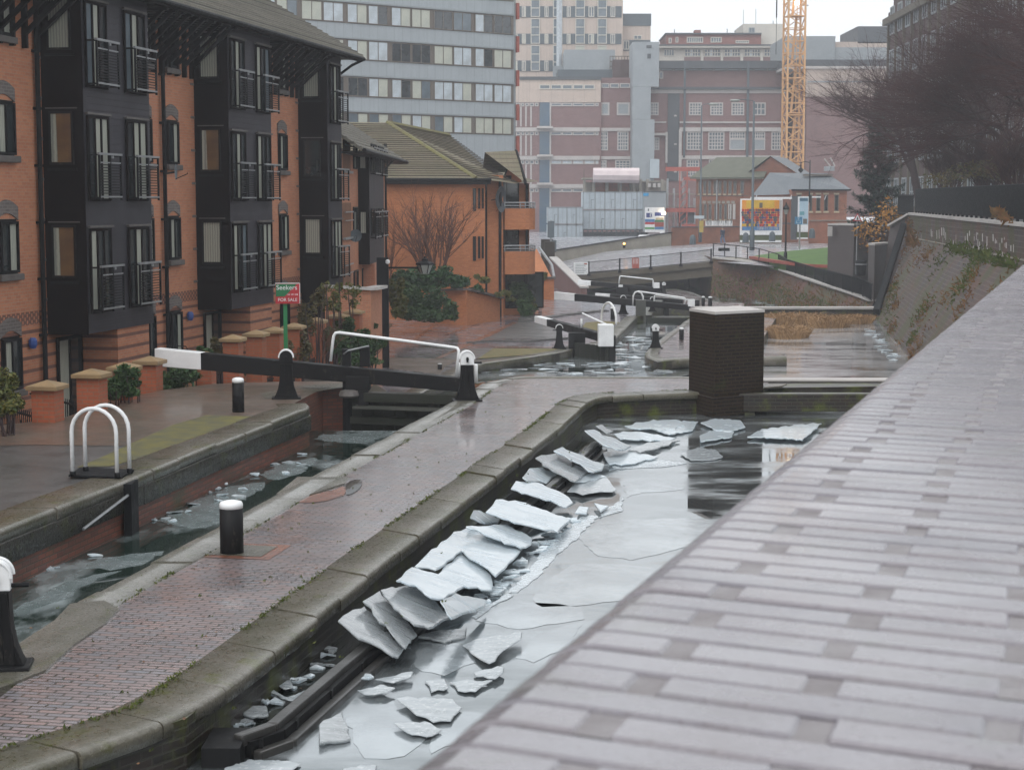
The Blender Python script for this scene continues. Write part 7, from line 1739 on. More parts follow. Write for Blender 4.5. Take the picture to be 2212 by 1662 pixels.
SL_=[
('jagged grey slab at the near end of the slab row, lowest on the fender',z32,[(80,988),(130,950),(200,922),(300,1030),(378,1112),(352,1152),(300,1130),(225,1085),(150,1050)],-.20,-.34,'ice_grey'),
('long grey slab leaning beside the nearest jagged one',z32,[(192,900),(270,852),(300,895),(390,990),(438,1052),(385,1112),(310,1030),(205,912)],-.12,-.34,'ice_grey'),
('broad grey slab, third from the near end of the row',z32,[(272,850),(420,825),(520,900),(580,978),(490,1022),(420,1005),(330,930)],-.10,-.33,'ice_grey'),
('largest white slab in the middle of the row, with a straight snowy edge',z32,[(425,745),(480,690),(600,590),(660,572),(800,620),(905,670),(850,730),(790,790),(700,720),(640,675),(520,760)],-.12,-.33,'ice'),
('big white slab just below the largest one',z32,[(342,808),(412,748),(530,780),(640,672),(700,695),(770,785),(775,850),(650,835),(560,890),(500,885),(430,830)],-.04,-.30,'ice'),
('small white pointed slab below the two big white ones',z32,[(540,900),(610,865),(750,898),(740,925),(590,978)],-.30,-.36,'ice'),
('white slab tucked behind the largest one, above it',z32,[(655,565),(840,558),(955,620),(950,645),(905,662),(760,608)],-.16,-.34,'ice'),
('small pale slab in the dark gap left of the blue-edged slab',z32,[(675,525),(690,492),(810,528),(800,550),(745,553)],-.24,-.3,'ice'),
('long white slab with a clear blue-green front edge',z32,[(745,500),(790,445),(900,455),(1090,520),(1130,535),(1070,592),(960,565),(850,535)],-.10,-.33,'ice'),
('narrow white slab bridging the fender above the blue-edged slab',z32,[(858,395),(880,362),(1000,375),(1120,435),(1140,460),(1110,480),(960,428)],-.10,-.33,'ice'),
('small bright slab on the left of the fender, upper middle of the row',z32,[(910,345),(940,305),(1000,300),(1070,335),(1020,372),(930,360)],-.22,-.28,'ice'),
('grey slab leaning under a white one, upper part of the row',z32,[(968,258),(1080,230),(1200,322),(1150,365),(1050,318)],-.14,-.33,'ice_grey'),
('slim white slab lying over the grey one, upper part of the row',z32,[(1050,225),(1090,208),(1280,288),(1270,312),(1230,322)],-.08,-.32,'ice'),
('white slab at the far end of the fender, pointing at the wall',z32,[(1190,135),(1230,130),(1400,205),(1370,222),(1270,198)],-.08,-.33,'ice'),
('thin upright shard near the far end of the fender',z32,[(1240,115),(1268,108),(1320,138),(1292,150)],-.18,-.3,'ice_film'),
('flat white slab right of the fender end',z32,[(1270,232),(1400,230),(1520,255),(1400,284),(1300,288)],-.36,-.38,'ice'),
('broad white slab against the curved wall, farthest left',z32,[(1370,115),(1420,98),(1500,85),(1620,92),(1640,115),(1540,135),(1400,125)],-.33,-.36,'ice'),
('narrow white slab below the broad far one',z32,[(1320,150),(1420,140),(1600,170),(1560,185),(1350,175)],-.35,-.37,'ice'),
('grey slab between the fender end and the pillar reflection',z32,[(1385,225),(1470,190),(1620,178),(1540,205),(1440,235)],-.34,-.37,'ice_grey'),
('rounded white slab at the foot of the brick pillar',z44,[(190,1310),(330,1272),(560,1290),(605,1350),(480,1388),(330,1380)],-.35,-.37,'ice'),
('white slab in front of the rounded one at the pillar foot',z44,[(180,1430),(270,1382),(500,1392),(480,1440),(190,1485)],-.36,-.38,'ice'),
('long white slab at the pillar foot, far left',z44,[(-250,1370),(-60,1290),(170,1300),(120,1380),(-100,1420)],-.36,-.38,'ice'),
('large white slab under the mossy beam, beside the parapet',z44,[(750,1370),(1200,1320),(1310,1315),(1130,1470),(1050,1460),(620,1440)],-.36,-.34,'ice'),
('long grey slab lying near the pillar reflection',z44,[(0,1600),(160,1540),(330,1560),(400,1620),(330,1650),(100,1660)],-.39,-.40,'ice_film'),
('small white lump, left of the pair beside the row of slabs',z32,[(1145,505),(1165,475),(1210,480),(1200,508)],-.34,-.36,'ice'),
('small white lump, right of the pair beside the row of slabs',z32,[(1232,460),(1300,475),(1262,500)],-.35,-.37,'ice'),
('grey tilted slab beside the narrow bridging slab',z32,[(1110,410),(1150,362),(1290,345),(1335,402),(1180,425)],-.34,-.38,'ice_film'),
('white triangular slab on the smooth ice above the grey tilted one',z32,[(1140,365),(1200,332),(1290,342),(1190,365)],-.30,-.37,'ice'),
('grey fan-shaped sheet with a sharp point, right of the near slabs',z32,[(640,1100),(700,1072),(850,1052),(910,1040),(905,1072),(850,1108),(760,1183),(700,1150)],-.39,-.33,'ice_film'),
('pointed grey sheet under the fan-shaped one',z32,[(690,1225),(800,1192),(830,1200),(825,1222),(790,1250),(700,1240)],-.39,-.36,'ice_film'),
('pale four-sided sheet in the middle of the broken patch',z32,[(580,1265),(680,1255),(780,1256),(700,1308),(620,1303)],-.40,-.38,'ice_film'),
('thin sheet with raised rim close to the fender',z32,[(245,1252),(420,1217),(412,1243),(330,1268)],-.38,-.36,'ice_film'),
('long thin sheet below the rimmed one, by the fender',z32,[(165,1300),(290,1277),(340,1290),(300,1315),(200,1320)],-.38,-.36,'ice_film'),
('large pale sheet with curled left edge, lower middle',z32,[(340,1340),(420,1332),(600,1340),(640,1380),(590,1440),(510,1445),(415,1398)],-.36,-.39,'ice_film'),
('grey sheet below the curled one',z32,[(330,1450),(470,1440),(550,1480),(480,1510),(390,1490)],-.37,-.39,'ice_film'),
('grey triangular sheet by the near bend of the fender',z32,[(-5,1455),(70,1412),(100,1400),(140,1520),(-5,1540)],-.37,-.39,'ice_grey'),
('dark-edged sheet at the very bottom of the pond',z32,[(100,1655),(180,1635),(258,1640),(250,1668),(100,1680)],-.36,-.38,'ice_film'),
('grey strip under the nearest leaning slabs',z32,[(440,1060),(520,1035),(660,1020),(655,1062),(560,1085)],-.38,-.40,'ice_grey'),
('four-sided sheet right of the near slabs foot',z32,[(470,1260),(560,1250),(580,1290),(500,1312)],-.40,-.39,'ice_film'),
('dull white wedge of ice at the bottom left of the pond',z43,[(0,1640),(200,1570),(480,1570),(680,1600),(560,1680),(0,1720)],-.38,-.40,'ice_film'),
('small white rounded lump between fender and wall, uppermost',z43,[(445,905),(500,872),(585,872),(612,940),(540,950)],-.36,-.38,'ice_film'),
('clear rounded block between fender and wall, lowest',z43,[(150,1155),(230,1100),(370,1090),(392,1175),(240,1190)],-.34,-.36,'ice_grey'),
('bent clear block between fender and wall, in the middle',z43,[(395,970),(440,955),(560,1020),(720,960),(735,985),(600,1050),(560,1045)],-.36,-.37,'ice_film'),
('tiny crushed lump of ice between fender and wall',z43,[(285,1035),(330,1025),(410,1050),(380,1075)],-.36,-.36,'ice'),
('white boat-shaped lump on the pond side of the fender',z43,[(1200,850),(1230,812),(1290,815),(1318,840),(1280,852)],-.34,-.36,'ice'),
]
for i_,(lb_,zf,pts,zl,zr,mt_) in enumerate(SL_):
    if i_<14: zl=max(zl,-.10)+.09; zr=-.31
    slab(lb_,zf,pts,zl,zr,mt_,.027 if mt_!='ice_film' else .014)
for lb_,pts,mt_ in (
('broad dull skin of ice right of the row of slabs, upper right',[(1365,375),(1450,362),(1600,380),(1640,400),(1560,410),(1450,415),(1380,440)],'film2'),
('very large thin skin of ice reaching under the parapet, upper one',[(1160,620),(1260,545),(1400,538),(1650,530),(1800,545),(1700,650),(1400,720),(1250,700)],'film2'),
('very large thin skin of ice reaching under the parapet, middle one',[(960,900),(1010,810),(1150,735),(1350,735),(1560,760),(1400,900),(1150,925),(1000,930)],'film2'),
('long snowy ridge of crushed ice running beside the white slabs',[(1010,640),(1090,600),(1190,520),(1250,520),(1170,610),(1060,700),(985,790),(890,865),(850,868),(960,740)],'film3'),
('white streak of refrozen ice below the biggest slabs',[(680,975),(740,920),(850,870),(870,880),(770,930),(700,985)],'film3'),
('smooth grey skin of ice below the white streak',[(700,990),(900,900),(1180,935),(1190,985),(900,1030)],'film2'),
('pale broken sheet at the lower left of the pond',[(120,1430),(330,1350),(400,1420),(480,1520),(380,1600),(200,1610),(150,1540)],'film2'),
('pale broken sheet at the bottom centre of the pond',[(480,1450),(650,1400),(760,1420),(640,1540),(500,1590)],'film2'),
('grey skin of ice between the leaning slabs and the broken sheets',[(440,1120),(640,1090),(700,1180),(560,1240),(430,1200)],'film2'),
('pale skin of ice just right of the small white lumps',[(1300,480),(1360,440),(1360,500),(1250,530)],'film3'),
('white patch of snowy ice between pillar foot and fender end',[(1280,292),(1450,262),(1650,285),(1560,300),(1350,310)],'film3'),
('wide thin sheet on the right beside the parapet, below the middle one',[(980,1050),(1180,1000),(1120,1110),(960,1180),(880,1160)],'film2')):
    P=[gnd(*z32(*p),PZ) for p in pts]; rnd=random.Random(len(lb_)); Q=[]
    for a,b in zip(P,P[1:]+P[:1]):
        m=max(2,int((b-a).length/.14))
        for k in range(m):
            q=a+(b-a)*(k/m); Q.append((q.x+(rnd.uniform(-.03,.03) if k else 0),q.y+(rnd.uniform(-.05,.05) if k else 0)))
    o=MB().prism(Q,PZ-.01,PZ+(.0035 if mt_=='film2' else .007)).build('ice_sheet',M[mt_],world=True); tag(o,lb_,'ice sheet','thin ice sheets on the side pond')
# scraps nobody could tell apart
rnd=random.Random(17)
def scrap(px,py,z,s,mat,grp,lab,ang=None):
    p=gnd(px,py,z); n=rnd.choice([4,5,5,6]); a0=rnd.uniform(0,6.28); pts=[]
    el=rnd.uniform(.35,.8)
    for k in range(n):
        a=a0+2*math.pi*k/n; r=s*rnd.uniform(.7,1.15); x,y=r*math.cos(a),r*el*math.sin(a); x,y=rot2(x,y,ang if ang is not None else rnd.uniform(-.5,.5)); pts.append(Vector((p.x+x,p.y+y,p.z+.01+rnd.uniform(-.01,.03))))
    o=MB().poly3(pts,(0,0,1),.02).build('ice_scrap',M[mat],world=True); tag(o,lab,'ice scrap',grp)
LB='small thin scrap of broken ice floating on the side pond beside the fender'
for k in range(70):
    u=rnd.random(); a=z32(250+620*rnd.random()**.8,1010+640*rnd.random()) 
    if a[0]+a[1]*.86>2080: continue
    scrap(a[0],a[1],PZ+.006,rnd.uniform(.06,.19),rnd.choice(['ice_film','ice_film','ice_grey','ice']),'small ice scraps on the side pond',LB)
for k in range(46):
    t=rnd.random(); x=1000+t*250+rnd.uniform(-25,25); y=1320-t*330; x,y=(z32(700+t*440+rnd.uniform(-30,30),930-t*400))
    scrap(x,y,PZ+.006,rnd.uniform(.05,.14),'ice','small ice scraps on the side pond',LB)
for k in range(30):
    t=rnd.random(); x,y=z43(60+t*900,1280-t*660+rnd.uniform(-60,90)); scrap(x,y,PZ+.015,rnd.uniform(.04,.10),rnd.choice(['ice','ice_grey']),'small ice scraps on the side pond',LB)
LC='small piece of ice floating in the near lock chamber'
for (x,y,s) in ((712,440,.10),(915,462,.16),(945,445,.14),(960,438,.08),(1090,405,.12),(1350,200,.0)): 
    if s: q=z31(x,y); scrap(q[0],q[1],WZ+.02,s,'ice','ice pieces in the near lock chamber',LC)
for k in range(26):
    t=rnd.random(); x,y=z31(150+t*1150+rnd.uniform(-60,60),800-t*470+rnd.uniform(-25,45)); scrap(x,y,WZ+.005,rnd.uniform(.05,.16),rnd.choice(['ice','ice_film']),'ice pieces in the near lock chamber',LC)
def sheetice(label,zf,pts,z,mat='film_dark',cat='ice sheet'):
    P0_=[gnd(*zf(*p),z) for p in pts]; rnd=random.Random(len(label)); P=[]
    for a,b in zip(P0_,P0_[1:]+P0_[:1]):
        m=max(2,int((b-a).length/.16))
        for k in range(m): q=a+(b-a)*(k/m); P.append((q.x+(rnd.uniform(-.07,.07) if k else 0),q.y+(rnd.uniform(-.14,.14) if k else 0)))
    tag(MB().prism(P,z-.008,z+.004).build('ice_sheet',M[mat],world=True),label,cat,'thin ice sheets in the near lock chamber')
sheetice('long thin ice sheet in the middle of the near lock chamber',z31,[(650,600),(760,570),(870,500),(1000,450),(1130,435),(1120,470),(1040,500),(940,600),(880,628),(760,620)],WZ)
sheetice('thin ice sheet in the near lock chamber, nearest one, left of the bollard',z31,[(360,800),(420,760),(560,740),(700,728),(600,790),(470,812)],WZ)
sheetice('thin ice sheet with bright edge just below the near gate',z24,[(590,1000),(640,965),(900,960),(1200,935),(1130,980),(1010,1040),(800,1030)],WZ)
sheetice('narrow grey ice sheet at the left end of the visible chamber',z31,[(60,985),(200,900),(400,830),(520,812),(380,870),(220,950),(100,1000)],WZ)
sheetice('patchy ice sheet between the long sheet and the gate',z31,[(1100,400),(1180,360),(1330,330),(1345,350),(1290,395),(1180,425)],WZ)
LD_='small piece of ice on the dark water of the pound beyond the near gate'
for k in range(60):
    x,y=z22(130+rnd.random()*1300,735+rnd.random()*85); scrap(x,y,MZ+.01,rnd.uniform(.12,.5),rnd.choice(['ice','ice_film','ice_grey']),'ice pieces on the middle pound',LD_,0)
for k in range(30):
    x,y=z22(1080+rnd.random()*220,560+rnd.random()*180); scrap(x,y,MZ+.01,rnd.uniform(.15,.5),rnd.choice(['ice','ice_film']),'ice pieces on the middle pound',LD_,0)
LE_='small white piece of ice along the foot of the retaining wall'
for k in range(26):
    t=rnd.random(); x,y=z44(1740+t*260+rnd.uniform(-60,40),440+t*300); scrap(x,y,MZ+.02,rnd.uniform(.1,.3),'ice','ice pieces by the retaining wall',LE_,0)
# ================================================================== street furniture far off
def lamp_col(label,px,pybase,pytop,d,arm=None,mat='slatepanel',r=.09,base_z=None):
    b=at(px,pybase,d); tz=at(px,pytop,d).z; t=thing('street_lamp',label,'street lamp',tuple(b))
    h=tz-b.z; mb=MB(); mb.smooth=True; mb.lathe([(r*1.9,0),(r*1.9,h*.16),(r*1.1,h*.17),(r*.7,h)],n=8); mb.build('column',M[mat],t)
    if arm:
        ax,ay=arm; q=at(ax,ay,d); mb=MB(); mb.tube([(0,0,h-.3),(0,0,h),((q.x-b.x)*.3,0,h+.15),(q.x-b.x,0,q.z-b.z+.1)],.04,6); mb.build('arm',M[mat],t)
        s_=1 if q.x>b.x else -1; hx=q.x-b.x; mb=MB(); mb.smooth=True; mb.lathe([(.05,.12),(.22,.08),(.26,-.02),(.16,-.12),(.02,-.14)],(0,0,0),10); o=mb.build('lamp_head',M['lampglass'],t); o.scale=(1.8,.8,1); o.location=(hx,0,q.z-b.z)
    return t
q=z14(1218,1340); a1=z14(1218,585); a2=z14(1290,577); lamp_col('grey street lamp with its arm to the right, left of the long street wall',q[0],q[1],a1[1],172,a2)
q=z48(925,755); a1=z14(1490,560); a2=z14(1412,556); lamp_col('tall grey street lamp with its arm to the left, in front of the crowd poster',q[0],q[1],a1[1],160,a2,r=.12)
t=lamp_col('black ornate street lamp with hooked arm behind the narrow billboard',*z14(1822,1120),z14(1822,885)[1],184,None,'iron',.08)
b=t.location; mb=MB(); q=at(*z14(1775,940),184); mb.tube([(0,0,at(*z14(1820,900),184).z-b.z),(-.5,0,at(*z14(1800,893),184).z-b.z),(q.x-b.x,0,at(*z14(1780,900),184).z-b.z),(q.x-b.x,0,q.z-b.z)],.05,6); mb.lathe([(.05,.3),(.3,0),(.05,-.3)],(q.x-b.x,0,q.z-b.z),8); mb.build('hooked_arm',M['iron'],t)
# heritage lantern post by lawn
b=at(*z48(1262,795),141); tp=at(*z48(1262,240),141); t=thing('street_lamp','black heritage lantern post standing on the edge of the lawn','street lamp',tuple(b)); h=tp.z-b.z
mb=MB(); mb.smooth=True; mb.lathe([(.14,0),(.14,.5),(.08,.6),(.06,h*.72),(.05,h*.80),(.1,h*.81)],n=8); mb.build('column',M['iron'],t)
lg=MB().lathe([(.10,h*.81),(.22,h*.9)],n=6).build('lantern',M['lampglass'],t); MB().lathe([(.27,h*.9),(.25,h*.93),(.08,h*.98),(.03,h*1.03)],n=6).build('lantern_roof',M['iron'],lg)
# road signs
b=at(*z48(1403,700),150); t=thing('road_sign','square blue road sign on a grey post at the lawn edge','road sign',tuple(b)); a=at(*z48(1355,370),150); c=at(*z48(1428,445),150); h=a.z-b.z
MB().tube([(0,0,0),(0,0,h)],.07,8).build('post',M['galv'],t); p_=MB().box(a.x-b.x,c.x-b.x,-.12,-.08,c.z-b.z,h).build('plate',M['midblue2'],t)
mb=MB(); x0=a.x-b.x;x1=c.x-b.x;z0=c.z-b.z
for (u0,u1,v0,v1) in ((.3,.7,.80,.88),(.15,.85,.5,.56),(.2,.8,.12,.2),(.45,.55,.6,.9),(.2,.3,.2,.4),(.7,.8,.2,.4)): mb.box(x0+(x1-x0)*u0,x0+(x1-x0)*u1,-.13,-.122,z0+(h-z0)*v0,z0+(h-z0)*v1)
mb.build('symbol',M['skypale'],p_)
b=at(*z45(180,640),122); t=thing('road_sign','red-edged triangular warning sign above the substation','road sign',(b.x,b.y,-1)); 
def tri(s,y,zc): return [(-s,y,zc-s*.58),(s,y,zc-s*.58),(0,y,zc+s*1.15)]
zc=at(*z45(180,605),122).z+1; MB().tube([(0,0,0),(0,0,zc)],.04,6).build('post',M['galv'],t)
mb=MB(); v=tri(.32,-.06,zc); mb.add(v+[(x,-.03,z) for x,y,z in v],[(0,1,2),(5,4,3),(0,3,4,1),(1,4,5,2),(2,5,3,0)]); pl=mb.build('plate',M['redsign'],t)
mb=MB(); mb.add(tri(.22,-.065,zc),[(0,1,2)]); mb.build('white_centre',M['white'],pl)
mb=MB(); mb.box(-.03,.03,-.08,-.07,zc-.1,zc+.1); mb.bar((0,-.075,zc+.0),(.08,-.075,zc-.1),.03,.01); mb.bar((0,-.075,zc+.0),(-.08,-.075,zc-.1),.03,.01); mb.build('figure_symbol',M['iron'],pl)
b=at(*z48(403,470),170); t=thing('street_name_sign','small pale sign board with a yellow plate on the grey lamp column','sign',(b.x,169.6,b.z)); 
a=at(*z48(345,358),169.6); c=at(*z48(445,388),169.6); MB().box(a.x-b.x,c.x-b.x,-.1,-.05,c.z-b.z,a.z-b.z).build('board',M['blind'],t); MB().box(-.05,.05,-.05,.05,0,a.z-b.z).build('post',M['galv'],t)
MB().box(-.12,.28,-.12,-.06,c.z-b.z-1.3,c.z-b.z-.2).build('yellow_plate',M['yellowdull'],t)
b=at(*z21(190,500),160); t=thing('traffic_signal','grey-green traffic signal seen from behind, left end of the bridge','traffic signal',tuple(b)); a=at(*z21(190,368),160); h=a.z-b.z
MB().tube([(0,0,0),(0,0,h)],.08,8).build('pole',M['galv'],t); MB().box(-.3,.3,-.25,.25,h-1.6,h-.1).build('backing_board',M['slatepanel'],t,bevel=.04); MB().box(.1,.5,-.2,.2,h-2.9,h-1.8).build('signal_head',M['slatepanel'],t,bevel=.04)
for i,(x,y,l) in enumerate(((330,635,'small dark stump at the foot of the street wall, left of the walking man'),(862,612,'small dark stump in front of the left half of the crowd poster'),(1128,602,'small dark stump in front of the right half of the crowd poster'),(1528,570,'small dark stump at the foot of the patched brick wall'))):
    b=at(*z48(x,y+14),170); t=thing('concrete_bollard',l,'bollard',tuple(b)); MB().lathe([(.32,0),(.30,.6),(.22,.85),(.08,.95)],n=10).build('body',M['slatepanel'],t)
# car edge / amber beacon on bridge
b=at(*z21(645,510),164); t=thing('warning_beacon','small lit amber beacon showing above the pale bridge parapet','beacon',(b.x,165,b.z-.5)); MB().lathe([(.12,0),(.12,.35)],n=8).build('base',M['iron'],t); MB().lathe([(.09,.35),(.10,.42),(.07,.5),(.02,.52)],n=8).build('lens',M['amberlamp'],t)
a=at(*z21(730,460),200); c=at(*z21(860,482),200); t=thing('white_van','top of a white and blue van passing behind the bridge parapet','van',((a.x+c.x)/2,200,-1)); w_=c.x-a.x; h=a.z+1
MB().box(-w_/2,w_/2,-1,1,.4,h).build('body',M['white'],t,bevel=.15); MB().box(-w_/2-.01,-w_/2+1.1,-1.02,-.98,h-1.0,h-.2).build('side_window',M['navy'],t)
for x in (-w_*.3,w_*.3): 
    o=MB().lathe([(.33,-.1),(.36,0),(.33,.1)],n=14).build('wheel',M['iron'],t); o.location=(x,-1,.36); o.rotation_euler=(math.pi/2,0,0)
# person
def person():
    f=at(*z51(590,812),165); H_=at(*z51(590,412),165).z-f.z
    t=thing('person','person in a dark blue coat and jeans walking away along the street wall','person',(f.x,165,f.z+.0),.5); k=H_/1.76
    def skin(name,V,E,Rr,mat,par,root=0,sub=2):
        me=bpy.data.meshes.new(name); me.from_pydata([(a*k,b*k,c*k) for a,b,c in V],E,[]); o=bpy.data.objects.new(name,me); COL.objects.link(o); o.parent=par; me.materials.append(mat)
        md=o.modifiers.new('skin','SKIN'); 
        for i,r in enumerate(Rr): me.skin_vertices[0].data[i].radius=(r[0]*k,r[1]*k)
        me.skin_vertices[0].data[root].use_root=True; md.use_smooth_shade=True
        s=o.modifiers.new('sub','SUBSURF'); s.levels=sub; s.render_levels=sub; return o
    # body with face side turned away (+y)
    V=[(0,0,.95),(0,.02,1.15),(0,.03,1.36),(0,.03,1.47),(0,.06,1.56),(0,.07,1.66),
       (-.09,0,.9),(-.10,.14,.50),(-.11,.05,.09),(-.11,.18,.04),
       (.09,0,.9),(.11,-.06,.50),(.12,-.26,.14),(.12,-.16,.03),
       (-.19,.03,1.40),(-.23,-.06,1.12),(-.22,.02,.88),(-.22,.05,.80),
       (.19,.03,1.40),(.24,.05,1.12),(.22,.16,.92),(.22,.19,.84)]
    E=[(0,1),(1,2),(2,3),(3,4),(4,5),(0,6),(6,7),(7,8),(8,9),(0,10),(10,11),(11,12),(12,13),(2,14),(14,15),(15,16),(16,17),(2,18),(18,19),(19,20),(20,21)]
    Rr=[(.15,.11),(.15,.11),(.17,.11),(.06,.06),(.075,.085),(.085,.10),(.09,.09),(.06,.065),(.04,.045),(.04,.03),(.09,.09),(.06,.065),(.04,.045),(.04,.03),(.06,.06),(.045,.045),(.032,.032),(.035,.02),(.06,.06),(.045,.045),(.032,.032),(.035,.02)]
    b=skin('body',V,E,Rr,M['skin'],t)
    V=[(0,0,.80),(0,.0,.95),(0,.02,1.15),(0,.03,1.38),(-.19,.03,1.40),(-.235,-.06,1.12),(-.225,.02,.92),(.19,.03,1.40),(.245,.05,1.12),(.225,.15,.95),(0,.03,1.46)]
    E=[(0,1),(1,2),(2,3),(3,4),(4,5),(5,6),(3,7),(7,8),(8,9),(3,10)]
    Rr=[(.20,.15),(.19,.145),(.185,.14),(.19,.13),(.08,.08),(.065,.065),(.055,.055),(.08,.08),(.065,.065),(.055,.055),(.09,.08)]
    skin('coat',V,E,Rr,M['coat'],t,1)
    V=[(0,0,.92),(-.09,0,.86),(-.10,.14,.50),(-.11,.05,.12),(.09,0,.86),(.11,-.06,.50),(.12,-.25,.17)]; E=[(0,1),(1,2),(2,3),(0,4),(4,5),(5,6)]
    skin('jeans',V,E,[(.14,.12),(.105,.105),(.075,.08),(.065,.065),(.105,.105),(.075,.08),(.065,.065)],M['jeans'],t)
    for (x,y,z,py_) in ((-.11,.10,.05,0),(.12,-.22,.09,.5)):
        mb=MB(); mb.box(-.05*k,.05*k,-.10*k,.16*k,-.05*k,.04*k); o=mb.build('shoe',M['iron'],t,bevel=.02); o.location=(x*k,y*k,z*k); o.rotation_euler=(-py_,0,0)
    mb=MB(); mb.smooth=True; mb.lathe([(.02,1.60),(.085,1.62),(.098,1.68),(.085,1.74),(.04,1.77),(.005,1.775)],(0,.045,0),12); 
    mb.v=[(a*k,b_*k,c*k) for a,b_,c in mb.v]; mb.build('hair',M['hair'],t)
person()
# ================================================================== vegetation
def leafcloud(mb,c,rx,ry,rz,n,sz,rnd,shell=.45,droop=0.0,flat=False):
    for _ in range(n):
        while True:
            d=Vector((rnd.uniform(-1,1),rnd.uniform(-1,1),rnd.uniform(-1,1)))
            if shell<d.length<1: break
        p=Vector((c[0]+d.x*rx,c[1]+d.y*ry,c[2]+d.z*rz)); s=sz*rnd.uniform(.6,1.3)
        a=Vector((rnd.gauss(0,1),rnd.gauss(0,1),rnd.gauss(0,.6)-droop)).normalized(); b=a.cross(Vector((rnd.gauss(0,1),rnd.gauss(0,1),rnd.gauss(0,1)))).normalized()
        mb.add([p-a*s,p+b*s*.45,p+a*s,p-b*s*.45],[(0,1,2,3)])
def bush(name,label,cat,blobs,mat,n,sz,seed,stem=True,base=None,group=None,zb=ZM):
    """blobs: (px,py,depth,rx_px,ry_px)"""
    rnd=random.Random(seed); mb=MB(); tot=sum(b[3]*b[4] for b in blobs); x0=sum(b[0] for b in blobs)/len(blobs); d0=sum(b[2] for b in blobs)/len(blobs)
    bp_=at(x0,HOR,d0); t=thing(name,label,cat,(bp_.x,d0,zb),0,group)
    for (px,py,d,rx,ry) in blobs:
        c=at(px,py,d); RX=rx*d/FPX; RZ=ry*d/FPX; k=int(n*rx*ry/tot)
        sub=max(4,int(rx*ry/90))
        for j in range(sub):
            a=rnd.uniform(0,6.28); r=rnd.random()**.5*.75; h=rnd.uniform(-.7,.75); q=.38*rnd.uniform(.7,1.3)
            leafcloud(mb,(c.x+RX*r*math.cos(a),c.y+RX*.8*r*math.sin(a),c.z+RZ*h*math.sqrt(max(0,1-r*r*.8))),RX*q,RX*q*.8,RZ*q,max(6,k//sub),sz,rnd,.25)
    mb.build('foliage',M[mat],t,world=True)
    if stem:
        sm=MB()
        for (px,py,d,rx,ry) in blobs:
            c=at(px,py,d)
            for j in range(4):
                e=Vector((c.x+rnd.uniform(-.5,.5)*rx*d/FPX,c.y+rnd.uniform(-.3,.3),c.z+rnd.uniform(0,.8)*ry*d/FPX)); b0=Vector((bp_.x+(c.x-bp_.x)*.7+rnd.uniform(-.1,.1),d,zb)); sm.tube([b0,(b0+e)/2+Vector((rnd.uniform(-.1,.1),0,.1)),e],[.03,.02,.008],4)
        sm.build('stem',M['bark'],t,world=True)
    return t
# ivy and evergreens before the ochre building
bush('ivy_mass','dark green ivy hanging over the orange garden wall, below the bare russet tree','ivy',[(880,610,88,45,34),(930,600,89,50,30),(985,608,89.5,32,26),(1022,625,90,22,10),(915,585,89,25,14)],'leaf_ivy',5200,.13,1,False)
bush('evergreen_shrub','dense dark green shrub in front of the ivy, right of the tall black post','shrub',[(880,650,84,42,40),(925,655,85,40,38),(965,668,87,22,26),(900,680,83,50,18),(945,684,84,30,12)],'leaf',7500,.12,2,False)
bush('variegated_shrub','yellow-green variegated shrub beside the tall black post','shrub',[(856,628,78,20,40),(862,668,77,20,30)],'leaf_mix',2600,.11,3,False)
bush('trailing_plants','trailing green plants along the coping of the sloping garden wall','plant',[(1045,605,91,25,16),(1075,632,92,24,10),(1100,640,92.5,15,12)],'leaf_mix',1200,.10,4,False)
bush('evergreen_shrub','green shrub at the foot of the rounded balconies','shrub',[(1125,635,97,28,32),(1155,640,99,28,34),(1168,620,100,17,24),(1125,668,96,28,20),(1150,668,97,24,16)],'leaf',5600,.12,5,False)
bush('evergreen_shrub','small rust-tinged shrub at the corner of the far orange wall','shrub',[(1170,600,104,18,16),(1150,650,97,15,14)],'leaf_mix',900,.10,6)
# garden shrubs in front of near apartments
bush('laurel_bush','large leafy bush with pale tips cut off by the left edge of the picture','bush',[(-5,840,30.5,42,48),(12,880,30,42,24),(28,868,30.3,28,24)],'leaf_mix',5200,.05,7,zb=-1.0)
bush('garden_shrub','green shrub between the second and third brick piers','shrub',[(268,818,35,34,36),(290,838,35,32,22),(245,848,34.6,26,18)],'leaf',4600,.05,8,zb=-1.3)
bush('garden_shrub','dark shrub growing under the white tail of the long beam','shrub',[(380,818,39.5,60,32),(420,790,40,34,26),(440,762,41,24,20),(350,835,39,30,12)],'leaf',5200,.05,9,zb=-1.4)
bush('garden_shrub','shrub behind the black beam, among the close row of brick piers','shrub',[(500,790,44,40,24),(470,750,43,22,22),(540,790,45,30,20)],'leaf_dull',2200,.055,10,zb=-1.5)
bush('garden_shrub','tall twiggy shrub with small pale leaves around the sale board pier','shrub',[(610,760,48,34,34),(650,750,49,34,40),(660,690,50,26,44),(690,650,51,20,34),(640,800,47,30,16)],'leaf_dull',3600,.055,11,zb=-1.6)
bush('garden_shrub','green shrub right of the sale board, left of the tall black post','shrub',[(722,745,52,36,38),(770,738,56,40,34),(810,745,58,28,28),(745,705,55,24,22),(790,705,60,26,16),(770,772,55,56,16)],'leaf',8500,.065,12,True,zb=-1.9)
bush('garden_shrub','thin climbing plant with scattered pale leaves against the pale-coped garden wall','shrub',[(720,650,54,24,34),(760,640,56,26,30),(700,620,53,12,24),(735,610,55,10,20)],'leaf_mix',1000,.06,13,zb=-1.8)
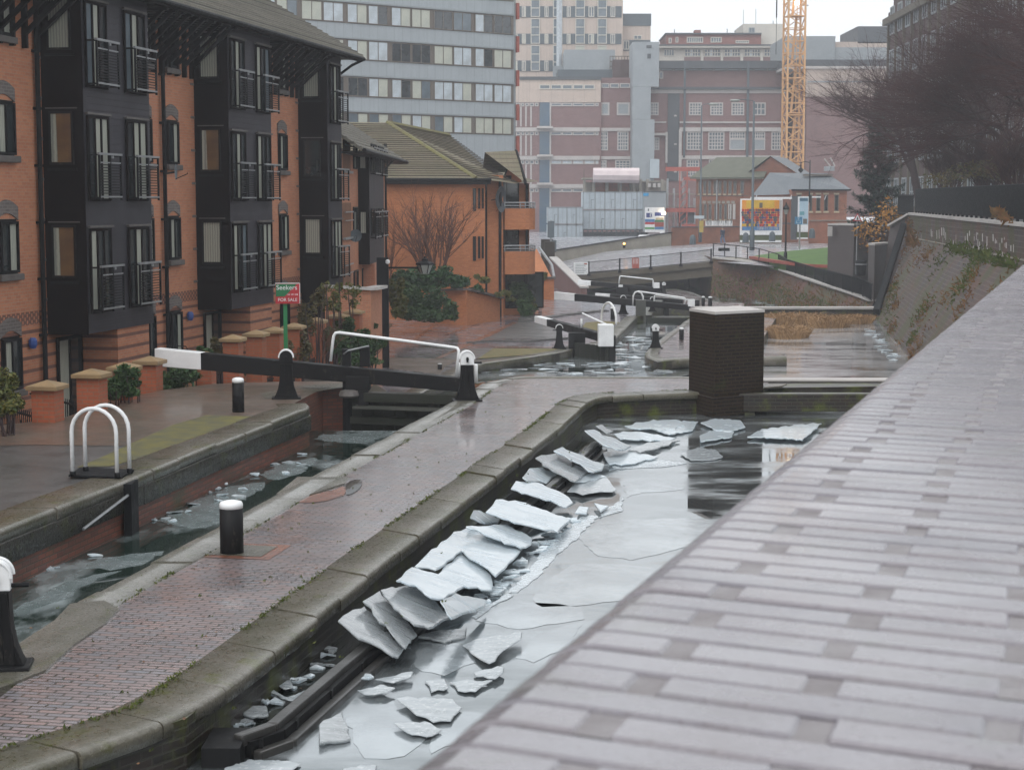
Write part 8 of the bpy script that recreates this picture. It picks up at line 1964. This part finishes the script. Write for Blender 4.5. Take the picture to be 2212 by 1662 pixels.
# shrub stems (dry) low
def twigshrub(name,label,cat,px,pyb,d,w_px,h_px,n,mat,seed,r0=.02,fork=3,zb=None,lean=0):
    rnd=random.Random(seed); b=at(px,pyb,d); t=thing(name,label,cat,tuple(b)); mb=MB(); W_=w_px*d/FPX; H_=h_px*d/FPX
    def br(p,dr,ln,r,k):
        q=p+dr*ln*.5+Vector((rnd.gauss(0,.03),rnd.gauss(0,.03),0))*ln; e=q+(dr+Vector((rnd.gauss(0,.16),rnd.gauss(0,.16),rnd.gauss(.06,.1)))).normalized()*ln*.5
        mb.tube([p,q,e],[r,r*.8,r*.55],4 if r>.012 else 3,cap=False)
        if k>0:
            for _ in range(fork+(rnd.random()<.5)):
                s=p+(e-p)*rnd.uniform(.35,1.0); nd=(dr+Vector((rnd.gauss(0,.38),rnd.gauss(0,.38),rnd.gauss(.05,.28)))).normalized(); br(s,nd,ln*rnd.uniform(.45,.75),r*.55,k-1)
    for i in range(n):
        a=rnd.uniform(-1,1); dr=Vector((a*W_*.5+lean,rnd.uniform(-.6,.6)*W_*.4,H_)).normalized(); br(Vector(b)+Vector((a*.25,rnd.uniform(-.2,.2),0)),dr,H_*rnd.uniform(.38,.5)*(1.15-.2*abs(a)),r0*rnd.uniform(.7,1.1),3)
    mb.build('branches',M[mat],t,world=True); return t
twigshrub('bare_tree','bare russet many-stemmed tree in front of the ochre building','tree',935,618,91,200,235,17,'twig2',31,.055,3)
twigshrub('bare_shrub','bare reddish twigs between the second building and the ivy','shrub',838,620,84,60,150,5,'twig2',33,.025,3)
twigshrub('bare_shrub','dry brown twiggy plant among the piers behind the near gate handrail','shrub',690,770,50,110,90,12,'twig2',34,.012,3)
twigshrub('bare_shrub','dry twiggy plant behind the black beam right of the sale board','shrub',800,765,60,90,60,10,'twig2',35,.014,3)
# big bare tree, right
def bigtree(label,x,y,z,H_,lean,seed,depth=6,spread=1.0,r0=.32,barkm='pale_bark',twm='twig',droop=.0,dens=3,left=.0):
    rnd=random.Random(seed); t=thing('bare_tree',label,'tree',(x,y,z)); tr=MB(); lb_=MB(); tw=MB()
    def br(p,dr,ln,r,k):
        pts=[p]; d_=dr.copy(); n=4 if k>2 else (3 if k>0 else 2)
        for i in range(n):
            d_=(d_+Vector((rnd.gauss(0,.13),rnd.gauss(0,.13),rnd.gauss(.02,.1)-droop*(1 if k<4 else 0)))).normalized(); pts.append(pts[-1]+d_*ln/n)
        rs=[r*(1-.5*i/n) for i in range(n+1)]
        (tr if k>=depth-1 else (lb_ if k>2 else tw)).tube(pts,rs,8 if k>=depth-1 else (5 if k>2 else 3),cap=False)
        if k<=0: return
        m=dens+1 if k>=3 else dens
        for j in range(m):
            f=rnd.uniform(.3,1.0) if k<depth else rnd.uniform(.45,1.0)
            i=min(n-1,int(f*n)); s=pts[i]+(pts[i+1]-pts[i])*(f*n-i)
            ax=Vector((rnd.gauss(-left,1)*spread,rnd.gauss(0,1)*spread,rnd.gauss(.12,.45))); nd=(d_*.9+ax*.75).normalized(); br(s,nd,ln*rnd.uniform(.55,.80),rs[i]*.6,k-1)
        br(pts[-1],d_,ln*.7,rs[-1]*.9,k-1)
    br(Vector((0,0,0)),Vector((lean,0,1)).normalized(),H_*.30,r0,depth)
    tr.build('trunk',M[barkm],t,smooth=True); lb_.build('limb',M['bark'],t); tw.build('twig_mass',M[twm],t); return t
bigtree('large bare tree with pale trunk overhanging the retaining wall at the upper right',23.4,66,2.9,15,-.12,41,5,1.0,.34,left=.6,droop=.03,dens=4)
bigtree('bare tree behind the pale-trunked one, its fine twigs reaching furthest left',24.2,82,2.9,17,-.20,43,5,1.1,.36,barkm='bark',left=.75,droop=.02,dens=5)
bigtree('bare tree at the far right, partly outside the picture',20.5,56,2.9,14.5,-.12,47,5,1.0,.30,left=.7,droop=.03,dens=3)
bigtree('bare tree behind the black fence, centre right, leaning left',26.0,96,2.6,17,-.18,45,5,1.1,.34,barkm='bark',dens=4,left=.6)
bigtree('farthest bare tree, standing beyond the end of the black fence beside the conifer',27.6,118,2.4,19,-.06,53,5,1.1,.36,barkm='bark',dens=4,left=.3)
for i_,(px_,d_,s_,l_) in enumerate(((2050,98,65,'thicket of bare stems behind the left part of the long fence'),(2130,86,66,'thicket of bare stems behind the middle of the long fence'),(2195,74,67,'thicket of bare stems behind the right part of the long fence'))):
    twigshrub('bare_thicket',l_,'shrub',px_,432,d_,150,170,26,'twig',s_,.035,4)
bush('hedge_plants','tangle of dull bushes behind the black steel fence','bush',[(2120,372,84,80,30),(2190,350,80,50,50),(2040,385,92,60,22)],'leaf_dull',1600,.10,52,True,zb=3)
# conifer
def conifer(px,pyb,pyt,d,w_px,seed):
    rnd=random.Random(seed); b=at(px,pyb,d); H_=at(px,pyt,d).z-b.z; W_=w_px*d/FPX/2; t=thing('conifer_tree','dark blue-green conifer standing behind the substation box','tree',tuple(b))
    MB().tube([(0,0,0),(0,0,H_*.5),(0,0,H_*.97)],[.22,.14,.02],7).build('trunk',M['bark'],t)
    bm=MB(); nm=MB(); n=190
    for i in range(n):
        f=i/n; z=H_*(.06+.92*f); R_=W_*(1-f)**.62*rnd.uniform(.62,1.15); a=rnd.uniform(0,6.28)
        u=Vector((math.cos(a),math.sin(a),0)); e=u*R_+Vector((0,0,z+R_*rnd.uniform(-.05,.22))); s=Vector((0,0,z)); m_=(s+e)/2+Vector((0,0,-.12*R_)); bm.tube([s,m_,e],[.04,.025,.01],4)
        for j in range(int(26+R_*46)):
            q=rnd.uniform(.2,1.05); p=s+(e-s)*q+Vector((0,0,-.3*R_*q*(1-q)))+Vector((rnd.gauss(0,.11),rnd.gauss(0,.11),rnd.gauss(0,.07)))*(.5+R_*.5)
            dr=(u+Vector((rnd.gauss(0,.6),rnd.gauss(0,.6),rnd.gauss(.15,.35)))).normalized(); w_=dr.cross(Vector((0,0,1))).normalized()*.085; L_=rnd.uniform(.22,.45)
            nm.add([p-w_,p+w_,p+dr*L_+w_*.3,p+dr*L_-w_*.3],[(0,1,2,3)])
    bm.build('branches',M['bark'],t); nm.build('needles',M['needles'],t)
conifer(1893,560,190,127,135,61)
# autumn leaves shrub
twigshrub('autumn_tree','sparse small tree with orange-yellow leaves beside the end of the retaining wall','tree',1905,585,118,90,140,9,'twig2',62,.035,3)
c_t=[o for o in bpy.data.objects if o.name.startswith('autumn_tree')][0]
rnd=random.Random(63); mb=MB()
for (px,py,rx,ry,n) in ((1895,482,40,26,230),(1925,470,30,26,160),(1880,520,30,30,90),(1915,445,26,26,90),(1860,500,20,14,50)):
    c=at(px,py,117.5); leafcloud(mb,(c.x,c.y,c.z),rx*117/FPX,1.2,ry*117/FPX,n,.11,rnd,.0)
mb.build('leaves',M['leaf_yellow'],c_t,world=True)
# plants on the retaining wall
rnd=random.Random(71)
wp_=[((1952,478),(1978,545),.9,'rust_plant','rusty dead plants spilling over the far top corner of the retaining wall',900),((1990,548),(2030,600),.8,'rust_plant','line of rusty plants growing down from the ledge of the retaining wall',420),((2155,455),(2185,478),.5,'rust_plant','small orange tuft growing on the coping below the black fence',160),((2060,535),(2200,575),1.0,'weed','green and rusty weeds along the pale ledge of the retaining wall',520),((1985,640),(2010,700),.6,'rust_plant','patch of rusty plants low on the sloping retaining wall',260),((1940,700),(1990,760),.7,'weed','green weeds near the foot of the sloping retaining wall',380),((1905,700),(1935,740),.6,'weed','green tufts at the water line of the retaining wall',260)]
for (a,b,s_,mt_,lab,n) in wp_:
    t=None; mb=MB()
    c0=None
    for _ in range(n):
        u=rnd.random(); px=a[0]+(b[0]-a[0])*u+rnd.gauss(0,9*s_); py=a[1]+(b[1]-a[1])*u+rnd.gauss(0,8*s_)
        k=min(1.1,max(-.05,(px-1965)/246)); D_=1/(1/110+(1/62-1/110)*k); p=at(px,py,D_)
        led=wled(k)
        if p.z<led.z: # on the batter: move onto the sloping face
            f=(led.z-p.z)/(led.z+3.2); D_=D_-.5-f*3.0; p=at(px,py,D_)
        p=p+Vector((-.12,-.15,0)); L_=rnd.uniform(.10,.30); dr=Vector((rnd.gauss(-.3,.5),rnd.gauss(-.2,.4),rnd.gauss(.4,.6))).normalized(); w_=dr.cross(Vector((0,1,.2))).normalized()*.035
        mb.add([p-w_,p+w_,p+dr*L_+w_*.4,p+dr*L_-w_*.4],[(0,1,2,3)])
    tag(mb.build('wall_plants',M[mt_],world=True),lab,'plants')
mb=MB(); rnd=random.Random(77); mw=MB()
cl_=[(rnd.random()*1.25,rnd.random()**.8,rnd.uniform(.02,.06),rnd.random()) for _ in range(34)]
for (kc,vc,sp_,tp) in cl_:
    for _ in range(70):
        k=max(-.03,kc+rnd.gauss(0,sp_*.6)); v=min(1,max(0,vc+rnd.gauss(0,sp_*1.6)))
        ii=min(N-1,max(0,int(k/2.2*N))); l_=LD[ii]+(LD[ii+1]-LD[ii])*(k/2.2*N-ii); b_=BS[ii]+(BS[ii+1]-BS[ii])*(k/2.2*N-ii); p=l_+(b_-l_)*v+Vector((-.05,-.03,.02))
        L_=rnd.uniform(.08,.28); dr=Vector((rnd.gauss(-.3,.4),rnd.gauss(-.2,.4),rnd.gauss(.3,.5))).normalized(); w_=dr.cross(Vector((0,1,.2))).normalized()*.03; (mb if tp<.62 else mw).add([p-w_,p+w_,p+dr*L_],[(0,1,2)])
tag(mb.build('wall_weeds',M['rust_plant'],world=True),kind='stuff'); tag(mw.build('wall_weeds',M['weed'],world=True),kind='stuff')
# weeds on the canal bank wall
mb=MB()
for _ in range(2600):
    u=rnd.random()**.8; i=min(6,int(u*7)); f=u*7-i; T_=top[i]+(top[i+1]-top[i])*f; B_2=bs[i]+(bs[i+1]-bs[i])*f; v=rnd.random()**.6
    if rnd.random()>.25+.75*u: continue
    p=T_+(B_2-T_)*v+Vector((-.05,-.08,0)); L_=rnd.uniform(.12,.4); dr=Vector((rnd.gauss(-.2,.4),rnd.gauss(-.3,.4),rnd.gauss(.5,.5))).normalized(); w_=dr.cross(Vector((0,1,.2))).normalized()*.04
    mb.add([p-w_,p+w_,p+dr*L_],[(0,1,2)])
tag(mb.build('bank_weeds',M['rust_plant'],world=True),kind='stuff')
mb=MB()
for _ in range(1500):
    u=rnd.random()**.9; i=min(6,int(u*7)); f=u*7-i; T_=top[i]+(top[i+1]-top[i])*f; B_2=bs[i]+(bs[i+1]-bs[i])*f; v=.35+.6*rnd.random()
    p=T_+(B_2-T_)*v+Vector((-.05,-.1,0)); L_=rnd.uniform(.12,.35); dr=Vector((rnd.gauss(-.2,.4),rnd.gauss(-.3,.4),rnd.gauss(.5,.5))).normalized(); w_=dr.cross(Vector((0,1,.2))).normalized()*.045
    mb.add([p-w_,p+w_,p+dr*L_],[(0,1,2)])
tag(mb.build('bank_weeds',M['weed'],world=True),kind='stuff')
# dead reeds in the middle pond
def reeds(label,px,py,rx,ry,n,seed,h=(.3,.75)):
    rnd=random.Random(seed); b=gnd(px,py+ry,MZ); t=MB(); 
    for _ in range(n):
        a=rnd.uniform(0,6.28); r=rnd.random()**.5; q=gnd(px+rx*r*math.cos(a),py+ry+ry*.35*r*math.sin(a)*1.2,MZ-.05)
        hh=rnd.uniform(*h); dx=rnd.gauss(0,.7)*hh; dy=rnd.gauss(0,.3)*hh; m_=q+Vector((dx*.35,dy*.35,hh*.75)); e=q+Vector((dx,dy,hh*rnd.uniform(.6,1.0))); w_=Vector((.022,0,0))
        t.add([q-w_,q+w_,m_+w_,m_-w_],[(0,1,2,3)]); t.add([m_-w_,m_+w_,e],[(0,1,2)])
    tag(t.build('reed_clump',M['reed'],world=True),label,'reeds','dead reeds in the middle pond')
reeds('clump of dead brown reeds beside the brick pillar, nearest and lowest',1703,718,42,12,1900,81)
reeds('tall clump of dead brown reeds at the left, against the low weir wall',1715,690,62,10,2300,82)
reeds('clump of dead brown reeds in the middle of the pond',1790,700,45,8,1500,83)
reeds('clump of dead brown reeds at the right, toward the retaining wall',1840,690,44,9,1700,84,(.3,.6))
# moss line and tufts on the near island edge
rnd=random.Random(91); mb=MB()
def tuft(p,s,n):
    for _ in range(n):
        q=p+Vector((rnd.gauss(0,s),rnd.gauss(0,s),0)); L_=rnd.uniform(.01,.035)*(1+s*3); dr=Vector((rnd.gauss(0,.6),rnd.gauss(0,.6),1)).normalized(); w_=Vector((rnd.uniform(.004,.012),rnd.uniform(-.008,.008),0)); mb.add([q-w_,q+w_,q+dr*L_],[(0,1,2)])
for pl_2,zz in ((off(isl_L,.44)[3:],.01),(isl_Ri[2:],.035)):
    s=plen(pl_2)
    for k in range(420):
        t_=rnd.random(); x,y=pat(pl_2,s,t_); 
        if math.sin(t_*37)+math.sin(t_*91)>-.4: tuft(Vector((x,y,zz-.008)),.022,7)
for k in range(120):
    x,y=rnd.uniform(-4,-.2),rnd.uniform(12,36); q=Vector((x+.183*(y-20),y,.002)); tuft(q,.012,3)
tag(mb.build('moss_tufts',M['mossleaf'],world=True),kind='stuff')
# a few stiff dry stems on the coping
for i,(x,y,l) in enumerate((((420),1200,''),)): pass
# fallen leaves
rnd=random.Random(97); mb=MB()
for k in range(60):
    y=12+26*rnd.random()**1.4; x=rnd.uniform(-4.5,-.3)+.183*(y-20); p=Vector((x,y,.012)); s=rnd.uniform(.012,.03); a=rnd.uniform(0,6.28); u=Vector((math.cos(a),math.sin(a),rnd.uniform(-.2,.4)))*s; v=Vector((-math.sin(a),math.cos(a),rnd.uniform(0,.3)))*s*.6
    mb.add([p-u,p-v,p+u,p+v],[(0,1,2,3)])
for k in range(60):
    q=gnd(rnd.uniform(560,1100),rnd.uniform(700,840),ZM); 
    if q.y>50: s=rnd.uniform(.04,.09); mb.add([q+Vector((-s,0,.012)),q+Vector((0,-s,.012)),q+Vector((s,0,.03)),q+Vector((0,s,.012))],[(0,1,2,3)])
tag(mb.build('fallen_leaves',M['leaf_yellow2'],world=True),kind='stuff')
# ================================================================== the air
hz_=MB(); hz_.box(-330,430,-60,640,-7.0,62); hzo=hz_.build('haze',bpy.data.materials.new('haze_air'),world=False); hzo['kind']='stuff'
hm=hzo.data.materials[0]; hm.use_nodes=True; t_=hm.node_tree; t_.nodes.clear(); o_=t_.nodes.new('ShaderNodeOutputMaterial'); v_=t_.nodes.new('ShaderNodeVolumePrincipled')
v_.inputs['Color'].default_value=(.93,.95,1,1); v_.inputs['Density'].default_value=.0008; v_.inputs['Anisotropy'].default_value=.2; t_.links.new(v_.outputs[0],o_.inputs['Volume'])
